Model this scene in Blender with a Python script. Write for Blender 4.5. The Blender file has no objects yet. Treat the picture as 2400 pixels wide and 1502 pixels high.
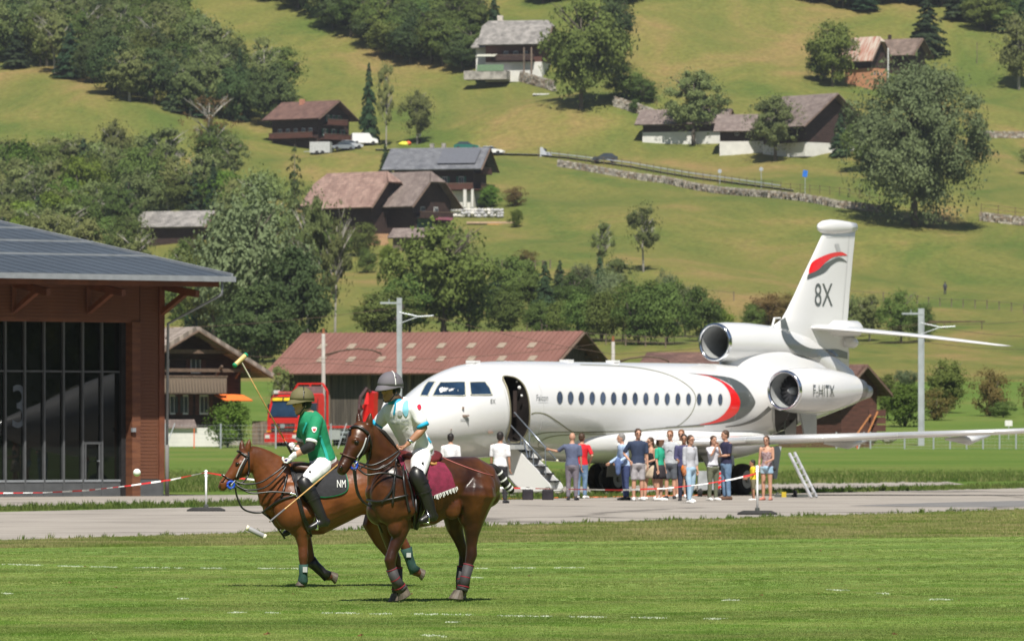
import bpy, bmesh, math, random
import numpy as np
from mathutils import Vector, Matrix
from mathutils.bvhtree import BVHTree
from mathutils.geometry import delaunay_2d_cdt
random.seed(7)
rng = np.random.default_rng(7)
SC = bpy.context.scene
COL = SC.collection
R = math.radians
# ---------------------------------------------------------------- camera
FPX = 14400.0          # focal length in pixels of a 2400 px wide picture
EYE = 1.75             # camera height
CX, CY = 1200.0, 1012.0  # principal column, horizon row
cam_d = bpy.data.cameras.new('camera')
cam = bpy.data.objects.new('camera', cam_d); COL.objects.link(cam)
cam.location = (0, 0, EYE); cam.rotation_euler = (R(90), 0, 0)
cam_d.sensor_width = 36; cam_d.lens = 36 * FPX / 2400
cam_d.shift_y = (CY - 751.0) / 2400
cam_d.clip_start = 1; cam_d.clip_end = 6000
cam_d.dof.use_dof = True; cam_d.dof.focus_distance = 66; cam_d.dof.aperture_fstop = 9.5
SC.camera = cam
# ---------------------------------------------------------------- world and sun
SUN_EL, SUN_AZ = 56.0, 4.0    # azimuth: degrees to the right of straight behind the camera
w = bpy.data.worlds.new('World'); SC.world = w; w.use_nodes = True
nt = w.node_tree; nt.nodes.clear()
sky = nt.nodes.new('ShaderNodeTexSky'); sky.sky_type = 'NISHITA'; sky.sun_disc = False
sky.sun_elevation = R(SUN_EL); sky.sun_rotation = R(180 - SUN_AZ)
sky.altitude = 1000; sky.air_density = 1.0; sky.dust_density = 1.0
bg = nt.nodes.new('ShaderNodeBackground'); bg.inputs['Strength'].default_value = 0.062
wo = nt.nodes.new('ShaderNodeOutputWorld')
nt.links.new(sky.outputs[0], bg.inputs[0]); nt.links.new(bg.outputs[0], wo.inputs[0])
sd = bpy.data.lights.new('sun', 'SUN'); sd.energy = 5.0; sd.angle = R(0.53); sd.color = (1.0, 0.95, 0.86)
sun = bpy.data.objects.new('sun', sd); COL.objects.link(sun)
sv = Vector((math.sin(R(SUN_AZ)) * math.cos(R(SUN_EL)), -math.cos(R(SUN_AZ)) * math.cos(R(SUN_EL)), math.sin(R(SUN_EL))))
sun.rotation_euler = sv.to_track_quat('Z', 'Y').to_euler(); sun.location = (0, 0, 200)
vs = SC.view_settings; vs.view_transform = 'Standard'; vs.look = 'None'; vs.exposure = 0.42; vs.gamma = 1.0
vs.use_curve_mapping = False
SC.cycles.max_bounces = 6; SC.cycles.transparent_max_bounces = 12; SC.cycles.use_denoising = True

HAZE = 0.00006   # density of the air box
# ---------------------------------------------------------------- helpers
def P(x, y, D):
    return Vector(((x - CX) * D / FPX, D, EYE + (CY - y) * D / FPX))
def PG(x, y):                     # point on the flat ground seen at that pixel
    D = EYE * FPX / (y - CY)
    return Vector(((x - CX) * D / FPX, D, 0))
TY = [-50, 220, 300, 390, 450, 600, 700, 800, 900, 1000, 1080, 1150, 1200, 1300, 1500, 1900]
TZ = [0, 0, 0.35, 0.75, 1.7, 6.6, 11, 17, 25.5, 37, 51, 71.5, 89, 124, 190, 300]
_ty = np.arange(-60, 1900, 2.0)
_tz = np.interp(_ty, TY, TZ)
_k = np.hanning(41); _k /= _k.sum()
_pad = np.pad(_tz, 20, mode='edge'); _sm = np.convolve(_pad, _k, mode='valid')
_bl = np.clip((_ty - 230) / 60, 0, 1)
_tzs = _tz * (1 - _bl) + _sm * _bl
BUMPS = []   # (x, y, rx, ry, h, rot)
def bump_px(x, y, D, rx, ry, h, rot=0): BUMPS.append(((x - CX) * D / FPX, D, rx, ry, h, rot))
bump_px(1270, 330, 1086, 26, 13, 3.2, 0.05)
bump_px(1500, 350, 1098, 22, 13, 2.2, -0.1)
bump_px(800, 390, 1052, 11, 13, 3.0, 0)
bump_px(1150, 420, 1020, 26, 40, 3.0, 0)
bump_px(1900, 560, 960, 60, 60, 5.0, 0)
bump_px(250, 250, 1100, 30, 40, 4.0, 0)
bump_px(2300, 650, 900, 40, 60, -3.0, 0)
def terr(X, Y):
    X = np.asarray(X, float); Y = np.asarray(Y, float)
    far = np.clip((Y - 620) / 250, 0, 1)
    z = np.interp(Y + far * (10 * np.sin(X / 47.0 + 0.6) + 5 * np.sin(X / 19.0 + Y / 60)), _ty, _tzs)
    z = z + far * (0.8 * np.sin(X / 13.0 + 1.3 + Y / 25.0) * np.sin(Y / 17.0) + 0.35 * np.sin(X / 5.1 + Y / 9.0))
    for bx, by, rx, ry, h, rot in BUMPS:
        dx = X - bx; dy = Y - by
        c, s = math.cos(rot), math.sin(rot)
        u = (dx * c + dy * s) / rx; v = (-dx * s + dy * c) / ry
        z = z + h * np.exp(-(u * u + v * v))
    return z
_gd = np.arange(225, 1500, 1.0)
def G(x, y):                      # terrain point seen at a pixel (first hit along the ray)
    X = (x - CX) * _gd / FPX; Z = EYE + (CY - y) * _gd / FPX
    d = Z - terr(X, _gd); i = np.where(d <= 0)[0]
    if len(i) == 0: D = 1400.0
    elif i[0] == 0: return PG(x, y)
    else:
        k = i[0]; a, b = d[k - 1], d[k]; D = _gd[k - 1] + a / (a - b)
    X = (x - CX) * D / FPX
    return Vector((X, D, float(terr(X, D))))
def S(p): return FPX / p.y        # pixels per metre at a point

def tag(o, label=None, cat=None, group=None, kind=None):
    if label: o['label'] = label
    if cat: o['category'] = cat
    if group: o['group'] = group
    if kind: o['kind'] = kind
    return o
def empty(name, loc, label=None, cat=None, group=None, rz=0):
    o = bpy.data.objects.new(name, None); COL.objects.link(o)
    o.location = loc; o.rotation_euler = (0, 0, rz); o.empty_display_size = 0.3
    return tag(o, label, cat, group)
def link(name, me, parent=None, local=False):
    o = bpy.data.objects.new(name, me); COL.objects.link(o)
    if parent is not None:
        o.parent = parent
        if parent.type == 'EMPTY' and not local:
            o.matrix_parent_inverse = Matrix.Translation(-parent.location)
    return o
def copy_tree(o, parent=None):
    c = o.copy(); COL.objects.link(c)
    if parent is not None: c.parent = parent
    for ch in list(o.children): copy_tree(ch, c)
    return c
def basis(d, up=Vector((0, 0, 1))):
    d = d.normalized()
    if abs(d.dot(up)) > 0.97: up = Vector((0, 1, 0))
    u = d.cross(up).normalized(); v = u.cross(d).normalized()
    return u, v
class MB:
    def __init__(s): s.v = []; s.f = []; s.m = []; s.mi = 0
    def add(s, vs, fs):
        b = len(s.v); s.v += [tuple(p) for p in vs]
        for f in fs: s.f.append([b + i for i in f]); s.m.append(s.mi)
        return s
    def box(s, c, size, M=None):
        x, y, z = size[0] / 2, size[1] / 2, size[2] / 2
        pts = [Vector((a * x, b * y, d * z)) for d in (-1, 1) for b in (-1, 1) for a in (-1, 1)]
        if M is not None: pts = [M @ p for p in pts]
        c = Vector(c)
        return s.add([p + c for p in pts], [(0, 2, 3, 1), (4, 5, 7, 6), (0, 1, 5, 4), (2, 6, 7, 3), (0, 4, 6, 2), (1, 3, 7, 5)])
    def beam(s, p0, p1, w, h, up=Vector((0, 0, 1))):
        p0 = Vector(p0); p1 = Vector(p1); u, v = basis(p1 - p0, up)
        pts = [p + u * a * w / 2 + v * b * h / 2 for p in (p0, p1) for a, b in ((-1, -1), (1, -1), (1, 1), (-1, 1))]
        return s.add(pts, [(3, 2, 1, 0), (4, 5, 6, 7), (0, 1, 5, 4), (1, 2, 6, 5), (2, 3, 7, 6), (3, 0, 4, 7)])
    def tube(s, pts, rad, n=8, cap=True, up=Vector((0, 0, 1)), rnd=False):
        pts = [Vector(p) for p in pts]
        if not hasattr(rad, '__len__'): rad = [rad] * len(pts)
        rad = list(rad)
        if rnd:
            d0 = (pts[0] - pts[1]).normalized(); d1 = (pts[-1] - pts[-2]).normalized()
            r0, r1 = rad[0], rad[-1]; A = []; RA = []
            for t in (80, 50, 22): A.append(pts[0] + d0 * r0 * math.sin(R(t))); RA.append(r0 * math.cos(R(t)))
            B = []; RB = []
            for t in (22, 50, 80): B.append(pts[-1] + d1 * r1 * math.sin(R(t))); RB.append(r1 * math.cos(R(t)))
            pts = A + pts + B; rad = RA + rad + RB
        rings = []; pu = None
        for i, p in enumerate(pts):
            d = (pts[min(i + 1, len(pts) - 1)] - pts[max(i - 1, 0)])
            if pu is None: u, v = basis(d, up)
            else:
                d = d.normalized(); u = (pu - d * pu.dot(d)).normalized(); v = u.cross(d).normalized()
            pu = u
            rings.append([p + (u * math.cos(2 * math.pi * k / n) + v * math.sin(2 * math.pi * k / n)) * rad[i] for k in range(n)])
        return s.loft(rings, cap)
    def loft(s, rings, cap=True, closed=True):
        n = len(rings[0]); b = []; vs = []
        for r in rings: vs += r
        fs = []
        for i in range(len(rings) - 1):
            for k in range(n if closed else n - 1):
                k2 = (k + 1) % n
                fs.append((i * n + k, i * n + k2, (i + 1) * n + k2, (i + 1) * n + k))
        if cap:
            fs.append(tuple(reversed(range(n)))); fs.append(tuple((len(rings) - 1) * n + k for k in range(n)))
        return s.add(vs, fs)
    def ell(s, c, r, M=None, nu=16, nv=10):
        c = Vector(c); rings = []
        if not hasattr(r, '__len__'): r = (r, r, r)
        for i in range(nv + 1):
            t = math.pi * (i + 0.02) / (nv + 0.04)
            ring = []
            for k in range(nu):
                a = 2 * math.pi * k / nu
                p = Vector((r[0] * math.sin(t) * math.cos(a), r[1] * math.sin(t) * math.sin(a), -r[2] * math.cos(t)))
                if M is not None: p = M @ p
                ring.append(c + p)
            rings.append(ring)
        return s.loft(rings)
    def prism(s, poly, vec):         # planar polygon extruded along vec
        vec = Vector(vec); n = len(poly); poly = [Vector(p) for p in poly]
        return s.add(poly + [p + vec for p in poly], [tuple(range(n)), tuple(reversed(range(n, 2 * n)))] + [(i, i + n, (i + 1) % n + n, (i + 1) % n) for i in range(n)])
    def quad(s, *p): return s.add(p, [tuple(range(len(p)))])
    def mesh(s, name, mats, smooth=False, fixn=True):
        me = bpy.data.meshes.new(name); me.from_pydata(s.v, [], s.f)
        if not isinstance(mats, (list, tuple)): mats = [mats]
        for m in mats: me.materials.append(m)
        if len(mats) > 1: me.polygons.foreach_set('material_index', s.m)
        if fixn:
            bm = bmesh.new(); bm.from_mesh(me); bmesh.ops.recalc_face_normals(bm, faces=bm.faces); bm.to_mesh(me); bm.free()
        if smooth: me.shade_smooth()
        me.update(); return me
    def build(s, name, mats, parent=None, smooth=False, local=False, fixn=True, label=None, cat=None, group=None, kind=None):
        o = link(name, s.mesh(name, mats, smooth, fixn), parent, local)
        return tag(o, label, cat, group, kind)
def remeshed(mb, voxel, smooth=6, fac=0.5):      # union of closed shapes -> one continuous skin
    me = mb.mesh('tmp', [])
    o = bpy.data.objects.new('tmp', me); COL.objects.link(o)
    m = o.modifiers.new('r', 'REMESH'); m.mode = 'VOXEL'; m.voxel_size = voxel; m.adaptivity = 0
    if smooth:
        k = o.modifiers.new('s', 'SMOOTH'); k.iterations = smooth; k.factor = fac
    dg = bpy.context.evaluated_depsgraph_get(); e = o.evaluated_get(dg)
    out = bpy.data.meshes.new_from_object(e)
    bpy.data.objects.remove(o); bpy.data.meshes.remove(me)
    out.shade_smooth(); return out
def skin(name, mb, mat, parent, voxel=0.02, smooth=4, extra=None, local=False, label=None):
    me = remeshed(mb, voxel, smooth)
    if extra is not None:            # fingers and the like, rooted inside the body
        bm = bmesh.new(); bm.from_mesh(me); t = extra.mesh('t', [], smooth=True); bm.from_mesh(t)
        for f in bm.faces: f.smooth = True
        bm.to_mesh(me); bm.free(); bpy.data.meshes.remove(t)
    me.name = name
    me.materials.append(mat)
    o = link(name, me, parent, local)
    if label: o['label'] = label
    return o
# ---------------------------------------------------------------- materials
MATS = {}
def M_(name, col, rough=0.6, metal=0.0, var=0.18, scale=4.0, col2=None, bump=0.0, bscale=40.0, coat=0.0, stretch=(1, 1, 1), rnd=0.0, detail=4, spec=0.5, trans=0.0):
    if name in MATS: return MATS[name]
    m = bpy.data.materials.new(name); m.use_nodes = True; t = m.node_tree; n = t.nodes; b = n['Principled BSDF']
    b.inputs['Roughness'].default_value = rough; b.inputs['Metallic'].default_value = metal
    b.inputs['Specular IOR Level'].default_value = spec
    if coat: b.inputs['Coat Weight'].default_value = coat; b.inputs['Coat Roughness'].default_value = 0.08
    tc = n.new('ShaderNodeTexCoord'); mp = n.new('ShaderNodeMapping'); mp.inputs['Scale'].default_value = stretch
    t.links.new(tc.outputs['Object'], mp.inputs[0])
    nz = n.new('ShaderNodeTexNoise'); nz.inputs['Scale'].default_value = scale; nz.inputs['Detail'].default_value = detail
    t.links.new(mp.outputs[0], nz.inputs['Vector'])
    cr = n.new('ShaderNodeValToRGB'); cr.color_ramp.elements[0].position = 0.36; cr.color_ramp.elements[1].position = 0.64
    c2 = col2 if col2 else tuple(min(1, c * (1 + var)) for c in col)
    c1 = col if col2 else tuple(c * (1 - var) for c in col)
    cr.color_ramp.elements[0].color = (*c1, 1); cr.color_ramp.elements[1].color = (*c2, 1)
    t.links.new(nz.outputs['Fac'], cr.inputs[0]); out = cr.outputs[0]
    if rnd:
        oi = n.new('ShaderNodeObjectInfo'); mr = n.new('ShaderNodeMapRange'); mr.inputs[3].default_value = 1 - rnd; mr.inputs[4].default_value = 1 + rnd
        hs = n.new('ShaderNodeHueSaturation'); t.links.new(oi.outputs['Random'], mr.inputs[0]); t.links.new(mr.outputs[0], hs.inputs['Value'])
        mr2 = n.new('ShaderNodeMapRange'); mr2.inputs[3].default_value = 0.5 - rnd * 0.08; mr2.inputs[4].default_value = 0.5 + rnd * 0.08
        ml = n.new('ShaderNodeMath'); ml.operation = 'MULTIPLY'; ml.inputs[1].default_value = 7.31; fr = n.new('ShaderNodeMath'); fr.operation = 'FRACT'
        t.links.new(oi.outputs['Random'], ml.inputs[0]); t.links.new(ml.outputs[0], fr.inputs[0]); t.links.new(fr.outputs[0], mr2.inputs[0]); t.links.new(mr2.outputs[0], hs.inputs['Hue'])
        t.links.new(out, hs.inputs['Color']); out = hs.outputs[0]
    t.links.new(out, b.inputs['Base Color'])
    if bump:
        nb = n.new('ShaderNodeTexNoise'); nb.inputs['Scale'].default_value = bscale; nb.inputs['Detail'].default_value = 3
        t.links.new(mp.outputs[0], nb.inputs['Vector']); bp = n.new('ShaderNodeBump'); bp.inputs['Strength'].default_value = bump; bp.inputs['Distance'].default_value = 0.02
        t.links.new(nb.outputs['Fac'], bp.inputs['Height']); t.links.new(bp.outputs[0], b.inputs['Normal'])
    if trans:
        tr = n.new('ShaderNodeBsdfTranslucent'); mx = n.new('ShaderNodeMixShader'); mx.inputs[0].default_value = trans
        t.links.new(out, tr.inputs[0]); t.links.new(b.outputs[0], mx.inputs[1]); t.links.new(tr.outputs[0], mx.inputs[2])
        t.links.new(mx.outputs[0], n['Material Output'].inputs[0])
    MATS[name] = m; return m
def glassy(name, col, rough=0.05):
    return M_(name, col, rough=rough, var=0.1, coat=1.0, spec=0.8)
# ---------------------------------------------------------------- terrain
def meadow_mat(name, cols, sc=0.03, fine=2.5, bump=0.4, streak=(1, 1, 1)):
    m = bpy.data.materials.new(name); m.use_nodes = True; t = m.node_tree; n = t.nodes; b = n['Principled BSDF']
    b.inputs['Roughness'].default_value = 0.95; b.inputs['Specular IOR Level'].default_value = 0.15
    tc = n.new('ShaderNodeTexCoord'); mp = n.new('ShaderNodeMapping'); mp.inputs['Scale'].default_value = streak
    t.links.new(tc.outputs['Object'], mp.inputs[0])
    a = n.new('ShaderNodeTexNoise'); a.inputs['Scale'].default_value = sc; a.inputs['Detail'].default_value = 6; a.inputs['Roughness'].default_value = 0.62
    a.inputs['Distortion'].default_value = 0.8
    t.links.new(mp.outputs[0], a.inputs['Vector'])
    r = n.new('ShaderNodeValToRGB'); e = r.color_ramp.elements
    e[0].position = 0.36; e[0].color = (*cols[0], 1); e[1].position = 0.68; e[1].color = (*cols[2], 1)
    k = e.new(0.52); k.color = (*cols[1], 1)
    t.links.new(a.outputs['Fac'], r.inputs[0])
    f = n.new('ShaderNodeTexNoise'); f.inputs['Scale'].default_value = fine; f.inputs['Detail'].default_value = 5; f.inputs['Roughness'].default_value = 0.7
    t.links.new(tc.outputs['Object'], f.inputs['Vector'])
    mr = n.new('ShaderNodeMapRange'); mr.inputs[1].default_value = 0.3; mr.inputs[2].default_value = 0.7; mr.inputs[3].default_value = 0.72; mr.inputs[4].default_value = 1.28
    t.links.new(f.outputs['Fac'], mr.inputs[0])
    hs = n.new('ShaderNodeHueSaturation'); t.links.new(r.outputs[0], hs.inputs['Color']); t.links.new(mr.outputs[0], hs.inputs['Value'])
    t.links.new(hs.outputs[0], b.inputs['Base Color'])
    bp = n.new('ShaderNodeBump'); bp.inputs['Strength'].default_value = bump; bp.inputs['Distance'].default_value = 0.3
    t.links.new(f.outputs['Fac'], bp.inputs['Height']); t.links.new(bp.outputs[0], b.inputs['Normal'])
    return m
m_meadow = meadow_mat('meadow_grass', [(0.085, 0.118, 0.024), (0.15, 0.148, 0.037), (0.235, 0.165, 0.064)], 0.04, 1.1, 0.8, (1, .45, 1.6))
m_valley = meadow_mat('valley_grass', [(0.085, 0.15, 0.022), (0.12, 0.175, 0.032), (0.17, 0.17, 0.05)], 0.06, 6, 0.5)
def grid_sheet(name, xs, ys, zf, mat, kind='structure', label=None):
    X, Y = np.meshgrid(xs, ys); Z = zf(X, Y); nx, ny = len(xs), len(ys)
    co = np.stack([X.ravel(), Y.ravel(), Z.ravel()], 1)
    idx = np.arange(nx * ny).reshape(ny, nx)
    q = np.stack([idx[:-1, :-1].ravel(), idx[:-1, 1:].ravel(), idx[1:, 1:].ravel(), idx[1:, :-1].ravel()], 1)
    me = bpy.data.meshes.new(name); me.from_pydata(co.tolist(), [], q.tolist()); me.materials.append(mat); me.shade_smooth()
    o = link(name, me); return tag(o, label, None, None, kind)
xs = np.concatenate([np.arange(-600, -150, 12.0), np.arange(-150, 150, 2.5), np.arange(150, 601, 12.0)])
ys = np.concatenate([np.arange(600, 1250, 2.5), np.arange(1250, 1800, 10.0)])
grid_sheet('hillside', xs, ys, terr, m_meadow, label='steep alpine meadow hillside, green and straw coloured')
xs2 = np.concatenate([np.arange(-600, -100, 20.0), np.arange(-100, 100, 5.0), np.arange(100, 601, 20.0)])
ys2 = np.concatenate([np.arange(-60, 220, 20.0), np.arange(220, 600, 5.0), [600.0]])
grid_sheet('ground', xs2, ys2, terr, m_valley, label='flat grass valley floor')
# the other side of the valley, seen only in reflections
m_forest = M_('far_forest', (0.02, 0.035, 0.014), rough=1, var=0.4, scale=0.08)
mb = MB(); rings = []
for (rad, h) in ((420, -1), (540, 60), (700, 170), (950, 300)):
    rings.append([Vector((math.sin(t) * rad, 100 - math.cos(t) * rad, h * (1 + .15 * math.sin(5 * t) + .1 * math.sin(11 * t)))) for t in np.linspace(-1.75, 1.75, 60)])
mb.loft(rings, cap=False, closed=False).build('hills', m_forest, smooth=True, kind='structure', label='wooded hills on the other side of the valley')
mb = MB(); mb.quad((-600, -59, -.02), (600, -59, -.02), (600, -450, -.02), (-600, -450, -.02)).build('field', m_valley, kind='structure', label='grass beyond the spectators')

# ---------------------------------------------------------------- playing field, taxiway, path
def sheet(name, pts, z, mat, label):
    ar = sum(pts[i - 1][0] * pts[i][1] - pts[i][0] * pts[i - 1][1] for i in range(len(pts)))
    if ar < 0: pts = pts[::-1]
    mb = MB(); mb.quad(*[(p[0], p[1], z) for p in pts])
    return mb.build(name, mat, fixn=False, kind='structure', label=label)
def lawn_mat():
    m = meadow_mat('mown_lawn', [(0.135, 0.22, 0.045), (0.165, 0.24, 0.053), (0.22, 0.26, 0.075)], 0.35, 12, 0.3)
    t = m.node_tree; n = t.nodes; b = n['Principled BSDF']; src = b.inputs['Base Color'].links[0].from_socket
    tc = n.new('ShaderNodeTexCoord'); mp = n.new('ShaderNodeMapping'); mp.inputs['Rotation'].default_value = (0, 0, R(-28))
    t.links.new(tc.outputs['Object'], mp.inputs[0])
    wv = n.new('ShaderNodeTexWave'); wv.wave_type = 'BANDS'; wv.bands_direction = 'Y'; wv.inputs['Scale'].default_value = 0.075
    wv.inputs['Distortion'].default_value = 3.0; wv.inputs['Detail'].default_value = 3; wv.inputs['Detail Scale'].default_value = 0.35
    t.links.new(mp.outputs[0], wv.inputs['Vector'])
    mr = n.new('ShaderNodeMapRange'); mr.inputs[1].default_value = 0.3; mr.inputs[2].default_value = 0.7; mr.inputs[3].default_value = 0.83; mr.inputs[4].default_value = 1.06
    t.links.new(wv.outputs['Fac'], mr.inputs[0])
    hs = n.new('ShaderNodeHueSaturation'); t.links.new(src, hs.inputs['Color']); t.links.new(mr.outputs[0], hs.inputs['Value']); t.links.new(hs.outputs[0], b.inputs['Base Color'])
    return m
m_lawn = lawn_mat()
m_rough = meadow_mat('rough_grass', [(0.14, 0.21, 0.04), (0.23, 0.24, 0.075), (0.32, 0.27, 0.12)], 0.9, 9, 0.5)
def line2(x, ya, yb):   # helper: two ground points seen at (0,ya) and (2400,yb), extended
    a = PG(0, ya); b = PG(2400, yb); d = (b - a); return a - d * x, b + d * x
tn0, tn1 = line2(1.2, 1271, 1195)     # near edge of the taxiway
tf0, tf1 = line2(1.2, 1200.5, 1142)   # far edge
fe0, fe1 = line2(1.2, 1284, 1256)     # edge of the mown field
_q = (lambda a, b, c, d: a + (b - a) * ((c - a).cross(d - c).z / (b - a).cross(d - c).z))(fe0, fe1, tn0, tn1)
sheet('polo_field', [(-120, -50), (120, -50), fe1 + Vector((70, 20, 0)), fe1, _q, tn0, (-120, 40)], 0.004, m_lawn, 'mown polo field with pale and dark stripes')
sheet('rough_grass_strip', [_q, fe1, tn1], 0.008, m_rough, 'rough straw coloured grass strip beside the taxiway')
m_asph = M_('worn_asphalt', (0.31, 0.28, 0.245), rough=0.9, var=0.1, scale=0.5, bump=0.3, bscale=12, spec=0.25)
t = m_asph.node_tree; n_ = t.nodes; b_ = n_['Principled BSDF']; src = b_.inputs['Base Color'].links[0].from_socket
tc = n_.new('ShaderNodeTexCoord'); vo = n_.new('ShaderNodeTexVoronoi'); vo.feature = 'DISTANCE_TO_EDGE'; vo.inputs['Scale'].default_value = 0.22
nzd = n_.new('ShaderNodeTexNoise'); nzd.inputs['Scale'].default_value = 0.7; mxv = n_.new('ShaderNodeMixRGB'); mxv.inputs[0].default_value = 0.55
t.links.new(tc.outputs['Object'], mxv.inputs[1]); t.links.new(tc.outputs['Object'], nzd.inputs['Vector']); t.links.new(nzd.outputs['Color'], mxv.inputs[2]); t.links.new(mxv.outputs[0], vo.inputs['Vector'])
mr = n_.new('ShaderNodeMapRange'); mr.inputs[1].default_value = 0.0; mr.inputs[2].default_value = 0.03; mr.inputs[3].default_value = 0.42; mr.inputs[4].default_value = 1.0
t.links.new(vo.outputs['Distance'], mr.inputs[0]); hs = n_.new('ShaderNodeHueSaturation'); t.links.new(src, hs.inputs['Color']); t.links.new(mr.outputs[0], hs.inputs['Value'])
t.links.new(hs.outputs[0], b_.inputs['Base Color'])
sheet('taxiway', [tn0, tn1, tf1, tf0], 0.012, m_asph, 'pale cracked asphalt taxiway')
m_patch = M_('dark_asphalt', (0.17, 0.165, 0.16), rough=0.85, var=0.12, scale=1, bump=0.2)
sheet('dark_strip', [PG(1990, 1186), PG(2270, 1189.5), PG(2700, 1186), PG(2700, 1174), PG(2400, 1174), PG(2180, 1179)], 0.016, m_patch, 'darker strip on the taxiway')  # darker sheet laid just above the taxiway surface
sheet('hangar_apron', [PG(-900, 1198), PG(420, 1181), PG(640, 1178), PG(820, 1159), PG(390, 1160), PG(-900, 1160)], 0.008, m_asph, 'asphalt apron in front of the hangar')
sheet('service_path', [PG(820, 1159), PG(640, 1178), PG(1290, 1166), PG(1700, 1153), PG(2260, 1135), PG(2210, 1127), PG(1700, 1130), PG(1200, 1143)], 0.006, m_asph, 'narrow asphalt path behind the aircraft')
m_chalk = M_('chalk', (0.50, 0.56, 0.42), rough=1, var=0.2, scale=8)
CH = []
def chalk(px): CH.extend(px)
chalk([(0, 1323, 100, 1326), (135, 1327, 190, 1329), (215, 1329, 270, 1330.5), (315, 1331, 430, 1332), (465, 1332.5, 530, 1333), (600, 1333, 700, 1334), (1100, 1333, 1140, 1333), (1190, 1332, 1260, 1332), (1300, 1332, 1370, 1331)])
chalk([(540, 1437, 580, 1437), (620, 1437, 650, 1437.5), (755, 1438, 850, 1439), (865, 1440, 910, 1440), (970, 1440.5, 1100, 1443), (1170, 1444, 1290, 1446), (1330, 1447, 1420, 1448), (1480, 1449, 1560, 1450), (1650, 1452, 1700, 1452)])
chalk([(988, 1491, 1043, 1493), (1095, 1354, 1130, 1355), (1055, 1460, 1075, 1460), (420, 1404, 436, 1405), (8, 1392, 26, 1393), (1940, 1384, 1990, 1385), (2060, 1392, 2080, 1392), (1690, 1408, 1730, 1408), (2180, 1406, 2230, 1407)])

# ---------------------------------------------------------------- grass blades (real geometry, instanced on a cloud of points)
def blade_mat(name, c1, c2, stripes, sc=.5):
    m = M_(name, c1, col2=c2, rough=.9, scale=sc, spec=.1, detail=7, trans=.45); t = m.node_tree; n = t.nodes
    mp = [q for q in n if q.type == 'MAPPING'][0]; g = n.new('ShaderNodeNewGeometry'); t.links.new(g.outputs['Position'], mp.inputs[0])
    if stripes:
        mp2 = n.new('ShaderNodeMapping'); mp2.inputs['Rotation'].default_value = (0, 0, R(-33)); t.links.new(g.outputs['Position'], mp2.inputs[0])
        wv = n.new('ShaderNodeTexWave'); wv.bands_direction = 'Y'; wv.inputs['Scale'].default_value = .06; wv.inputs['Distortion'].default_value = 3.0; wv.inputs['Detail'].default_value = 2; wv.inputs['Detail Scale'].default_value = .5
        t.links.new(mp2.outputs[0], wv.inputs['Vector']); mr = n.new('ShaderNodeMapRange'); mr.inputs[1].default_value = .25; mr.inputs[2].default_value = .75; mr.inputs[3].default_value = .82; mr.inputs[4].default_value = 1.06; t.links.new(wv.outputs['Fac'], mr.inputs[0])
        cr = [q for q in n if q.type == 'VALTORGB'][0]; hs = n.new('ShaderNodeHueSaturation'); t.links.new(cr.outputs[0], hs.inputs['Color']); t.links.new(mr.outputs[0], hs.inputs['Value'])
        for l in list(t.links):
            if l.from_node == cr and l.to_node != hs: k = l.to_socket; t.links.new(hs.outputs[0], k)
    return m
m_blade = blade_mat('grass_blade', (0.18, 0.30, 0.055), (0.34, 0.39, 0.125), True, .9)
m_blade2 = blade_mat('rough_grass_blade', (0.17, 0.25, 0.05), (0.42, 0.38, 0.18), False, .6)
m_weed = blade_mat('weed_leaf', (0.09, 0.16, 0.03), (0.19, 0.23, 0.07), False, .5)
def tuft_mesh(name, n, h, spread, w, mat, seed):
    r = random.Random(seed); mb = MB()
    for i in range(n):
        a = r.uniform(0, 6.28); d = r.uniform(0, spread); c = Vector((math.cos(a) * d, math.sin(a) * d, 0))
        hh = h * r.uniform(.5, 1.1); ln = Vector((r.uniform(-.5, .5), r.uniform(-.5, .5), 0)) * hh
        b = r.uniform(0, 3.14); s = Vector((math.cos(b), math.sin(b), 0)) * w
        mb.add([c - s, c + s, c + ln * .4 + s * .7 + Vector((0, 0, hh * .6)), c + ln * .4 - s * .7 + Vector((0, 0, hh * .6)), c + ln + Vector((0, 0, hh))], [(0, 1, 2, 3), (3, 2, 4)])
    return mb.mesh(name, mat, fixn=False)
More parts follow.
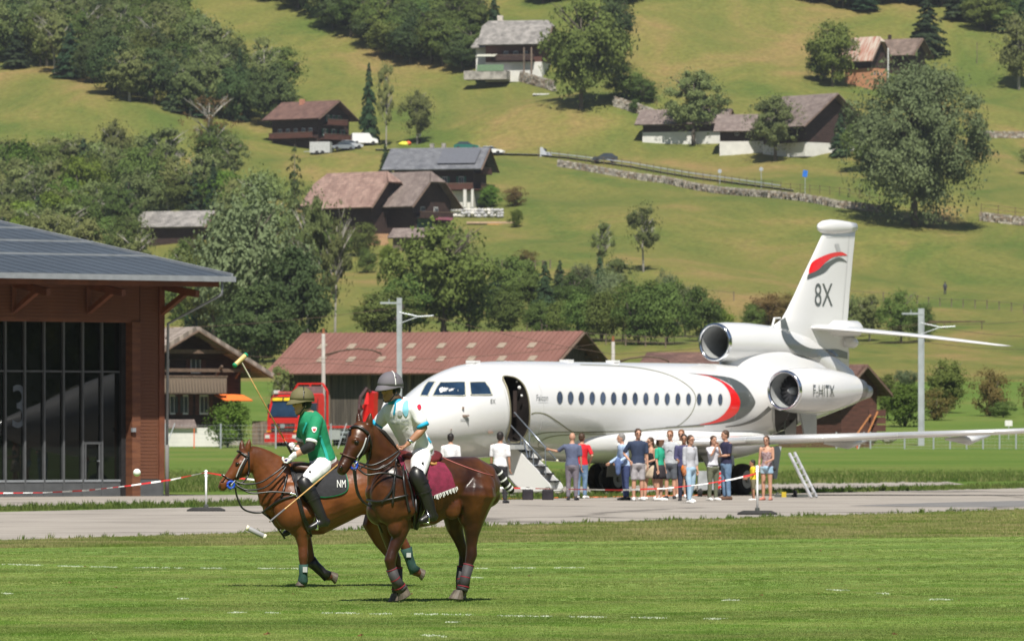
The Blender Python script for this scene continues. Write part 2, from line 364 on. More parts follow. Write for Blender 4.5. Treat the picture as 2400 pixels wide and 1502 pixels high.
def scatter(name, pts, scl, meshes, label, mat):
    me = bpy.data.meshes.new(name); me.from_pydata(pts.tolist(), [], [])
    at = me.attributes.new('sc', 'FLOAT', 'POINT'); at.data.foreach_set('value', scl.astype(np.float32))
    o = link(name, me); tag(o, label, None, None, 'stuff')
    ng = bpy.data.node_groups.new(name, 'GeometryNodeTree'); ng.interface.new_socket('Geometry', in_out='INPUT', socket_type='NodeSocketGeometry'); ng.interface.new_socket('Geometry', in_out='OUTPUT', socket_type='NodeSocketGeometry')
    gi = ng.nodes.new('NodeGroupInput'); go = ng.nodes.new('NodeGroupOutput'); jg = ng.nodes.new('GeometryNodeJoinGeometry')
    K = len(meshes)
    rv = ng.nodes.new('FunctionNodeRandomValue'); rv.data_type = 'FLOAT_VECTOR'; rv.inputs[0].default_value = (0, 0, 0); rv.inputs[1].default_value = (0, 0, 6.28)
    na = ng.nodes.new('GeometryNodeInputNamedAttribute'); na.data_type = 'FLOAT'; na.inputs['Name'].default_value = 'sc'
    gs = ng.nodes.new('GeometryNodeInstanceOnPoints'); gs.inputs['Pick Instance'].default_value = True
    g2 = ng.nodes.new('GeometryNodeGeometryToInstance')
    lst = []
    for m in meshes:       # tiny tuft meshes kept as mesh objects inside the node group through object info
        so = bpy.data.objects.new(m.name, m); so['kind'] = 'helper'
        oi = ng.nodes.new('GeometryNodeObjectInfo'); oi.inputs['Object'].default_value = so; oi.inputs['As Instance'].default_value = True
        lst.append(oi)
    for oi in reversed(lst): ng.links.new(oi.outputs['Geometry'], g2.inputs[0])
    ng.links.new(gi.outputs[0], gs.inputs['Points']); ng.links.new(g2.outputs[0], gs.inputs['Instance'])
    ng.links.new(rv.outputs[0], gs.inputs['Rotation']); ng.links.new(na.outputs['Attribute'], gs.inputs['Scale'])
    ng.links.new(gs.outputs[0], go.inputs[0])
    md = o.modifiers.new('g', 'NODES'); md.node_group = ng
    return o
def ground_pts(n, y0f, y1f, x0, x1, power=1.0):
    """random ground points between two pixel rows given as functions of the pixel column"""
    x = rng.uniform(x0, x1, n); t = rng.uniform(0, 1, n) ** power
    ya = np.array(y0f(x)); yb = np.array(y1f(x)); y = ya + (yb - ya) * t
    D = EYE * FPX / (y - CY); return np.stack([(x - CX) * D / FPX, D, np.zeros(n) + 0.004], 1)
lin = lambda a, b: (lambda x: a + (b - a) * x / 2400.0)
lawn_t = [tuft_mesh('lawn_tuft', 11, 0.013, 0.08, 0.0035, m_blade, k) for k in range(4)]
pts = ground_pts(130000, lin(1540, 1540), lin(1284, 1256), -900, 3300)
scatter('lawn_grass', pts, rng.uniform(0.6, 1.3, len(pts)) , lawn_t, 'short blades of the mown polo field', m_blade)
ch_t = [tuft_mesh('chalk_tuft', 8, 0.015, 0.05, 0.0045, m_chalk, 50 + k) for k in range(2)]
cp = []
for (x0, y0, x1, y1) in CH:
    a = PG(x0, y0); b = PG(x1, y1); L_ = (b - a).length; n = int(L_ * 42) + 6; t_ = rng.uniform(0, 1, n); cp.append(np.stack([a.x + (b.x - a.x) * t_, a.y + (b.y - a.y) * t_ + rng.normal(0, .10, n), np.full(n, .006)], 1))
cp = np.concatenate(cp); o = scatter('chalk_line', cp, rng.uniform(.6, 1.15, len(cp)), ch_t, 'faded white chalk marks on the grass', m_chalk)
clumpy_ = lambda n: np.clip(rng.gamma(1.2, .5, n), .25, 1.8)
rough_t = [tuft_mesh('rough_tuft', 10, 0.045, 0.06, 0.004, m_blade2, 10 + k) for k in range(4)]
pts = ground_pts(45000, lin(1285, 1258), lin(1271, 1195), -200, 2600)
scatter('rough_grass', pts, rng.uniform(0.5, 1.4, len(pts)), rough_t, 'taller dry grass along the taxiway edge', m_blade2)
cl_t = [tuft_mesh('turf_clod', 7, 0.03, 0.03, 0.012, M_('dead_leaf', (.22, .10, .04), col2=(.10, .07, .03), rough=1), 60 + k) for k in range(2)]
pts = ground_pts(130, lin(1502, 1502), lin(1290, 1262), -300, 2700); scatter('turf_clods', pts, clumpy_(len(pts)) * .6, cl_t, 'small brown leaves and clods lying on the lawn', m_chalk)
weed_t = [tuft_mesh('weed_tuft', 14, 0.13, 0.10, 0.010, m_weed, 20 + k) for k in range(4)]
def edge_pts(n, a, b, wid):
    t = rng.uniform(0, 1, n); p = np.outer(1 - t, np.array(a)) + np.outer(t, np.array(b)); p[:, 1] += rng.normal(0, wid, n); p[:, 2] = 0.004; return p
def clumpy(n): return np.clip(rng.gamma(1.2, .6, n), .2, 2.3)
pts = np.concatenate([edge_pts(2500, tn0, tn1, .5), edge_pts(7000, tf0 + Vector((0, 3.2, 0)), tf1 + Vector((0, 4, 0)), 1.5),
                      ground_pts(5000, lin(1199, 1145), lin(1192, 1141), -150, 2600)])
scatter('weeds', pts, clumpy(len(pts)) * np.where(np.arange(len(pts)) < 2500, .42, .62), weed_t, 'leafy weeds growing along the asphalt edges', m_weed)
far_t = [tuft_mesh('meadow_tuft', 12, 0.22, 0.22, 0.012, m_blade2 if k == 0 else m_weed, 30 + k) for k in range(4)]
pts = ground_pts(80000, lin(1160, 1128), lin(1056, 1052), 300, 2600, 0.75)
scatter('meadow_grass_tufts', pts, rng.uniform(0.4, 1.1, len(pts)), far_t, 'uncut grass beyond the taxiway', m_weed)
# ---------------------------------------------------------------- trees
def leafmat(name, a, b): return M_(name, a, col2=b, rough=0.75, scale=0.35, spec=0.25, trans=0.3, rnd=0.28, detail=5)
m_leaf_mid = leafmat('leaves_mid', (0.08, 0.12, 0.024), (0.17, 0.22, 0.055))
m_leaf_dark = leafmat('leaves_dark', (0.045, 0.08, 0.026), (0.11, 0.155, 0.048))
m_leaf_olive = leafmat('leaves_olive', (0.13, 0.165, 0.05), (0.24, 0.265, 0.10))
m_leaf_willow = leafmat('leaves_willow', (0.13, 0.165, 0.075), (0.24, 0.28, 0.14))
m_leaf_bright = leafmat('leaves_bright', (0.08, 0.14, 0.015), (0.17, 0.24, 0.035))
m_leaf_dry = leafmat('leaves_dry', (0.13, 0.10, 0.03), (0.22, 0.15, 0.05))
m_needle = leafmat('needles', (0.026, 0.06, 0.025), (0.07, 0.11, 0.045))
m_needle2 = leafmat('needles_light', (0.05, 0.075, 0.02), (0.11, 0.13, 0.04))
m_bark = M_('bark', (0.12, 0.10, 0.08), rough=0.95, var=0.35, scale=3, bump=0.4)
m_bark_pale = M_('bark_pale', (0.32, 0.30, 0.26), rough=0.9, var=0.3, scale=3)
def cards(C, N, w, h, seed):
    """n leaf-cluster cards: centres C, facing N, half sizes w,h -> vertex/face arrays (6-gon-ish ragged quads)"""
    g = np.random.default_rng(seed); n = len(C)
    N = N / (np.linalg.norm(N, axis=1, keepdims=True) + 1e-9)
    r = g.normal(size=(n, 3)); U = np.cross(N, r); U /= np.linalg.norm(U, axis=1, keepdims=True) + 1e-9; V = np.cross(N, U)
    ang = np.array([0.2, 1.5, 2.6, 3.9, 5.0]); k = len(ang)
    rad = g.uniform(0.55, 1.15, (n, k)); co = np.zeros((n, k, 3))
    for i in range(k):
        co[:, i] = C + U * (np.cos(ang[i]) * w * rad[:, i])[:, None] + V * (np.sin(ang[i]) * h * rad[:, i])[:, None] + N * (g.normal(0, .22, n) * w)[:, None]
    return co.reshape(-1, 3), [list(range(i * k, i * k + k)) for i in range(n)]
def crown_mesh(name, kind, seed, mat, nl, leaf=0.026, gap=0.0):
    """unit tree: height 1, crown radius about .5 (scaled on placing). kinds: round, tall, cone, larch, column, weep, bush"""
    g = np.random.default_rng(seed); C = []; Nn = []
    if kind in ('cone', 'larch'):
        lay = 17 if kind == 'cone' else 13
        for L in range(lay):
            z0 = 0.06 + 0.92 * (L / lay) ** 0.93; rr = 0.5 * (1 - (L / lay)) ** 0.85 * (1 + g.uniform(-.12, .12)) + 0.02
            nb = max(5, int(11 * (1 - L / lay) + 4))
            if kind == 'larch': nb = int(nb * .75)
            for bnum in range(nb):
                a = g.uniform(0, 6.28); rb = rr * g.uniform(.65, 1.12)
                m = int(max(6, nl * rb * .9 / 26)); t = g.uniform(.12, 1, m) ** .8
                x = np.cos(a) * rb * t; y = np.sin(a) * rb * t; z = z0 + 0.035 * (1 - t) - 0.075 * t * rr * 2 + g.normal(0, .006, m)
                wdt = .07 * rr * 2 * (1 - t * .6) + .008
                q = g.normal(0, 1, m) * wdt; x += -np.sin(a) * q; y += np.cos(a) * q; z -= np.abs(q) * .35
                C.append(np.stack([x, y, z], 1)); Nn.append(np.stack([np.cos(a) * .5 + g.normal(0, .3, m), np.sin(a) * .5 + g.normal(0, .3, m), .75 + g.normal(0, .25, m)], 1))
    else:
        prm = dict(round=(0.53, .47, 0.56, .12, 80), oak=(.47, .50, .60, .095, 190), tall=(0.57, .43, .56, .088, 78), column=(0.52, .47, .5, .085, 60), weep=(0.52, .47, .56, .125, 80), bush=(0.47, .50, .54, .16, 50), sparse=(.62, .37, .5, .075, 34))[kind]
        cz, hz, hr, br, nb = prm; ph = g.uniform(0, 6.28, 3)
        for i in range(nb):
            d = g.normal(size=3); d /= np.linalg.norm(d); rad = g.uniform(.35, .97) ** .5 if i > nb * .25 else g.uniform(.15, .6)
            zf = d[2] * rad; prof = 1.0
            if kind == 'tall': prof = 1.0 - .45 * max(0, zf)
            if kind == 'round' : prof = 1.0 - .2 * max(0, zf) + .04 * g.normal()
            if zf < -.3 and kind in ('round', 'tall', 'sparse'): prof *= .85
            prof *= 1 + .20 * math.sin(2 * math.atan2(d[1], d[0]) + ph[0]) * math.sin(2.3 * d[2] + ph[1]) + .13 * math.sin(3 * math.atan2(d[1], d[0]) + ph[2] + 2 * d[2])
            c = np.array([d[0] * rad * hr * prof * .86, d[1] * rad * hr * prof * .86, cz + zf * hz * .9])
            b = br * g.uniform(.65, 1.35); m = int(nl / nb * (b / br) ** 1.6)
            q = g.normal(size=(m, 3)); q /= np.linalg.norm(q, axis=1, keepdims=True); q[:, 2] = np.abs(q[:, 2]) * g.choice([1, 1, 1, -.6], m)
            s = g.uniform(.55, 1.05, m)[:, None]
            el = np.array([1.0, 1.0, .72]) if kind != 'weep' else np.array([.75, .75, 1.25])
            pos = c + q * s * b * el * (1 + .15 * g.normal(size=(m, 1)))
            C.append(pos); Nn.append(q * .75 + d * .5 + g.normal(0, .45, (m, 3)) + np.array([0, 0, .35]))
        m = int(nl * .06); d = g.normal(size=(m, 3)); d /= np.linalg.norm(d, axis=1, keepdims=True)   # stray sprigs that break the outline
        pos = d * np.array([hr, hr, hz]) * g.uniform(.85, 1.08, (m, 1)); pos[:, 2] += cz; C.append(pos); Nn.append(d + g.normal(0, .6, (m, 3)))
    C = np.concatenate(C); Nn = np.concatenate(Nn); C[:, 2] = np.clip(C[:, 2], .015, 1.05)
    n = len(C); w = leaf * g.uniform(.6, 1.3, n); v, f = cards(C, Nn, w, w * g.uniform(.5, .9, n), seed + 1)
    me = bpy.data.meshes.new(name); me.from_pydata(v.tolist(), [], f); me.materials.append(mat); return me
def trunk_mesh(name, kind, seed, mat):
    r = random.Random(seed); mb = MB()
    if kind in ('cone', 'larch'):
        mb.tube([(0, 0, -.06), (0, 0, .3), (0.005, 0, .97)], [.022, .016, .004], 7)
    elif kind == 'bush':
        for i in range(5):
            a = r.uniform(0, 6.28); mb.tube([(0, 0, -.04), (math.cos(a) * .12, math.sin(a) * .12, .3), (math.cos(a) * .3, math.sin(a) * .3, .65)], [.02, .014, .005], 5)
    else:
        bend = r.uniform(-.03, .03)
        top = .8; mb.tube([(0, 0, -.06), (bend * .3, 0, .15), (bend, .01, .42), (bend * 1.5, .0, top)], [.038, .026, .018, .005], 8)
        for i in range(11 if kind != 'sparse' else 16):
            z = r.uniform(.22, .7); a = r.uniform(0, 6.28); L = r.uniform(.22, .42); b = bend * z / .5
            p1 = Vector((b + math.cos(a) * L * .5, math.sin(a) * L * .5, z + L * .35)); p2 = Vector((b + math.cos(a) * L, math.sin(a) * L, z + L * .62))
            mb.tube([(b, 0, z), p1, p2], [.012, .008, .002], 5)
            for j in range(2):
                a2 = a + r.uniform(-.9, .9); mb.tube([p1, p1 + Vector((math.cos(a2) * .12, math.sin(a2) * .12, .1))], [.005, .0015], 4)
    return mb.mesh(name, mat, smooth=True)
KIND = {}
def proto(key, kind, mat, nl, leaf, nvar=2, bark=None):
    KIND[key] = [(crown_mesh('crown', kind, hash(key) % 977 + 31 * k if False else sum(map(ord, key)) + 31 * k, mat, nl, leaf), trunk_mesh('trunk', kind, 5 + k + sum(map(ord, key)), bark or m_bark)) for k in range(nvar)]
proto('mid', 'round', m_leaf_mid, 10500, .023, 3)
proto('dark', 'round', m_leaf_dark, 10500, .024, 2)
proto('olive', 'tall', m_leaf_olive, 9500, .022, 3, m_bark_pale)
proto('sparse', 'sparse', m_leaf_olive, 5200, .021, 3, m_bark_pale)
proto('bare', 'sparse', m_leaf_dry, 900, .014, 1, m_bark_pale)
proto('tall', 'tall', m_leaf_mid, 8500, .020, 2)
proto('willow', 'weep', m_leaf_willow, 9000, .020, 2)
proto('bright', 'bush', m_leaf_bright, 5500, .027, 2)
proto('bush', 'bush', m_leaf_mid, 6500, .026, 2)
proto('drybush', 'bush', m_leaf_dry, 4000, .024, 1)
proto('spruce', 'cone', m_needle, 9000, .022, 2)
proto('larch', 'larch', m_needle2, 5500, .018, 1)
KIND['giant'] = [(crown_mesh('crown', 'oak', 77, leafmat('leaves_giant', (0.115, 0.15, 0.062), (0.215, 0.25, 0.11)), 42000, .012), trunk_mesh('trunk', 'round', 9, m_bark))]
KIND['round'] = [(crown_mesh('crown', 'tall', 171, leafmat('leaves_silver', (0.12, 0.165, 0.055), (0.23, 0.27, 0.10)), 13000, .018), trunk_mesh('trunk', 'round', 19, m_bark))]
CATS = dict(spruce='tree', larch='tree')
def tree(px, pb, wpx, hpx, key, label, group=None, name=None, cat='tree', D=None, var=None):
    p = G(px, pb) if D is None else P(px, pb, D)
    s = S(p); h = hpx / s; wd = wpx / s
    vs_ = KIND[key]; k = random.randrange(len(vs_)) if var is None else var
    nm = name or {'spruce': 'spruce_tree', 'larch': 'larch_tree', 'willow': 'willow_tree', 'bush': 'bush', 'bright': 'bush', 'drybush': 'bush', 'bare': 'bare_tree', 'sparse': 'young_tree'}.get(key, 'broadleaf_tree')
    if nm == 'bush' : cat = 'bush'
    e = empty(nm, p, label, cat, group)
    e.scale = (wd, wd, h); e.rotation_euler = (0, 0, random.uniform(0, 6.28))
    cr = link('crown', vs_[k][0], e, True); link('trunk', vs_[k][1], e, True)
    return e
def forest(n, poly, hr, wr, keys, label, group, seed, mind=20, edge=None):
    """bases spread in a picture-space polygon, then stood on the terrain"""
    r = random.Random(seed); pts = []; xs_ = [p[0] for p in poly]; ys_ = [p[1] for p in poly]; tries = 0
    def inside(x, y):
        c = False
        for i in range(len(poly)):
            x0, y0 = poly[i]; x1, y1 = poly[i - 1]
            if (y0 > y) != (y1 > y) and x < (x1 - x0) * (y - y0) / (y1 - y0) + x0: c = not c
        return c
    while len(pts) < n and tries < 8000:
        tries += 1; x = r.uniform(min(xs_), max(xs_)); y = r.uniform(min(ys_), max(ys_))
        if inside(x, y) and not (325 < x < 540 and 520 < y < 720) and all((x - a) ** 2 + ((y - b) * 2.2) ** 2 > mind * mind for a, b in pts): pts.append((x, y))
    if edge:
        for a, b in zip(edge, edge[1:]):
            L_ = math.hypot(b[0] - a[0], b[1] - a[1]); m = max(1, int(L_ / 42))
            for k in range(m): pts.append((a[0] + (b[0] - a[0]) * (k + r.uniform(.2, .8)) / m, a[1] + (b[1] - a[1]) * (k + .5) / m + r.uniform(-9, 3)))
    sx = sorted(p[0] for p in pts); sy = sorted(p[1] - np.interp(p[0], [q[0] for q in edge], [q[1] for q in edge]) if edge else p[1] for p in pts)
    for x, y in pts:
        key = r.choice(keys); fx = int(sx.index(x) / len(sx) * 5.999); dy = y - np.interp(x, [q[0] for q in edge], [q[1] for q in edge]) if edge else y; fy = int(sy.index(dy) / len(sy) * 2.999)
        w_ = r.uniform(*wr); tree(x, y, w_, r.uniform(*hr), key, label[key] + ', ' + ('farthest back', 'middle row', 'front row')[fy] + ', ' + ('far left end', 'left part', 'just left of centre', 'just right of centre', 'right part', 'far right end')[fx], group)
def lab(where): return dict(mid='mid green tree ' + where, dark='dark green tree ' + where, olive='loose olive tree ' + where,
    sparse='thin half bare tree ' + where, tall='tall green tree ' + where, spruce='dark narrow spruce ' + where, willow='pale greyish willow ' + where,
    bush='dense green bush ' + where, larch='light green larch ' + where, bright='bright green bush ' + where, drybush='brownish bush ' + where, bare='bare tree ' + where)
w1 = lab('in the upper left wood')
forest(105, [(-80, 150), (60, 158), (200, 195), (330, 245), (430, 272), (560, 290), (680, 250), (640, 215), (540, 195), (450, 140), (430, 60), (420, -60), (-80, -60)], (100, 165), (80, 120), ['mid', 'mid', 'dark', 'olive', 'dark', 'tall', 'olive', 'sparse', 'spruce'], w1, 'trees of the upper left wood', 3, 27, [(-40, 150), (60, 158), (200, 195), (330, 245), (430, 272), (560, 285)])
w2 = lab('in the wood behind the hangar')
forest(92, [(-80, 460), (120, 440), (260, 450), (400, 455), (520, 500), (600, 640), (620, 800), (400, 790), (380, 690), (0, 640), (-80, 640)], (120, 180), (90, 135), ['olive', 'sparse', 'mid', 'olive', 'olive', 'sparse', 'tall', 'bright', 'spruce'], w2, 'trees of the wood behind the hangar', 4, 30)
w3 = lab('in the top middle wood')
forest(60, [(640, -20), (720, 30), (800, 78), (900, 125), (1000, 152), (1120, 168), (1140, 100), (1060, 30), (1000, -30), (900, -60), (640, -60)], (85, 125), (80, 115), ['mid', 'dark', 'mid', 'dark', 'tall'], w3, 'trees of the top middle strip', 5, 22, [(640, -10), (720, 32), (800, 80), (900, 127), (1000, 154), (1120, 170)])
w4 = lab('in the top right wood')
forest(45, [(1880, 10), (2040, 30), (2100, 5), (2230, 28), (2300, 68), (2400, 85), (2480, 80), (2480, -60), (1880, -70)], (70, 110), (75, 110), ['dark', 'mid', 'spruce'], w4, 'trees of the top right wood', 6, 22, [(1880, 12), (2040, 28), (2100, 8), (2230, 28), (2300, 70), (2440, 88)])
w5 = lab('behind the topmost chalet')
forest(22, [(1130, -20), (1220, 0), (1330, 20), (1420, 20), (1480, 60), (1500, -40), (1130, -60)], (85, 130), (60, 90), ['spruce', 'dark', 'mid', 'spruce'], w5, 'trees behind the upper chalet', 8, 24)
for a in [
 # x, base, w, h, kind, label
 (865, 335, 58, 195, 'spruce', 'tall dark spruce standing right of the brown chalet on the slope'),
 (905, 345, 60, 205, 'sparse', 'thin airy birch beside the tall dark spruce'),
 (978, 338, 80, 128, 'olive', 'small leafy tree right of the birch above the parked cars'),
 (903, 418, 42, 84, 'spruce', 'small conifer left of the chalet with solar panels'),
 (1158, 100, 62, 118, 'spruce', 'dark spruce left of the topmost gray roofed chalet'),
 (1362, 255, 175, 265, 'mid', 'large green tree covering the right end of the topmost chalet'),
 (1437, 172, 110, 185, 'dark', 'tree with bare lower trunk right of the topmost chalet'),
 (1470, 232, 95, 80, 'bush', 'dark bush below the tree with the bare lower trunk'),
 (1510, 240, 70, 60, 'bush', 'low bush at the top of the gray slope wall'),
 (1488, 264, 28, 32, 'bush', 'tiny bush growing on the gray slope wall'),
 (1625, 340, 150, 180, 'round', 'rounded pale green tree in front of the low white walled shed'),
 (1817, 378, 134, 158, 'round', 'rounded pale green tree in front of the long white barn wall'),
 (1970, 368, 64, 108, 'spruce', 'small dark conifer between the long barn and the giant tree'),
 (2143, 530, 292, 410, 'giant', 'giant broad crowned tree over the stone wall on the right slope'),
 (2035, 400, 110, 130, 'mid', 'green bush like tree at the left foot of the giant tree'),
 (1950, 203, 118, 160, 'mid', 'green tree left of the barn with the striped rusty roof'),
 (1925, 190, 70, 70, 'dark', 'low dark tree at the lower left of the striped roof barn'),
 (2175, 130, 115, 150, 'spruce', 'dark wide spruce behind the barn with brown roof'),
 (2388, 210, 120, 185, 'olive', 'olive tree at the right edge high on the slope'),
 (2410, 410, 60, 70, 'sparse', 'thin tree cut by the right edge of the picture'),
 (1150, 486, 52, 54, 'bright', 'bright green cone shaped bush beside the white chalet terrace'),
 (1130, 486, 26, 28, 'bush', 'low dark bush between the chalet terrace and the bright bush'),
 (1208, 483, 56, 50, 'drybush', 'brownish round bush right of the chalet terrace'),
 (1208, 533, 36, 44, 'bright', 'small upright bush below the boulder wall'),
 (1412, 655, 66, 140, 'sparse', 'narrow one sided tree left of the half bare tree in the meadow'),
 (1508, 637, 92, 170, 'sparse', 'half bare old tree with drooping twigs in the open meadow'),
 (1232, 625, 62, 44, 'drybush', 'small fruit tree beside the wooden fence in the meadow'),
 (562, 285, 52, 180, 'spruce', 'slender dark conifer left of the brown chalet'),
 (640, 300, 105, 150, 'dark', 'dark leafy tree directly left of the brown chalet roof'),
 (492, 400, 150, 200, 'bare', 'bare greyish tree in front of the upper left wood'),
 (505, 395, 110, 110, 'mid', 'green tree at the foot of the bare greyish tree'),
 (545, 440, 90, 130, 'sparse', 'thin straggly tree below the bare greyish tree'),
 (500, 520, 60, 150, 'spruce', 'pointed green conifer above the gray shed roof in the wood'),
 (440, 520, 120, 120, 'mid', 'dense green bush like tree in the clearing above the gray shed'),
 (690, 600, 120, 270, 'larch', 'pale larch left of the pink roofed barn'),
 (615, 640, 150, 250, 'olive', 'olive tree below the larch'),
 (590, 830, 250, 400, 'willow', 'very large pale willow rising behind the balcony chalet'),
 (500, 800, 170, 260, 'mid', 'broad green tree left of the very large willow'),
 (680, 850, 180, 270, 'dark', 'dark broad tree between the willow and the red roofed barn'),
 (600, 870, 170, 200, 'dark', 'dark shaded tree behind the right eave of the balcony chalet'),
 (720, 800, 120, 380, 'sparse', 'tall thin trunked tree left of the second thin trunked one'),
 (785, 795, 110, 330, 'sparse', 'tall thin tree with pale trunk in front of the pink roofed barn'),
 (760, 640, 110, 130, 'mid', 'green tree in front of the pink roofed barn'),
 (860, 640, 48, 60, 'bush', 'small bush left of the log pile'),
 (912, 640, 46, 72, 'bright', 'bright round bush below the log pile'),
 (845, 600, 80, 80, 'bush', 'climbing shrub against the dark barn gable'),
 (1040, 790, 230, 275, 'mid', 'broad rounded tree behind the red barn roof'),
 (1100, 790, 110, 170, 'mid', 'second crown right of the broad rounded tree'),
 (905, 792, 150, 120, 'bush', 'wide dark bush left of the broad rounded tree'),
 (960, 790, 120, 150, 'mid', 'middle tree between the wide bush and the broad rounded tree'),
 (1080, 680, 80, 150, 'olive', 'pale green tree behind the top of the broad rounded tree')]:
    tree(*a)
row = [(1166, 708, 66, 95, 'spruce'), (1205, 720, 90, 110, 'mid'), (1277, 765, 74, 145, 'spruce'), (1240, 730, 80, 90, 'mid'), (1312, 700, 52, 85, 'spruce'), (1365, 740, 80, 115, 'willow'), (1345, 755, 80, 110, 'mid'),
       (1405, 740, 60, 130, 'spruce'), (1180, 782, 92, 98, 'bush'), (1262, 782, 62, 74, 'bush'), (1310, 792, 62, 86, 'bush'), (1360, 797, 78, 108, 'bush'), (1410, 800, 80, 115, 'bush'), (1460, 800, 84, 125, 'mid'),
       (1425, 750, 70, 110, 'willow'), (1445, 700, 80, 90, 'olive'), (1500, 808, 100, 140, 'bush'), (1560, 808, 92, 145, 'bush'), (1562, 735, 52, 92, 'willow'), (1606, 790, 60, 120, 'willow'), (1530, 760, 90, 95, 'mid'),
       (1648, 800, 84, 120, 'bush'), (1690, 800, 60, 80, 'bright'), (1590, 760, 80, 80, 'dark')]
ws = {'spruce': 'dark spruce', 'mid': 'leafy green tree', 'willow': 'silvery willow', 'bush': 'clipped looking rounded green tree', 'olive': 'pale olive tree', 'bright': 'bright green bush', 'dark': 'dark green tree'}
for i, (x, b, wd, h, k) in enumerate(row):
    same = sorted([q for q in row if q[4] == k]); n = same.index((x, b, wd, h, k))
    pos = ['leftmost of its kind', 'second from the left', 'third from the left', 'fourth from the left', 'fifth from the left', 'sixth from the left', 'seventh from the left', 'eighth from the left', 'ninth from the left'][n]
    if len(same) == 1: pos = 'the only one'
    tree(x, b, wd * 1.15, h * 1.1, k, '%s in the row above the red barn, %s' % (ws[k], pos), 'trees in the row above the red barn')
for a in [(1800, 765, 95, 85, 'drybush', 'brownish bush left of the tail fin'), (1840, 760, 70, 80, 'drybush', 'brownish bush touching the left edge of the tail fin'), (1765, 770, 60, 60, 'bush', 'low bush above the centre engine'),
          (2000, 790, 60, 100, 'olive', 'tree just right of the tail fin'), (2038, 800, 74, 115, 'olive', 'second tree right of the tail fin'), (2112, 805, 90, 128, 'mid', 'tree with dark base left of the right hand mast'), (2165, 800, 60, 90, 'bush', 'bush behind the right hand mast'),
          (2080, 985, 66, 110, 'mid', 'small tree between the shed and the broad fruit tree'), (2120, 1000, 110, 110, 'bright', 'bright fruit tree left of the right hand mast'), (2125, 910, 60, 45, 'willow', 'small silver tree above the fruit tree'), (2218, 968, 100, 130, 'mid', 'dense green tree right of the mast'), (2190, 985, 90, 80, 'drybush', 'olive bush behind the mast foot'),
          (2320, 975, 88, 122, 'drybush', 'rounded brown green tree alone in the right meadow'), (2350, 978, 60, 40, 'bush', 'low hedge right of the rounded brown tree'), (2420, 970, 70, 100, 'drybush', 'tree cut by the right edge above the wing'), (2010, 995, 60, 80, 'bush', 'dark bush left of the wooden crates'),
          (1985, 1000, 60, 60, 'bush', 'bush below the tail cone')]:
    tree(*a)
tree(535, 1048, 108, 112, 'bright', 'bright green round bush behind the wire fence', D=385)
tree(655, 1000, 70, 150, 'sparse', 'thin gnarled tree left of the red truck', D=400)
# ---------------------------------------------------------------- houses and barns
m_wood = M_('dark_chalet_wood', (0.035, 0.017, 0.013), rough=0.85, var=0.4, scale=1.2, stretch=(1, 1, 8), bump=0.5, bscale=9)
m_wood_red = M_('red_brown_wood', (0.085, 0.032, 0.022), rough=0.85, var=0.3, scale=1.2, stretch=(1, 1, 8))
m_wood_grey = M_('weathered_wood', (0.16, 0.12, 0.09), rough=0.9, var=0.4, scale=1.5, stretch=(6, 6, .6))
m_white = M_('white_render', (0.62, 0.61, 0.57), rough=0.9, var=0.06, scale=1)
m_stone = M_('grey_stone', (0.30, 0.28, 0.25), rough=0.95, var=0.35, scale=1.5, bump=0.7, bscale=5)
m_glassd = M_('window_glass', (0.03, 0.04, 0.05), rough=0.1, var=0.2, spec=0.6)
m_frame = M_('white_frame', (0.7, 0.7, 0.68), rough=0.6, var=0.05)
m_shut = M_('green_shutter', (0.03, 0.12, 0.08), rough=0.7, var=0.2)
def tiles(name, col, col2, sc=1.0):
    m = M_(name, col, col2=col2, rough=0.85, scale=0.9, detail=8)
    t = m.node_tree; n = t.nodes; b = n['Principled BSDF']; src = b.inputs['Base Color'].links[0].from_socket
    tc = n.new('ShaderNodeTexCoord'); br = n.new('ShaderNodeTexBrick'); br.inputs['Scale'].default_value = 1.0 * sc; br.inputs['Mortar Size'].default_value = 0.03
    br.inputs['Brick Width'].default_value = 0.5; br.inputs['Row Height'].default_value = 0.33; br.inputs['Color1'].default_value = (.85, .85, .85, 1); br.inputs['Color2'].default_value = (1.15, 1.15, 1.15, 1); br.inputs['Mortar'].default_value = (.6, .6, .6, 1)
    t.links.new(tc.outputs['Object'], br.inputs['Vector']); mx = n.new('ShaderNodeMixRGB'); mx.blend_type = 'MULTIPLY'; mx.inputs[0].default_value = 1
    t.links.new(src, mx.inputs[1]); t.links.new(br.outputs['Color'], mx.inputs[2]); t.links.new(mx.outputs[0], b.inputs['Base Color']); return m
m_roof_brown = tiles('brown_tiles', (0.10, 0.052, 0.042), (0.165, 0.09, 0.07))
m_roof_pink = tiles('pink_tiles', (0.22, 0.135, 0.11), (0.33, 0.22, 0.18))
m_roof_grey = tiles('grey_shingles', (0.16, 0.15, 0.14), (0.30, 0.28, 0.26))
m_roof_mauve = tiles('mauve_tiles', (0.145, 0.11, 0.098), (0.225, 0.18, 0.16))
m_roof_slate = tiles('slate_roof', (0.10, 0.105, 0.12), (0.16, 0.165, 0.18))
m_solar = M_('solar_panel', (0.10, 0.106, 0.125), rough=0.7, var=0.1, spec=0.6)
m_fascia = M_('fascia_wood', (0.13, 0.085, 0.06), rough=0.8, var=0.2)
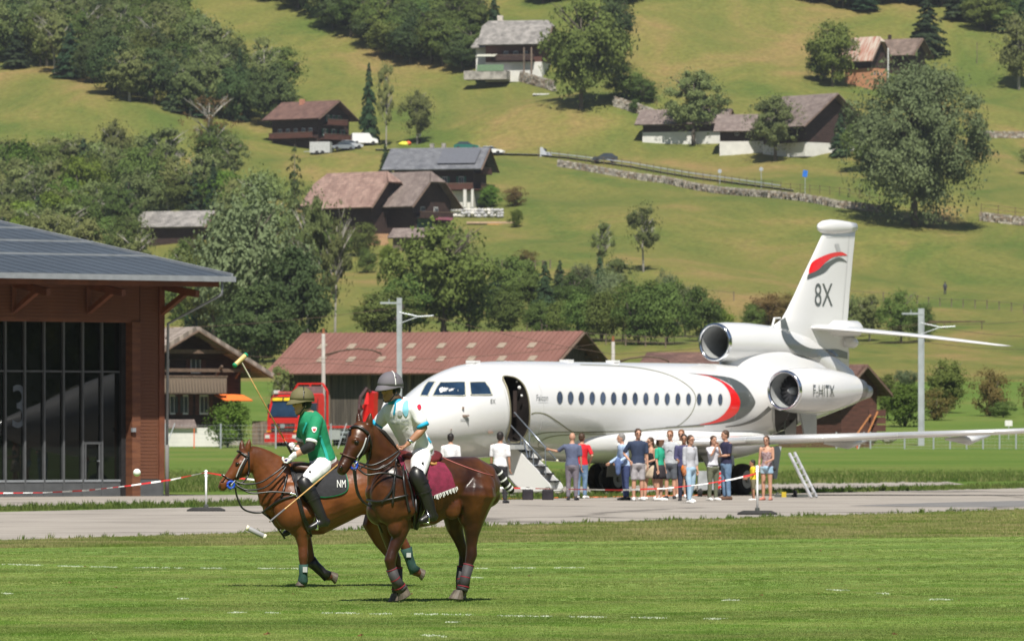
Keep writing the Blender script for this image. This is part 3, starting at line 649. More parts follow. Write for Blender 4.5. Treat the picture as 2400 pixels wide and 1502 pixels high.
class House:
    """gable roofed house. local x runs along the ridge (the +x gable shows), -y is the long side towards the viewer"""
    def __init__(s, name, px, pb, yaw, L, W, H, rise, label, D=None, cat='house', over=1.0, wall=m_wood, roof=m_roof_brown, base=None, bh=0, hip=0, rt=0.22, sink=1.5):
        p = G(px, pb) if D is None else P(px, pb, D); s.p = p
        s.e = empty(name, p, label, cat, rz=yaw); s.L, s.W, s.H, s.rise, s.over = L, W, H, rise, over
        hl, hw = L / 2, W / 2
        mb = MB(); z0 = bh
        sec = [(-hw, z0), (hw, z0), (hw, H), (0, H + rise * .985), (-hw, H)]
        if base: pass
        else: sec[0] = (-hw, -sink); sec[1] = (hw, -sink)
        mb.loft([[Vector((x, y, z)) for y, z in sec] for x in (-hl, hl)]); mb.build('wall', wall, s.e, local=True)
        if base:
            mb = MB(); mb.box((0, 0, (bh - sink) / 2), (L + .1, W + .1, bh + sink)); mb.build('ground_floor', base, s.e, local=True)
        sl = rise / hw; oh = over
        for sgn in (-1, 1):
            mb = MB(); ye = sgn * (hw + oh); ze = H - sl * oh
            x0, x1 = -hl - oh, hl + oh; nrm = Vector((0, sgn * sl, 1)).normalized() * rt
            if hip:   # clipped (half hipped) gable ends
                hz = hip; t = hz / rise
                top = [Vector((x0 + hip * .9, 0, H + rise)), Vector((x1 - hip * .9, 0, H + rise))]
                q = [Vector((x0, ye, ze)), Vector((x1, ye, ze)), Vector((x1, sgn * hw * t, H + rise - hz)), top[1], top[0], Vector((x0, sgn * hw * t, H + rise - hz))]
            else: q = [Vector((x0, ye, ze)), Vector((x1, ye, ze)), Vector((x1, 0, H + rise)), Vector((x0, 0, H + rise))]
            mb.prism([v + Vector((0, 0, .02)) for v in q], nrm); mb.build('roof_slope', roof, s.e, local=True)
        if hip:
            for sx in (-1, 1):
                mb = MB(); xe = sx * (hl + oh); t = hip / rise
                q = [Vector((xe + sx * .05, -hw * t, H + rise - hip + .03)), Vector((xe + sx * .05, hw * t, H + rise - hip + .03)), Vector((xe - sx * hip * .9, 0, H + rise + .03))]
                mb.prism(q, Vector((sx * .5, 0, .8)).normalized() * rt); mb.build('roof_hip', roof, s.e, local=True)
        for sgn in (-1, 1):   # barge boards on the visible gable
            zt = H + rise if not hip else H + rise - hip; yt = 0 if not hip else sgn * hw * hip / rise
            mb = MB(); mb.beam((hl + oh + .04, sgn * (hw + oh), H - sl * oh), (hl + oh + .04, yt, zt), .08, .3, up=Vector((1, 0, 0))); mb.build('barge_board', m_fascia, s.e, local=True)
    def win(s, side, u, z, w=0.9, h=1.1, shut=None):
        """side 'g' = +x gable (u along y), 's' = -y side (u along x)"""
        n = Vector((1, 0, 0)) if side == 'g' else Vector((0, -1, 0)); t = Vector((0, 1, 0)) if side == 'g' else Vector((1, 0, 0))
        d = s.L / 2 if side == 'g' else s.W / 2; c = n * (d + .03) + t * u + Vector((0, 0, z))
        def bx(mb, c, w_, h_, th): 
            sz = (th, w_, h_) if side == 'g' else (w_, th, h_); mb.box(c, sz)
        mb = MB(); bx(mb, c, w, h, .08); f = mb.build('window', m_frame, s.e, local=True)
        mb = MB(); bx(mb, c + n * .045 - t * w * .235, w * .4, h * .84, .02); bx(mb, c + n * .045 + t * w * .235, w * .4, h * .84, .02)
        o = mb.build('pane', m_glassd); o.parent = f
        if shut:
            for sg in (-1, 1):
                mb = MB(); bx(mb, c + t * sg * (w * .78) + n * .02, w * .46, h * 1.05, .05); mb.build('shutter', shut, s.e, local=True)
    def balcony(s, side, z, w, dep=1.0, h=1.0, mat=m_wood_red, u=0, nb=None):
        n = Vector((1, 0, 0)) if side == 'g' else Vector((0, -1, 0)); t = Vector((0, 1, 0)) if side == 'g' else Vector((1, 0, 0))
        d = s.L / 2 if side == 'g' else s.W / 2
        mb = MB(); c = n * (d + dep / 2) + t * u + Vector((0, 0, z)); mb.box(c, (dep, w, .12) if side == 'g' else (w, dep, .12)); b = mb.build('balcony', mat, s.e, local=True)
        nb = nb or max(4, int(w / .22)); c0 = n * (d + dep) + t * (u - w / 2) + Vector((0, 0, z + h / 2)); bw = w / nb
        mm = MB(); mm.box((0, 0, 0), (.05, bw * .9, h) if side == 'g' else (bw * .9, .05, h)); me = mm.mesh('baluster_board', mat)
        if bw * S(s.p) > 6:
            for i in range(nb): o = link('baluster_board', me, b); o.location = c0 + t * (i + .5) * bw
        else:
            mm = MB()
            for i in range(nb): mm.box(c0 + t * (i + .5) * bw, (.05, bw * .9, h) if side == 'g' else (bw * .9, .05, h))
            mm.build('baluster_boards', mat, b, kind='stuff')
        mb = MB(); mb.box(n * (d + dep) + t * u + Vector((0, 0, z + h + .06)), (.12, w + .1, .1) if side == 'g' else (w + .1, .12, .1)); mb.build('handrail', m_fascia, b)
        return b
    def part(s, name, mat, c, size, M=None, label=None):
        return MB().box(c, size, M).build(name, mat, s.e, local=True, label=label)
# A: brown chalet on the slope, upper left
h = House('chalet', 728, 336, R(-38), 10.5, 8.6, 4.6, 2.6, 'brown chalet with reddish roof and chimney left of the tall spruce', over=1.3, roof=m_roof_brown)
for u in (-3.4, -1.6, .2, 2.0, 3.6): h.win('s', u, 1.9, .8, 1.0, m_wood_red)
for u in (-2.4, 0, 2.4): h.win('g', u, 1.7, .8, 1.2, m_shut)
for u in (-1.5, .0, 1.5): h.win('g', u, 4.2, .7, 1.1, m_shut)
h.balcony('g', 3.0, 5.5, 1.0, .9); h.balcony('s', .7, 10, 1.2, .9); h.balcony('g', .4, 8, 1.2, .9)
h.part('chimney', M_('chimney_brick', (.45, .2, .13), rough=.9), (-1.2, -.9, 7.0), (.7, .7, 1.5))
# lean-to with blue solar panels below chalet A
mb = MB()
p = G(735, 345); e = empty('carport', p, 'low shed with bluish panels below the brown chalet', 'shed')
mb.prism([Vector((-3.4, -.5, 1.9)), Vector((2.8, -.9, 1.7)), Vector((3.4, 2.2, 2.7)), Vector((-2.6, 2.6, 2.9))], (0, 0, .15)); mb.build('roof', m_solar, e, local=True)
for x in (-3, 0, 2.6): MB().tube([(x, -.4, -1), (x, -.4, 1.8)], .1, 6).build('post', m_wood, e, local=True)
MB().box((0, 2, .8), (6, .2, 2.4)).build('wall', m_wood, e, local=True)
# B: chalet with solar panels
h = House('chalet', 1032, 486, R(-14), 13.0, 8.2, 6.6, 2.6, 'chalet with slate blue solar roof, dark wood and white ground floor', over=1.6, roof=m_roof_slate, base=m_white, bh=2.4)
h.part('solar_array', m_solar, (3.8, -2.9, 7.95), (6.2, 4.6, .05), Matrix.Rotation(math.atan2(2.6, 4.1), 3, 'X'))
for u in (-4, -1.2, 1.8, 4.5): h.win('s', u, 4.1, .8, 1.1, m_shut)
h.balcony('s', 2.6, 13.4, 1.3, .9); h.balcony('g', 2.6, 8.6, 1.3, .9); h.balcony('g', 5.2, 6.0, 1.2, .9)
for x in (-1.5, .4): h.part('chimney', m_stone, (x, .6, 9.4), (.6, .6, 1.5))
h.win('s', 2.3, 1.2, 1.3, 1.2); h.part('terrace_column', m_white, (5.4, -5.2, 1.2), (.5, .4, 2.9)); h.part('terrace_column', m_white, (6.6, -5.2, 1.2), (.35, .4, 2.9))
h.part('roof_window', m_glassd, (-2.2, -2.9, 7.55), (.9, .6, .14), Matrix.Rotation(math.atan2(2.6, 4.1), 3, 'X')); h.part('roof_window', m_glassd, (-4.0, -2.9, 7.55), (.9, .6, .14), Matrix.Rotation(math.atan2(2.6, 4.1), 3, 'X'))
# C: two half hipped barns
h = House('barn', 838, 553, R(-40), 12.5, 8.0, 5.2, 4.3, 'barn with large pink tiled half hipped roof and dark gable', over=1.2, roof=m_roof_pink, hip=1.7, cat='barn')
h = House('barn', 963, 548, R(-42), 8.5, 8.6, 5.0, 4.2, 'barn with mauve tiled half hipped roof next to the pink roofed one', over=1.3, roof=m_roof_mauve, hip=1.7, cat='barn')
h.win('g', -2, 3.4, .9, 1.1); h.win('g', 1, 3.4, .9, 1.1); h.balcony('g', 2.2, 7.4, 1.1, .9, m_wood); h.part('green_door', M_('green_paint', (.03, .09, .06), rough=.7), (4.3, -1.6, 1.3), (.1, 3.2, 2.4))
h.part('flower_box', M_('pink_flowers', (.5, .06, .25), col2=(.1, .15, .04), scale=9), (5.5, 1.5, 2.2), (.4, 3.4, .4))
h = House('shed', 972, 585, R(-20), 5.6, 3.6, 1.9, 1.1, 'small shed with flat mauve roof below the two barns', over=.6, roof=m_roof_mauve, wall=m_wood_grey, cat='shed')
h = House('shed', 422, 562, R(-25), 11, 6.5, 2.2, 2.0, 'gray roofed shed half hidden in the wood', over=.9, roof=m_roof_grey, cat='shed')
# D: topmost chalet
h = House('chalet', 1215, 176, R(-12), 10.5, 8.5, 6.2, 3.6, 'topmost chalet with gray shingle roof and white ground floor', over=1.3, roof=m_roof_grey, wall=m_wood_red, base=m_white, bh=2.1, hip=1.2)
h.part('chimney', M_('pale_chimney', (.55, .5, .43)), (-3.6, 1.0, 9.8), (1.0, .9, 2.4)); h.part('annex', m_white, (-6.3, .5, 2.6), (2.6, 4.5, 6.2)); h.part('annex_roof', m_roof_grey, (-6.6, -.4, 5.9), (3.4, 5.4, .25), Matrix.Rotation(R(22), 3, 'X'))
for u in (-1.4, .4, 2.2): h.win('s', u, 3.6, .8, 1.0, m_wood)
h.part('porch_post', m_wood_grey, (2.2, -5.4, 2.2), (.25, .25, 5)); h.part('porch_post', m_wood_grey, (3.6, -5.4, 2.2), (.25, .25, 5)); h.balcony('s', 2.4, 8, 1.2, .9, m_wood)
h.part('terrace', m_stone, (-4.6, -6, -.4), (8.0, 3.4, 1.6)); h.part('terrace_awning', M_('canvas', (.5, .5, .42)), (-4.8, -5.6, 3.3), (3.6, 2.4, .1), Matrix.Rotation(R(12), 3, 'X')); h.part('green_fence_panel', M_('green_panel', (.14, .22, .13)), (-3.6, -7.7, .9), (5.0, .1, 1.2))
# E: long barn with white base wall
h = House('barn', 1900, 351, R(-52), 11, 12, 4.6, 4.6, 'big barn with wide mauve roof, dark gable and white base', over=1.6, roof=m_roof_mauve, base=m_white, bh=.9, cat='barn')
h.win('g', 2.6, 2.9, 1, 1.2); h.part('wooden_door', m_wood_red, (5.6, 1.6, 2.7), (.12, 1.6, 2.2))
h = House('barn', 1785, 347, R(-10), 13.5, 7, 3.2, 2.4, 'low long barn wing with mauve roof and white base', over=1.0, roof=m_roof_mauve, base=m_white, bh=1.0, cat='barn')
for u in (-3.8, -1.6, .6): h.win('s', u, 2.3, .7, .6)
h = House('shed', 1608, 326, R(-16), 14, 6, 3.0, 2.0, 'low shed with grayish roof over a long white wall', over=1.2, roof=m_roof_mauve, base=m_white, bh=1.1, cat='shed')
# G: barns at the right
h = House('barn', 2030, 200, R(-42), 6.0, 4.6, 5.2, 3.4, 'narrow barn with rusty striped roof above an orange brick base', over=.8, base=M_('orange_plaster', (.50, .24, .13), rough=.9), bh=2.9, cat='barn', hip=1.0,
          roof=M_('striped_rust_roof', (.33, .12, .08), col2=(.5, .45, .38), scale=1.4, stretch=(3, .3, .3), rough=.8))
for u in (-1.3, -.3, .7): h.win('g', u, 1.9, .5, .5)
h.part('pole', m_frame, (4.4, .9, 2.6), (.18, .18, 8))
h = House('barn', 2108, 168, R(-30), 7.5, 6, 3.4, 2.4, 'barn with brown shingle roof behind the striped one', over=1.1, roof=tiles('brown_shingle', (.12, .085, .065), (.22, .16, .13)), cat='barn')
h.part('chimney', m_wood, (-2.0, 0, 6.2), (.5, .5, 1.2))
# H: balcony chalet by the hangar
h = House('chalet', 340, 1046, R(-60), 12, 7.8, 5.25, 2.15, 'dark wooden chalet with balcony and orange awning right of the hangar', D=400, over=1.5, roof=tiles('old_roof', (.22, .18, .15), (.36, .3, .26)), rt=.3)
for u in (-2.5, -.95, -.25, 1.2): h.win('g', u, 2.7, .62, 1.25, m_wood_red)
h.win('g', -1.7, 5.5, .8, 1.3); h.win('g', .6, 5.3, .7, 1.2, m_wood_red)
b = h.balcony('g', 3.45, 5.4, 1.3, 1.0, m_wood_grey, u=-.5)
h.part('awning', M_('orange_canvas', (.85, .18, .03), rough=.7, var=.05), (6.9, 2.9, 3.15), (1.6, 2.0, .07), Matrix.Rotation(R(14), 3, 'Y'))
o = h.part('gable_beam', m_fascia, (6.9, 0, 6.1), (.2, 6.6, .25)); o = h.part('gable_beam', m_fascia, (6.9, 0, 4.9), (.2, 8.2, .22))
h.part('gable_screen', m_wood, (6.15, 0, 6.3), (.1, 3.2, 1.4)); h.part('stone_base', m_stone, (6.02, 0, .3), (.2, 7.9, 1.2))
for u in (-3.2, 1.9, 3.4): h.part('roof_strut', m_fascia, (6.7, u, 4.8), (1.3, .14, .14), Matrix.Rotation(R(-35), 3, 'Y'))
e = empty('potted_plant', h.e.location + Matrix.Rotation(R(-60), 3, 'Z') @ Vector((7.1, -2.6, 4.5)), 'green potted plant on the chalet balcony', 'plant'); e.scale = (.75, .75, .95)
link('leaves', KIND['bright'][0][0], e, True); link('stem', KIND['bright'][0][1], e, True)
# low white shed and wall in front of it
p = P(420, 1046, 392); e = empty('shed', p, 'small white walled shed behind the wire fence next to the hangar', 'shed')
MB().box((.9, 0, .55), (3.4, 2, 1.3)).build('wall', m_white, e, local=True); MB().box((-1.0, .2, .5), (1.0, 1.8, 1.1)).build('dark_opening', m_wood, e, local=True)
MB().prism([Vector((-1.9, -1.2, 1.15)), Vector((1.2, -1.2, 1.15)), Vector((.9, 1.2, 1.65)), Vector((-1.6, 1.2, 1.65))], (0, 0, .08)).build('roof', m_roof_mauve, e, local=True)
p = P(620, 1046, 398); e = empty('wood_stack', p, 'low brown timber wall between the bush and the truck', 'wall'); MB().box((0, 0, .8), (1.6, .4, 1.7)).build('board_wall', m_wood_grey, e, local=True)
# I: red barn
m_rust = M_('rust_red_roof', (.165, .074, .056), col2=(.215, .10, .078), rough=.75, scale=.7, detail=8, stretch=(1, .25, 1))
h = House('barn', 1035, 1042, R(-24), 19.6, 10.4, 5.3, 2.45, 'long barn with rust red corrugated roof behind the aircraft nose', D=430, over=1.0, wall=M_('barn_boards', (.075, .062, .05), rough=.9, var=.4, scale=1.4, stretch=(5, 5, .3)), roof=m_rust, rt=.12, cat='barn')
sl = 2.45 / 5.2; an = math.atan(sl); hw = 6.2
rib = MB(); rib.box((0, 0, 0), (.07, hw / math.cos(an), .05)); rme = rib.mesh('roof_rib', m_rust)
for i in range(54):
    o = link('roof_rib', rme, h.e, True); o.location = (-10.6 + i * .4, -hw / 2, 7.75 - sl * hw / 2 + .16); o.rotation_euler = (an, 0, 0)
m_sky = M_('skylight', (.30, .24, .18), rough=.5, var=.15)
for r_, z_ in ((0, 3.6), (1, 1.8)):
    for i in range(8):
        x = -8.2 + i * 2.3 + r_ * .9; y = -(hw - z_ * 1.1)
        o = MB().box((0, 0, 0), (.55, .8, .06)).build('skylight', m_sky, h.e, local=True); o.location = (x, y, 7.75 + sl * y + .19); o.rotation_euler = (an, 0, 0)
for i in range(7): h.part('wall_post', m_wood_grey, (-9.3 + i * 3.1, -5.3, 2.4), (.22, .2, 5.4))
for i in range(6):
    h.part('purlin', m_fascia, (10.2, -4.6 + i * 1.0 if i < 3 else 1.6 + (i - 3) * 1.0, 7.35 - sl * abs(-4.6 + i * 1.0 if i < 3 else 1.6 + (i - 3) * 1.0)), (1.2, .14, .18))
h.part('gable_louvre', m_wood_grey, (9.84, -1, 5.6), (.06, 1.4, .8))
# K: shed right of the tail; L: roof behind the fuselage
h = House('shed', 1955, 1003, R(-50), 5.0, 3.3, 2.75, 1.4, 'red brown roofed timber shed right of the aircraft tail cone', D=420, over=.7, roof=m_roof_brown, wall=m_wood_red, cat='shed')
h = House('house', 1690, 1040, R(-14), 9, 8, 4.9, 1.3, 'house showing only its dull red roof above the fuselage', D=430, over=.8, roof=m_roof_brown)
for x in (1.0, 1.9, 3.1): 
    o = h.part('roof_window', M_('roof_glass', (.25, .32, .3), rough=.2), (x, -2.2, 5.62), (.6, .8, .12), Matrix.Rotation(math.atan(1.3 / 4), 3, 'X'))
# ---------------------------------------------------------------- hangar
m_siding = M_('hangar_boards', (.11, .040, .02), col2=(.175, .067, .03), rough=.7, scale=1.5, stretch=(1, 1, 6), bump=.2, bscale=14)
m_beam = M_('hangar_beam', (.14, .045, .02), rough=.7, var=.2, scale=2)
m_metalroof = M_('hangar_roof_metal', (.055, .07, .09), rough=.65, var=.1, scale=.4, spec=.4)
m_gut = M_('zinc', (.26, .28, .30), rough=.6, metal=.2, var=.1)
m_alu = M_('door_frame_grey', (.085, .09, .095), rough=.5, var=.1)
m_pane = M_('dark_glass', (.006, .008, .007), rough=.02, var=.1, spec=.5)
A35 = R(35); HD = Vector((-math.cos(A35), -math.sin(A35), 0)); HN = Vector((math.sin(A35), -math.cos(A35), 0))   # along the front leftwards, outward
HC = Vector(((382 - CX) * 167.4 / FPX, 167.4, 0))
e = empty('hangar', HC, 'large timber hangar with gray metal roof and glazed folding doors', 'hangar')
def H(t, o, z): return HC + HD * t + HN * o + Vector((0, 0, z))
HW = 26.0; ZE = 5.62
def hbox(name, t0, t1, o0, o1, z0, z1, mat, parent=None, **k):
    mb = MB(); mb.add([H(t, o, z) for z in (z0, z1) for o in (o0, o1) for t in (t0, t1)], [(0, 2, 3, 1), (4, 5, 7, 6), (0, 1, 5, 4), (2, 6, 7, 3), (0, 4, 6, 2), (1, 3, 7, 5)])
    return mb.build(name, mat, parent or e, **k)
DOOR0, DOOR1, DZ = 0.98, 19.0, 4.72      # door opening along the front
hbox('back_wall', 0, HW, -14.2, -14, 0, 7.4, m_siding); hbox('left_wall', HW - .2, HW, -14, 0, 0, 5.9, m_siding); hbox('right_wall', .02, .22, -14, -.3, 0, 5.9, m_siding)
hbox('hall_floor', .3, HW - .3, -13.9, -.5, .0, .03, m_patch)
hbox('wall', .0, DOOR0, -.42, -.03, .45, 5.95, m_siding); hbox('header_wall', DOOR0, DOOR1, -.42, -.03, DZ, 5.95, m_siding); hbox('wall', DOOR1, HW, -.42, -.03, .3, 5.95, m_siding)
hbox('plinth', -.02, DOOR0 - .24, -.44, -.0, -.1, .46, m_alu)
hbox('door_jamb', DOOR0 - .24, DOOR0 + .02, -.44, .035, -.02, DZ + .02, m_siding)
hbox('corner_board', -.03, .14, -.05, .04, .46, 5.9, m_beam)
bm_ = MB(); bm_.add([HD * t + HN * o + Vector((0, 0, z)) for z in (0, .085) for o in (0, .035 ) for t in (0, .58)], [(0, 2, 3, 1), (4, 5, 7, 6), (0, 1, 5, 4), (2, 6, 7, 3), (0, 4, 6, 2), (1, 3, 7, 5)])
bme = bm_.mesh('siding_board', m_siding)
for i in range(56): o = link('siding_board', bme, e, True); o.location = HD * .15 + HN * (-.03) + Vector((0, 0, .48 + i * .0955))
bm_ = MB(); bm_.add([HD * t + HN * o + Vector((0, 0, z)) for z in (0, .085) for o in (0, .03) for t in (0, 9)], [(0, 2, 3, 1), (4, 5, 7, 6), (0, 1, 5, 4), (2, 6, 7, 3), (0, 4, 6, 2), (1, 3, 7, 5)])
bme = bm_.mesh('siding_board', m_siding)
for i in range(12): o = link('siding_board', bme, e, True); o.location = HD * .76 + HN * (-.03) + Vector((0, 0, DZ + .06 + i * .0955))
# folding door
hbox('door_sill', DOOR0, DOOR1, -.46, -.36, 0, .42, m_alu)
hbox('door_sill_line', DOOR0, DOOR1, -.36, -.34, .40, .46, m_gut)
hbox('transom', DOOR0, DOOR1, -.46, -.37, 3.36, 3.41, m_alu)
pitch = .605; k = 0; t = DOOR0 + .02
hbox('end_post', t, t + .14, -.5, -.3, 0, DZ, M_('black_post', (.02, .02, .022), rough=.5)); t += .14
while t < DOOR1:
    hbox('mullion', t + pitch - .055, t + pitch, -.47, -.34, 0, DZ, m_alu)
    hbox('pane', t, t + pitch - .055, -.45, -.43, .42, DZ, m_pane); t += pitch; k += 1
td = DOOR0 + .16 + .605 * 1
hbox('wicket_door_rail', td, td + .55, -.40, -.36, 1.42, 1.49, m_alu); hbox('wicket_door_rail', td + .03, td + .07, -.40, -.36, .42, 1.42, m_alu); hbox('wicket_door_rail', td + .47, td + .51, -.40, -.36, .42, 1.42, m_alu)
hbox('door_handle', td + .08, td + .13, -.36, -.30, .95, .98, m_gut); hbox('lamp', DOOR0 - .05, DOOR0 + .06, .03, .12, 1.75, 1.86, m_gut)
hbox('exit_sign', 5.28, 5.5, -.36, -.34, 4.55, 4.66, M_('dull_green', (.07, .12, .09)))
# eaves: rafters, beam, braces, roof sheet
SLP = .144
def RF(t, b, dz=0): return HC + HD * t - HN * b + Vector((0, 0, ZE + .25 + SLP * (b + 2.0) + dz))     # roof point: along t, b behind the wall line
T0 = -.94; mb = MB(); mb.prism([RF(T0, -2.0), RF(T0, 14.2), RF(HW, 14.2), RF(HW, -2.0)], (0, 0, .1)); mb.build('roof_sheet', m_metalroof, e)
mb = MB(); mb.prism([RF(T0, 14.21), RF(T0, 30) - Vector((0, 0, 4.6)), RF(HW, 30) - Vector((0, 0, 4.6)), RF(HW, 14.21)], (0, 0, .1)); mb.build('rear_roof_sheet', m_metalroof, e)
seam = MB().beam(Vector((0, 0, 0)), -HN * 16.2 + Vector((0, 0, SLP * 16.2)), .022, .007).mesh('roof_seam', m_metalroof)
for i in range(52): o = link('roof_seam', seam, e, True); o.location = RF(T0 + .3 + i * .5, -2.0, .12) - HC
for b in (1.6, 4.9, 8.2, 11.5): MB().beam(RF(T0 + .2, b, .2), RF(HW, b, .2), .03, .05).build('snow_guard', m_gut, e)
MB().beam(RF(T0 - .05, -2.08, .02), RF(HW, -2.08, .02), .14, .15).build('gutter', m_gut, e)
MB().beam(RF(T0 - .02, -2.0, .06), RF(T0 - .02, 14.2, .06), .06, .2).build('verge_trim', m_gut, e)
MB().beam(RF(T0 + .35, -1.9, -.12), RF(HW, -1.9, -.12), .06, .2).build('fascia_board', m_beam, e)
MB().beam(RF(T0 + .3, -.9, -.17), RF(HW, -.9, -.17), .2, .26).build('eaves_beam', m_beam, e)
MB().prism([RF(T0 + .05, -1.95, -.06), RF(T0 + .05, 0, -.06), RF(HW, 0, -.06), RF(HW, -1.95, -.06)], (0, 0, .04)).build('soffit', m_siding, e)
for i in range(11):
    t = .05 + i * 2.33
    MB().beam(H(t, .05, 5.0), H(t, 1.25, 5.5), .13, .13).build('brace', m_beam, e); MB().beam(H(t, .06, 4.95), H(t, .06, 5.75), .12, .12).build('brace_post', m_beam, e)
    MB().beam(H(t, .0, 5.72), H(t, 1.85, 5.47), .12, .18).build('rafter', m_beam, e)
MB().tube([RF(T0 + .3, -2.0, -.06), RF(T0 + .3, -2.0, -.4), H(-.1, .1, 4.7), H(-.08, .08, 1.4)], .04, 8).build('downpipe', m_gut, e, smooth=True)
MB().tube([H(-.08, .08, 1.4), H(-.08, .08, .0)], .055, 8).build('downpipe_foot', m_patch, e, smooth=True)
# the numeral on the glass
def text_mesh(body, size=1.0, shear=0.0, ext=0.0):
    c = bpy.data.curves.new('txt', 'FONT'); c.body = body; c.size = size; c.shear = shear; c.resolution_u = 6; c.extrude = ext
    o = bpy.data.objects.new('txt', c); COL.objects.link(o); dg = bpy.context.evaluated_depsgraph_get()
    me = bpy.data.meshes.new_from_object(o.evaluated_get(dg)); bpy.data.objects.remove(o)
    v = np.array([tuple(p.co) for p in me.vertices]); return me, v
me, v = text_mesh('3'); mn, mx = v.min(0), v.max(0); th = 1.16; tw = .42
for p_ in me.vertices:
    u = (p_.co.x - mn[0]) / (mx[0] - mn[0]); q = (p_.co.y - mn[1]) / (mx[1] - mn[1])
    p_.co = H(4.49 + .0 - u * tw, -.425, 1.86 + q * th)
me.materials.append(M_('frosted_numeral', (.10, .12, .14), rough=.6)); link('numeral', me, e)
# ---------------------------------------------------------------- three engined business jet
TH = R(35); PF = Vector((-math.sin(TH), -math.cos(TH), 0)); PL = Vector((math.cos(TH), -math.sin(TH), 0)); PN = Vector((-3.56, 160.0, 0))
def A(u, l, z): return PN - PF * u + PL * l + Vector((0, 0, z))      # u metres behind the nose, l to port, z up
def Apx(px, py, l=0.0):               # the point (u, z) of the plane l = const seen at a pixel
    k = (px - CX) / FPX
    u = (k * (PN.y + PL.y * l) - PN.x - PL.x * l) / (math.sin(TH) - k * math.cos(TH))
    Y = A(u, l, 0).y; return u, EYE + (CY - py) * Y / FPX
m_pw = M_('aircraft_white', (.72, .72, .715), rough=.22, var=.015, scale=.6, coat=.6, spec=.5)
m_red = M_('livery_red', (.75, .012, .012), rough=.25, var=.04, coat=.6)
m_gry = M_('livery_grey', (.085, .095, .09), rough=.25, var=.04, coat=.6)
m_ltgrey = M_('aircraft_grey', (.45, .46, .46), rough=.3, var=.04)
m_chr = M_('polished_lip', (.75, .77, .80), rough=.12, metal=1.0, var=.03)
m_duct = M_('duct_inside', (.30, .31, .31), rough=.5, var=.1)
m_blk = M_('black_rubber', (.018, .018, .018), rough=.8, var=.2)
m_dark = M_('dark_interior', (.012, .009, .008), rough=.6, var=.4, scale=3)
m_cock = M_('cockpit_glass', (.015, .035, .07), rough=.12, var=.3, scale=1.5, coat=.2)
m_win = M_('cabin_window', (.05, .065, .10), rough=.08, var=.4, scale=2, coat=1)
m_line = M_('livery_line', (.22, .22, .14), rough=.3)
jet = empty('business_jet', PN + Vector((4, 8, 0)), 'white three engined business jet with red and grey stripes parked on the grass', 'aircraft')
# fuselage stations: u, z centre, half height, half width
FS = [(0, 1.86, .03, .03), (.12, 1.86, .16, .16), (.4, 1.86, .32, .33), (.9, 1.87, .52, .55), (1.5, 1.90, .71, .76), (2.1, 1.98, .90, .93), (2.7, 2.10, 1.08, 1.06), (3.4, 2.22, 1.20, 1.17), (4.2, 2.31, 1.27, 1.23),
      (5.2, 2.36, 1.28, 1.25), (7, 2.38, 1.28, 1.25), (10, 2.38, 1.28, 1.25), (13, 2.39, 1.28, 1.25), (15, 2.42, 1.25, 1.24), (16.5, 2.48, 1.19, 1.18), (18, 2.57, 1.07, 1.05), (19.5, 2.70, .93, .88), (21, 2.82, .78, .70), (22.3, 2.90, .60, .52), (23.4, 2.93, .40, .35), (24.1, 2.93, .22, .20), (24.4, 2.93, .05, .05)]
_f = np.array(FS)
def fus(u):
    return [float(np.interp(u, _f[:, 0], _f[:, i])) for i in (1, 2, 3)]
def smooth_fs(n=150):
    us = np.concatenate([np.linspace(0, 3, 40) ** 1.0, np.linspace(3.05, 24.4, n)]); out = []
    for u in us:
        acc = np.zeros(3); tot = 0
        for d in np.linspace(-.5, .5, 9) * min(1, u / .6):
            q = u + d * 1.0
            if 0 <= q <= 24.4: acc += np.array(fus(q)); tot += 1
        out.append((u, *(acc / tot)))
    return out
mb = MB(); rings = []
for u, zc, hh, hw in smooth_fs():
    ring = []
    for k in range(56):
        a = 2 * math.pi * k / 56; y = math.sin(a); z = math.cos(a)
        # windshield shoulder: flatten the upper nose
        ring.append(A(u, y * hw, zc + z * hh))
    rings.append(ring)
mb.loft(rings)
f_me = mb.mesh('fuselage', [m_pw, m_dark], smooth=True)
fus_o = link('fuselage', f_me, jet)
bvh_f = BVHTree.FromPolygons([v.co.copy() for v in f_me.vertices], [list(p.vertices) for p in f_me.polygons])
EYEV = Vector((0, 0, EYE))
def hit(bvhs, x, y, off=.006):
    d = (P(x, y, 100) - EYEV).normalized(); best = None
    for b in bvhs:
        h = b.ray_cast(EYEV, d, 400)
        if h[0] is not None and (best is None or h[3] < best[3]): best = h
    if best is None: return None
    n = best[1]; n = n if n.dot(d) < 0 else -n
    return best[0] + n * off
def dense(poly, step):
    out = []
    for i in range(len(poly)):
        a = Vector(poly[i - 1]); b = Vector(poly[i]); k = max(1, int((b - a).length / step))
        for j in range(k): out.append(a.lerp(b, j / k))
    return out
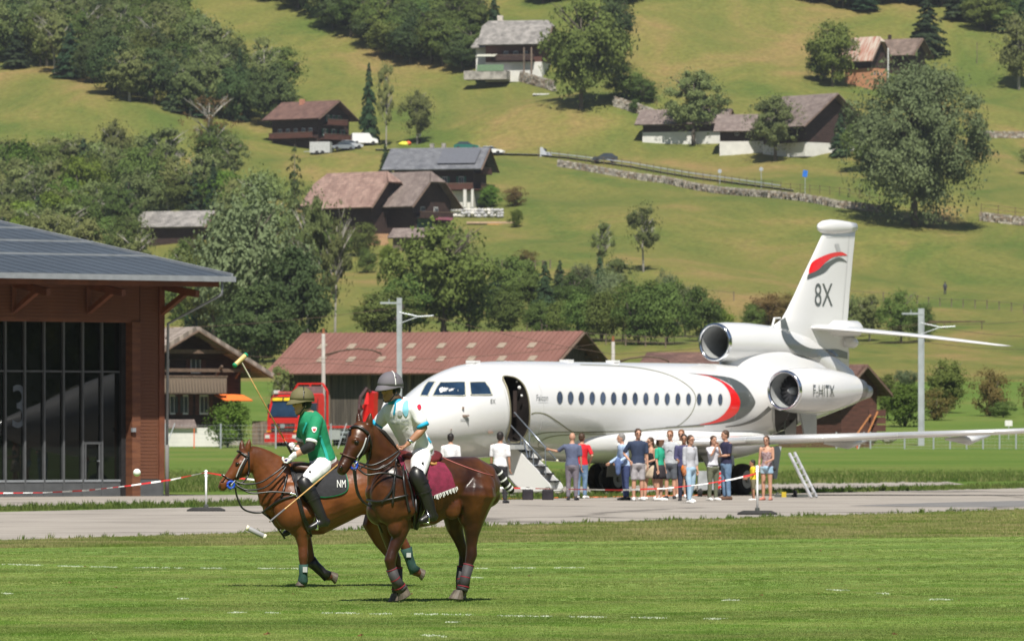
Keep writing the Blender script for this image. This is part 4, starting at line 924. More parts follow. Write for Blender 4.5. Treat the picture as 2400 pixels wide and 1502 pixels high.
def decal(name, bvhs, poly, mat, parent, step=5, off=.006, thick=0.0, label=None):
    """outline given where it shows, laid on the real curved surface behind it as its own thin sheet"""
    pl = dense(poly, step); n = len(pl); pts = [Vector((p.x, p.y)) for p in pl]
    x0 = min(p.x for p in pts); x1 = max(p.x for p in pts); y0 = min(p.y for p in pts); y1 = max(p.y for p in pts)
    gx = np.arange(x0 + step, x1, step); gy = np.arange(y0 + step, y1, step)
    def ins(x, y):
        c = False
        for i in range(n):
            a, b = pts[i], pts[i - 1]
            if (a.y > y) != (b.y > y) and x < (b.x - a.x) * (y - a.y) / (b.y - a.y) + a.x: c = not c
        return c
    for x in gx:
        for y in gy:
            if ins(x, y): pts.append(Vector((float(x), float(y))))
    r = delaunay_2d_cdt(pts, [], [list(range(n))], 1, 1e-4)
    co = [hit(bvhs, p.x, p.y, off) for p in r[0]]
    mb = MB(); ok = [i for i, c in enumerate(co) if c is not None]; rm = {k: j for j, k in enumerate(ok)}
    mb.add([co[i] for i in ok], [[rm[i] for i in f] for f in r[2] if all(i in rm for i in f)])
    return mb.build(name, mat, parent, smooth=True, fixn=False, label=label)
def catmull(pts, per=6, closed=False):
    out = []; n = len(pts); rngi = range(n if closed else n - 1)
    for i in rngi:
        p = [Vector(pts[(i + k) % n] if closed else pts[max(0, min(n - 1, i + k))]) for k in (-1, 0, 1, 2)]
        for j in range(per):
            t = j / per; out.append(.5 * ((2 * p[1]) + (-p[0] + p[2]) * t + (2 * p[0] - 5 * p[1] + 4 * p[2] - p[3]) * t * t + (-p[0] + 3 * p[1] - 3 * p[2] + p[3]) * t ** 3))
    if not closed: out.append(Vector(pts[-1]))
    return out
def stripe(name, bvhs, pts, w, mat, parent, off=.006):
    c = catmull(pts, 8); L = []; Rr = []
    for i, p in enumerate(c):
        d = (c[min(i + 1, len(c) - 1)] - c[max(i - 1, 0)]).normalized(); nn = Vector((-d.y, d.x)); ww = w if not callable(w) else w(i / (len(c) - 1))
        L.append(p + nn * ww / 2); Rr.append(p - nn * ww / 2)
    mb = MB()
    for i in range(len(c) - 1):
        q = [hit(bvhs, *v, off) for v in (L[i], L[i + 1], Rr[i + 1], Rr[i])]
        if all(v is not None for v in q) and max((q[a] - q[a - 1]).length for a in range(4)) < 1: mb.quad(*q)
    return mb.build(name, mat, parent, fixn=False)
def wtext(name, bvhs, body, x0, y0, x1, y1, mat, parent, shear=0, off=.008, bold=0, y0r=None):
    me, v = text_mesh(body, shear=shear); mn, mx = v.min(0), v.max(0)
    bm = bmesh.new(); bm.from_mesh(me); bmesh.ops.triangulate(bm, faces=bm.faces)
    for vv in bm.verts:
        u = (vv.co.x - mn[0]) / (mx[0] - mn[0]); q = (vv.co.y - mn[1]) / (mx[1] - mn[1])
        sh = 0 if y0r is None else (y0r) * u
        h = hit(bvhs, x0 + (x1 - x0) * u, y1 + (y0 - y1) * q + sh, off)
        if h is not None: vv.co = h
    bm.to_mesh(me); bm.free(); me.materials.clear(); me.materials.append(mat); return link(name, me, parent)

MB().loft([[A(u, math.sin(a) * (hw_ + .008), zc_ + math.cos(a) * (hh_ + .008)) for a in np.linspace(0, 2 * math.pi, 40, endpoint=False)] for u, zc_, hh_, hw_ in [q for q in smooth_fs() if q[0] > 22.9]]).build('tail_cone', M_('tail_metal', (.40, .40, .40), rough=.3, metal=.5), jet, smooth=True)
# door opening cut into the shell
door_px = [(1178, 884), (1196, 883), (1213, 889), (1228, 905), (1237, 930), (1241, 965), (1238, 1000), (1229, 1022), (1218, 1034), (1200, 1036), (1186, 1030), (1193, 1005), (1196, 975), (1194, 940), (1188, 910)]
def cutter(px, d0, d1, bvhs):
    ring = catmull(px, 3, True); cen = hit(bvhs, sum(p.x for p in ring) / len(ring), sum(p.y for p in ring) / len(ring), 0)
    mb = MB(); A1 = []; B1 = []
    for p in ring:
        h = hit(bvhs, p.x, p.y, 0)
        A1.append(h + PL * d0); B1.append(h - PL * d1)
    mb.loft([A1, B1]); return mb
cavity = cutter(door_px, .5, 1.5, [bvh_f])
ce = cavity.mesh('cutter', [m_pw, m_dark]); 
for p in ce.polygons: p.material_index = 1
co_ = bpy.data.objects.new('cutter', ce); COL.objects.link(co_)
bo = fus_o.modifiers.new('door', 'BOOLEAN'); bo.operation = 'DIFFERENCE'; bo.object = co_; bo.solver = 'EXACT'
dg = bpy.context.evaluated_depsgraph_get(); nm_ = bpy.data.meshes.new_from_object(fus_o.evaluated_get(dg)); fus_o.modifiers.clear(); fus_o.data = nm_; bpy.data.objects.remove(co_)
nm_.name = 'fuselage'
# door rim, seal and cabin glimpses
rim = catmull(door_px, 4, True); mb = MB(); q = [hit([bvh_f], p.x, p.y, .012) for p in rim]; mb.tube(q + [q[0]], .022, 6, cap=False); mb.build('door_seal', M_('seal_brass', (.25, .23, .15), rough=.4, metal=.3), jet, smooth=True)
mb = MB(); c = hit([bvh_f], 1205, 960, -.5)
dl = A(5.2, .95, 0); mb.box((dl.x - .12, dl.y, 2.5), (.1, .12, .7)); mb.build('door_edge_panel', M_('door_frame_dark', (.03, .02, .018), rough=.4), jet)
MB().box(A(4.9, .8, 1.35), (.9, .7, .12), Matrix.Rotation(-TH, 3, 'Z')).build('threshold', m_ltgrey, jet)
for (x, y, r_) in ((1222, 905, .05), (1228, 925, .035), (1216, 890, .03)):
    MB().ell(hit([bvh_f], x, y, -.08), r_, nu=8, nv=6).build('door_light', m_frame, jet)
# cockpit windows
for poly in ([(984, 928), (996, 903), (1003, 895), (1021, 895), (1012, 910), (1003, 929)],
             [(1013, 928), (1022, 910), (1032, 896), (1090, 895), (1091, 926), (1085, 928)],
             [(1100, 896), (1136, 895), (1147, 909), (1153, 925), (1103, 926)]):
    decal('cockpit_window', [bvh_f], poly, m_cock, jet, 4, .012)
    pl = dense(poly, 6); q = [hit([bvh_f], p.x, p.y, .012) for p in pl]; q = [v for v in q if v is not None]
    if len(q) > 4: MB().tube(q + [q[0]], .018, 6, cap=False).build('window_frame', M_('pale_trim', (.5, .5, .42), rough=.4), jet, smooth=True)
# cabin windows: each a pane in a shallow frame
for i in range(16):
    x = 1312 + 25.35 * i - .0045 * i * i * 4; y0 = 915 + i * .28; w_ = 8.0 - i * .10; hgt = 16 - i * .1
    el = [(x + math.cos(t) * w_ * (1 + .15 * math.sin(t) * 0), y0 + 17 + math.sin(t) * hgt) for t in np.linspace(0, 2 * math.pi, 18, endpoint=False)]
    f = decal('window_frame', [bvh_f], el, M_('cabin_window_frame', (.5, .5, .45), rough=.3), jet, 5, .006)
    el2 = [(x - .6 + math.cos(t) * (w_ - 1.3), y0 + 17 + math.sin(t) * (hgt - 1.3)) for t in np.linspace(0, 2 * math.pi, 18, endpoint=False)]
    g_ = decal('cabin_window', [bvh_f], el2, m_win, None, 5, .012); g_.parent = f
# livery on the fuselage
gpoly = catmull([(1610, 874), (1680, 880), (1720, 888), (1748, 906), (1768, 935), (1768, 950), (1752, 970), (1725, 985), (1690, 993), (1640, 997), (1560, 1001)], 5) + catmull([(1560, 1000), (1640, 994), (1690, 982), (1722, 955), (1729, 936), (1715, 905), (1680, 886), (1640, 878)], 5)
decal('grey_swoosh', [bvh_f], gpoly, m_gry, jet, 5, .006)
rpoly = catmull([(1628, 876), (1665, 882), (1700, 897), (1722, 916), (1734, 940), (1728, 965), (1705, 982), (1670, 992), (1640, 995)], 5) + catmull([(1640, 994), (1672, 986), (1696, 970), (1711, 945), (1708, 918), (1690, 896), (1660, 882)], 5)
decal('red_swoosh', [bvh_f], rpoly, m_red, jet, 5, .010)
stripe('livery_pinstripe', [bvh_f], [(1245, 970), (1258, 967), (1280, 971), (1310, 990), (1345, 1012), (1400, 1012), (1480, 1010), (1560, 1003), (1650, 998)], 3.0, m_line, jet)
stripe('livery_pinstripe', [bvh_f], [(1245, 1022), (1275, 1014), (1320, 1012), (1420, 1012)], 2.0, m_line, jet)
stripe('livery_pinstripe', [bvh_f], [(1360, 854.5), (1480, 860), (1560, 876), (1610, 902), (1630, 930), (1622, 965), (1600, 990), (1580, 1002)], 1.6, m_line, jet)
for q_ in ([(1262, 1046), (1264, 1036), (1290, 1023), (1340, 1018), (1420, 1017)], [(1262, 1046), (1290, 1056), (1350, 1064), (1430, 1072)], [(1240, 1044), (1300, 1062), (1400, 1082)]): stripe('livery_pinstripe', [bvh_f], q_, 2.0, m_line, jet)
stripe('door_outline', [bvh_f], [(1168, 884), (1182, 915), (1192, 960), (1190, 1000), (1176, 1035)], 1.2, m_ltgrey, jet)
wtext('lettering', [bvh_f], 'Falcon', 1257, 925, 1284, 939, m_gry, jet)
wtext('lettering', [bvh_f], '8X', 1149, 935, 1161, 946, m_gry, jet)
stripe('lettering_underline', [bvh_f], [(1261, 943), (1284, 943)], 1.0, m_ltgrey, jet)
for (x, y, w_, h_) in ((1084, 956, 5, 5), (1090, 974, 16, 4), (1148, 1012, 12, 5), (1056, 1006, 3, 3)):
    c = hit([bvh_f], x, y, .03); MB().box(c, (w_ / 90, .1, h_ / 90)).build('sensor_probe', M_('probe_metal', (.35, .25, .2), rough=.4, metal=.4), jet)
stripe('probe_strip', [bvh_f], [(1079, 984), (1098, 984)], 6, m_ltgrey, jet)  # light grey strip just below the probe
for x, l_ in ((4.4, 0), (8.8, 0), (10.9, .1)):
    z = fus(x)[0] + fus(x)[1]; MB().box(A(x, l_, z + .02), (.3, .25, .07), Matrix.Rotation(-TH, 3, 'Z')).build('roof_antenna', m_pw, jet)
# belly fairing / wing root
mb = MB(); rings = []
for u, w_, zt, zb in ((6.4, .3, 1.5, 1.12), (7.4, .8, 1.75, 1.0), (8.8, 1.10, 1.95, .92), (10.2, 1.20, 2.0, .88), (12, 1.26, 2.05, .86), (14, 1.26, 2.0, .86), (15.8, 1.18, 1.95, .90), (17.4, 1.0, 1.95, 1.05), (18.8, .4, 1.7, 1.4)):
    rings.append([A(u, math.copysign(abs(math.sin(a)) ** .8, math.sin(a)) * w_, (zt + zb) / 2 + math.copysign(abs(math.cos(a)) ** .8, math.cos(a)) * (zt - zb) / 2) for a in np.linspace(0, 2 * math.pi, 40, endpoint=False)])
cr = []
for k in range(40):      # smooth along u
    pass
mb.loft(rings); fair = mb.build('belly_fairing', m_pw, jet, smooth=True)
sb = fair.modifiers.new('s', 'SUBSURF'); sb.levels = 1; sb.render_levels = 2
def airfoil(n=18, t=.11):
    out = []
    for k in range(2 * n):
        a = 2 * math.pi * k / (2 * n); x = .5 * (1 + math.cos(a)); y = 5 * t * (.2969 * math.sqrt(max(x, 0)) - .126 * x - .3516 * x ** 2 + .2843 * x ** 3 - .1036 * x ** 4)
        out.append((x, y if a < math.pi else -y * .8))
    return out
AF = airfoil()
def surf_wing(name, secs, mat, parent, vertical=False, sub=0):
    """secs: (le u, l, z, chord, thickness ratio)"""
    mb = MB(); rings = []
    for (u, l, z, c, t) in secs:
        s_ = t / .11
        if vertical: rings.append([A(u + x * c, l + y * c * s_, z) for x, y in AF])
        else: rings.append([A(u + x * c, l, z + y * c * s_) for x, y in AF])
    mb.loft(rings); return mb.build(name, mat, parent, smooth=True)
for sg in (1, -1):
    W = [(9.4, sg * .9, 1.36, 6.0, .075), (10.2, sg * 2.2, 1.44, 4.9, .075), (11.4, sg * 4.1, 1.52, 3.7, .075), (13.6, sg * 7.6, 1.66, 2.7, .075), (16.2, sg * 11.6, 1.84, 1.75, .075), (16.8, sg * 12.3, 1.95, 1.4, .08), (17.5, sg * 12.7, 2.25, 1.1, .08), (18.3, sg * 13.0, 2.9, .55, .07)]
    wg = surf_wing('wing', W, m_pw, jet)
    L = [(W[i][0] - .012, W[i][1], W[i][2], W[i][3]) for i in range(1, 6)]
    mb = MB()
    for i in range(len(L) - 1):
        a, b = L[i], L[i + 1]
        mb.tube([A(a[0] + .03, a[1], a[2]), A(b[0] + .03, b[1], b[2])], [.018 * a[3] + .02, .018 * b[3] + .02], 10)
    o = mb.build('leading_edge', M_('bare_metal_edge', (.8, .8, .8), rough=.3, metal=.6, var=.03), None, smooth=True); o.parent = wg
    for l_ in (5.2, 8.0):
        u0 = 11.6 + (l_ - 4.1) * .63 + 1.4; MB().tube([A(u0, sg * l_, 1.40 + .04 * (l_ - 4)), A(u0 + 1.2, sg * l_, 1.36 + .04 * (l_ - 4)), A(u0 + 2.4, sg * l_, 1.5 + .04 * (l_ - 4))], [.03, .13, .02], 10).build('flap_fairing', m_pw, jet, smooth=True)
# centre engine: intake and duct over the rear fuselage
def nacelle(name, st, lip_u, l0, mat, n=40, inner=.8, tail_cap=True):
    """st: (u, l, z, rw, rh)"""
    mb = MB(); rings = []
    for (u, l, z, rw, rh) in st: rings.append([A(u, l + math.sin(a) * rw, z + math.cos(a) * rh) for a in np.linspace(0, 2 * math.pi, n, endpoint=False)])
    mb.loft(rings, cap=False); o = mb.build(name, mat, jet, smooth=True); return o
def intake(u, l, z, r, depth, fan, zscale=1.0):
    n = 40; mb = MB(); rings = []
    for t in np.linspace(-80, 190, 12):     # rounded polished lip
        rr = r * (1 - .065) + r * .065 * math.sin(R(t) + math.pi / 2 - math.pi / 2 + 0) * 0
        pass
    th = r * .085
    for t in np.linspace(0, math.pi * 1.15, 9):
        uu = u + .20 * (1 if t < .01 else 0) - math.sin(t) * th * 1.5 + (0.0); rr = r - th + math.cos(t) * th
        rings.append([A(uu, l + math.sin(a) * rr, z + math.cos(a) * rr * zscale) for a in np.linspace(0, 2 * math.pi, n, endpoint=False)])
    mb.loft(rings, cap=False); lip = mb.build('intake_lip', m_chr, jet, smooth=True)
    mb = MB(); rings = []; ri = r - th * 1.9
    for d, k in ((-.02, 1), (.15, .97), (depth * .5, .95), (depth, .98)): rings.append([A(u + d, l + math.sin(a) * ri * k, z + math.cos(a) * ri * k * zscale) for a in np.linspace(0, 2 * math.pi, n, endpoint=False)])
    mb.loft(rings, cap=False); mb.build('intake_duct', m_duct, jet, smooth=True)
    mb = MB(); mb.loft([[A(u + depth, l + math.sin(a) * q, z + math.cos(a) * q * zscale) for a in np.linspace(0, 2 * math.pi, n, endpoint=False)] for q in (ri, .02)]); mb.build('intake_back', m_dark, jet)
    if fan:
        bm1 = MB(); bm1.add([(0, -.02, .12), (0, .03, .12), (-.08, .075, ri * .96), (-.02, -.01, ri * .96)], [(0, 1, 2, 3)]); 
        for k in range(20):
            a = 2 * math.pi * k / 20; pts = []
            for (du, w_, q) in ((0, -.05, .1), (-.05, .06, .1), (-.09, .10, ri * .96), (.02, -.06, ri * .96)):
                pts.append(A(u + depth * .55 + du, l + math.sin(a + w_ / q) * q, z + math.cos(a + w_ / q) * q))
            mb = MB(); mb.quad(*pts); mb.build('fan_blade', M_('fan_titanium', (.10, .10, .11), rough=.35, metal=.7), jet, fixn=False)
        mb = MB(); mb.tube([A(u + depth * .15, l, z), A(u + depth * .3, l, z), A(u + depth * .55, l, z)], [.01, .08, .13], 14); mb.build('spinner', m_ltgrey, jet, smooth=True)
uc, zc = Apx(1676, 802)
intake(uc, 0, zc, .545, 1.6, False)
nacelle('centre_engine_duct', [(uc + .02, 0, zc, .54, .54), (uc + .5, 0, zc + .0, .57, .57), (uc + 1.5, 0, zc, .57, .57), (uc + 3, 0, zc - .04, .54, .54), (uc + 4.6, 0, zc - .25, .42, .5), (uc + 6, 0, zc - .7, .28, .5), (uc + 7.2, 0, zc - 1.1, .2, .4)], 0, 0, m_pw)
mb = MB(); rings = []          # saddle that carries the duct on the fuselage
for u, w_, zt in ((uc + .35, .05, 3.6), (uc + .6, .30, zc - .35), (uc + 1.3, .42, zc), (uc + 3, .5, zc), (uc + 5, .42, zc - .4), (uc + 6.6, .22, zc - 1.0)):
    rings.append([A(u, y * w_, zz) for y, zz in ((-1, zt), (1, zt), (1.15, zt - .35), (1.5, 3.3), (2.1, 2.9), (-2.1, 2.9), (-1.5, 3.3), (-1.15, zt - .35))])
mb.loft(rings); sd_ = mb.build('duct_saddle', m_pw, jet, smooth=True); sb = sd_.modifiers.new('s', 'SUBSURF'); sb.levels = 2; sb.render_levels = 2
# fin
ft = []
for (lx, ly, tx, ty) in ((1835, 752, 1985, 880), (1856, 700, 1990, 760), (1880, 650, 1994, 700), (1902, 600, 1999, 610), (1926, 552, 2003, 548), (1934, 532, 2004, 522)):
    u0, z0 = Apx(lx, ly); u1, z1 = Apx(tx, ty); zz = z0; ft.append((u0, 0, zz, None))
fin = []
for (lx, ly, tx) in ((1810, 765, 1986), (1832, 748, 1987), (1845, 725, 1989), (1862, 690, 1991), (1881, 648, 1995), (1903, 602, 1999), (1926, 552, 2004), (1936, 528, 2005)):
    u0, z0 = Apx(lx, ly); u1, _ = Apx(tx, ly); fin.append((u0, 0, z0, u1 - u0, .085 if ly < 700 else .09))
u0, z0 = Apx(1880, 860); u1, _ = Apx(1985, 860); fin = [(uc + 4.2, 0, zc - 1.6, 23.3 - uc - 4.2, .10), (uc + 3.4, 0, zc - .3, 23.35 - uc - 3.4, .09)] + fin
fin_o = surf_wing('fin', fin, m_pw, jet, vertical=True)
ub, zb = Apx(1917, 534); ue, _ = Apx(2005, 530)
mb = MB(); rings = []
for t, r_ in ((0, .03), (.04, .12), (.14, .19), (.32, .225), (.55, .21), (.78, .17), (.985, .13)):
    rings.append([A(ub + (ue - ub) * t, math.sin(a) * r_ * .8, zb + .02 + math.cos(a) * r_ * 1.0 + .05 * t) for a in np.linspace(0, 2 * math.pi, 20, endpoint=False)])
mb.loft(rings); mb.build('fin_tip_fairing', m_pw, jet, smooth=True)
# tailplane
ur, zr = Apx(1880, 768)
for sg in (1, -1):
    surf_wing('tailplane', [(ur, 0, zr, 2.75, .075), (ur + .35, sg * .3, zr - .0, 2.45, .075), (ur + 2.3, sg * 2.2, zr - .22, 1.65, .07), (ur + 4.15, sg * 4.1, zr - .50, .85, .06)], m_pw, jet)
mb = MB(); mb.tube([A(ur + .9, 0, zr - .03), A(ur + 1.6, 0, zr), A(ur + 2.9, 0, zr), A(ur + 3.35, 0, zr)], [.05, .25, .25, .04], 16); mb.build('tail_bullet', m_pw, jet, smooth=True)
mb = MB(); mb.tube([A(ur + 2.2, 0, zr - .38), A(ur + 2.8, 0, zr - .40), A(ur + 3.1, 0, zr - .42)], [.16, .16, .03], 12); mb.build('tail_actuator_fairing', m_pw, jet, smooth=True)
def bv(o): return BVHTree.FromPolygons([v.co.copy() for v in o.data.vertices], [list(p.vertices) for p in o.data.polygons])
bfin = bv(fin_o)
decal('red_fin_stripe', [bfin], catmull([(1895, 634), (1903, 615), (1925, 602), (1950, 593), (1972, 591), (1985, 598)], 4) + catmull([(1985, 599), (1966, 600), (1950, 604), (1934, 615), (1916, 633), (1895, 642)], 4), m_red, jet, 4, .012)
decal('grey_fin_stripe', [bfin], catmull([(1891, 654), (1895, 642), (1916, 633), (1938, 615), (1966, 603), (1985, 614)], 4) + catmull([(1985, 615), (1966, 612), (1948, 622), (1930, 640), (1891, 656)], 4), m_gry, jet, 4, .010)
stripe('rudder_joint', [bfin], [(1990, 552), (1983, 640), (1973, 762)], 1.3, m_ltgrey, jet, .012)
stripe('rudder_joint', [bfin], [(1936, 556), (2001, 556)], 1.2, m_ltgrey, jet, .012)
for u_ in (1.0, 5.9, 15.4, 18.6):
    z_, h_, w_ = [float(np.interp(u_, [q[0] for q in smooth_fs()], [q[k] for q in smooth_fs()])) for k in (1, 2, 3)]; MB().tube([A(u_, math.sin(a) * (w_ + .002), z_ + math.cos(a) * (h_ + .002)) for a in np.linspace(0, 2 * math.pi, 49)], .006, 5, cap=False).build('panel_joint', m_ltgrey, jet)
wtext('lettering', [bfin], '8X', 1909, 664, 1951, 718, m_gry, jet, off=.012)
decal('fin_panel', [bfin], [(1955, 572), (1965, 572), (1971, 590), (1962, 592)], m_ltgrey, jet, 5, .012)
bduct = bv([o for o in jet.children if o.name.startswith('centre_engine_duct')][0]); bsad = bv(sd_)
decal('grey_fin_band', [bfin, bduct, bsad, bvh_f], catmull([(1829, 752), (1832, 785), (1846, 810), (1870, 830), (1905, 838), (1945, 834), (1985, 841)], 4) + catmull([(1986, 826), (1960, 818), (1930, 818), (1895, 815), (1862, 795), (1848, 770), (1840, 744)], 4), m_gry, jet, 5, .014)
# side engines
for sg in (1, -1):
    l0 = sg * 1.95
    un, zn = Apx(1839, 915, 1.95)
    intake(un, l0, zn, .575, 1.0, True)
    nacelle('engine_nacelle', [(un + .02, l0, zn, .572, .572), (un + .4, l0, zn, .62, .62), (un + 1.2, l0, zn, .66, .66), (un + 2.1, l0, zn + .01, .63, .63), (un + 2.9, l0, zn + .03, .53, .53), (un + 3.5, l0, zn + .05, .42, .42)], 0, 0, m_pw)
    mb = MB(); mb.tube([A(un + 3.0, l0, zn + .04), A(un + 3.7, l0, zn + .05), A(un + 4.0, l0, zn + .05)], [.45, .34, .30], 24); mb.build('exhaust_nozzle', m_gry if False else M_('exhaust_metal', (.25, .24, .23), rough=.35, metal=.8), jet, smooth=True)
    surf_wing('engine_pylon', [(un + .7, sg * .6, zn + .02, 3.0, .10), (un + .7, sg * 1.5, zn + .02, 2.8, .10)], m_pw, jet)
bn = bv([o for o in jet.children if o.name.startswith('engine_nacelle')][0])
wtext('lettering', [bn], 'F-HITX', 1904, 902, 1954, 928, m_gry, jet, off=.03, y0r=1)
stripe('livery_pinstripe', [bvh_f, bv(fair)], [(1700, 1000), (1740, 994), (1775, 980), (1805, 955)], lambda t: 2 + 9 * t, m_gry, jet)
# rear baggage door: hold's shade is a dark sheet on the skin, with equipment
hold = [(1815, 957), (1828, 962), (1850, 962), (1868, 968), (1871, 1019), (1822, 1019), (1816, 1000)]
decal('baggage_hold_shade', [bvh_f], hold, m_dark, jet, 5, .006)
stripe('baggage_door_frame', [bvh_f], [(1812, 955), (1812, 985), (1818, 1012), (1823, 1020)], 3, m_ltgrey, jet, .012)
for (x, y, w_, h_, m__) in ((1852, 995, 26, 48, m_ltgrey), (1852, 986, 5, 5, m_blk), (1856, 1003, 5, 6, m_blk), (1876, 1000, 5, 45, m_blk), (1838, 990, 4, 30, m_gry)):
    c = hit([bvh_f, bv(fair)], x, y, .02)
    if c: MB().box(c, (w_ / 82, .05, h_ / 82)).build('hold_equipment', m__, jet)
MB().prism([A(19.0, 1.02, 2.3), A(19.9, 1.0, 2.25), A(19.9, 1.0, 1.55), A(19.2, 1.05, 1.6)], PL * .05).build('baggage_door', m_ltgrey, jet)
# small things on top of the centre duct
MB().tube([A(uc + 3.0, 0, zc + .5), A(uc + 3.1, 0, zc + .72), A(uc + 3.4, 0, zc + .73)], .035, 6).build('blade_antenna', m_pw, jet); MB().tube([A(uc + 3.9, 0, zc + .45), A(uc + 3.9, 0, zc + .6)], .04, 6).build('blade_antenna', m_pw, jet)
# landing gear
def wheel(c, r, w_, parent, tyre=m_blk, rim=None, ax=PL, n=24):
    mb = MB(); rings = []
    for (o_, q) in ((-.5, .62), (-.5, .86), (-.38, .97), (-.15, 1), (.15, 1), (.38, .97), (.5, .86), (.5, .62)):
        uu, vv = basis(ax); rings.append([c + ax * (o_ * w_) + (uu * math.cos(a) + vv * math.sin(a)) * r * q for a in np.linspace(0, 2 * math.pi, n, endpoint=False)])
    mb.loft(rings, cap=True); wh = mb.build('wheel', tyre, parent, smooth=False)
    mb = MB(); mb.tube([c - ax * w_ * .53, c + ax * w_ * .53], r * .56, 20); o = mb.build('rim', rim or m_ltgrey, None); o.parent = wh
    mb = MB(); mb.tube([c - ax * w_ * .58, c + ax * w_ * .58], r * .22, 12); o = mb.build('hub', m_gry, None); o.parent = wh
    return wh
for sg in (1, -1):
    lg = MB(); lg.tube([A(13.5, sg * 2.0, 1.3), A(13.9, sg * 2.15, .42)], [.11, .09], 12); lg.tube([A(13.9, sg * 1.7, .42), A(13.9, sg * 2.6, .42)], .07, 10); lg.tube([A(12.9, sg * 1.9, 1.2), A(13.8, sg * 2.1, .6)], .04, 8)
    g_ = lg.build('main_gear_leg', m_ltgrey, jet, smooth=True)
    for d in (-.25, .25): wheel(A(13.9, sg * (2.15 + d), .44), .44, .30, jet)
    MB().prism([A(13.1, sg * 1.55, 1.1), A(14.7, sg * 1.55, 1.1), A(14.5, sg * 1.75, .5), A(13.3, sg * 1.75, .5)], PL * .04).build('gear_door', m_pw, jet)
MB().prism([A(14.6, 2.75, 1.35), A(15.3, 2.75, 1.35), A(14.9, 2.85, .45), A(14.75, 2.85, .45)], PL * .04).build('gear_door', m_ltgrey, jet)
MB().tube([A(3.2, 0, 1.1), A(3.1, 0, .3)], [.09, .07], 10).build('nose_gear_leg', m_ltgrey, jet)
for d in (-.17, .17): wheel(A(3.1, d, .28), .28, .17, jet)
# airstair
m_st = m_pw
st_top = Vector(((1197 - CX) / 88.0, FPX / 88.0, 0)); 
def ST(px, py, off=0.0):   # stair points: hinge at the sill, leaning out to port; off = metres along the fuselage
    l = 1.2 + (px - 1196) / 88.0 / .819 * 1.0; base = A(4.95, 0, 0)
    # solve the distance along PL so that the point shows at px
    k = (px - CX) / FPX; lo = (k * base.y - base.x) / (PL.x - k * PL.y); p = base + PL * lo; p.z = EYE + (CY - py) * p.y / FPX
    return p - PF * off
prof = [(1197, 1040), (1209, 1050), (1224, 1062), (1240, 1080), (1258, 1098), (1272, 1116), (1288, 1132), (1292, 1146), (1270, 1150), (1245, 1150), (1222, 1144), (1206, 1130), (1190, 1108), (1182, 1085), (1184, 1062)]
stair = empty('airstair', ST(1240, 1160), 'folded down white passenger stair at the open aircraft door', 'stairs')
for off, nm2 in ((0, 'side_panel'), (.55, 'side_panel')):
    pp = [ST(x, y) - PF * off for x, y in catmull([Vector(v) for v in prof], 3, True)]
    MB().prism(pp, PF * .04).build(nm2, m_st, stair)
und = catmull([(1176, 1075), (1180, 1095), (1200, 1128), (1222, 1144), (1245, 1150), (1290, 1148)], 5)
mb = MB(); mb.loft([[ST(p.x, p.y), ST(p.x, p.y) - PF * .55, ST(p.x, p.y + 3) - PF * .55, ST(p.x, p.y + 3)] for p in und]); mb.build('outer_skin', m_st, stair, smooth=True)
for (x, y) in ((1203, 1046), (1216, 1057), (1231, 1075), (1246, 1093), (1261, 1110), (1277, 1128)):
    c = ST(x - 2, y) - PF * .29; MB().box(c, (.28, .60, .05), Matrix.Rotation(-TH, 3, 'Z')).build('tread', M_('tread_black', (.03, .03, .032), rough=.8), stair)
    MB().box(c - Vector((0, 0, .10)) + PL * .0 - PF * 0, (.02, .52, .16), Matrix.Rotation(-TH, 3, 'Z')).build('riser', m_st, stair)
m_rail = M_('steel_rail', (.32, .36, .42), rough=.25, metal=.7)
for off, a, b in ((-.42, (1193, 992), (1272, 1078)), (.42, (1205, 966), (1306, 1079))):
    p0 = ST(a[0], a[1]); p1 = ST(b[0], b[1])
    MB().tube([p0 - PF * 0, p1], .022, 8).build('handrail', m_rail, stair, smooth=True)
    for t in (.35, .72): q = p0.lerp(p1, t); MB().tube([q, q + Vector((0, 0, -.75)) + PL * .02], .014, 6).build('rail_post', m_rail, stair)
    MB().ell(p1, .035, nu=8, nv=6).build('rail_knob', M_('cream_knob', (.7, .65, .5)), stair)
for (x0, y0, x1, y1) in ((1190, 1025, 1216, 1092), (1226, 1025, 1237, 1072), (1196, 1096, 1275, 1088)):
    MB().tube([ST(x0, y0), ST(x1, y1)], .012, 6).build('stay_cable', m_rail, stair)
for (x, w_) in ((1237, 26), (1284, 27)):
    b = P(x, 1170, 157.5); e = empty('travel_bag', Vector((b.x, b.y, 0)), 'dark bag under the left part of the airstair' if x < 1250 else 'dark bag at the foot of the airstair', 'bag')
    mm = MB(); mm.box((0, 0, .14), (w_ / 91, .3, .28)); o = mm.build('bag_body', M_('bag_cloth', (.02, .016, .022), rough=.8, var=.4), e, local=True); bvm = o.modifiers.new('b', 'BEVEL'); bvm.width = .04; bvm.segments = 3
    MB().tube([(-.07, 0, .27), (-.04, 0, .33), (.04, 0, .33), (.07, 0, .27)], .012, 6).build('handle', m_blk, e, local=True)
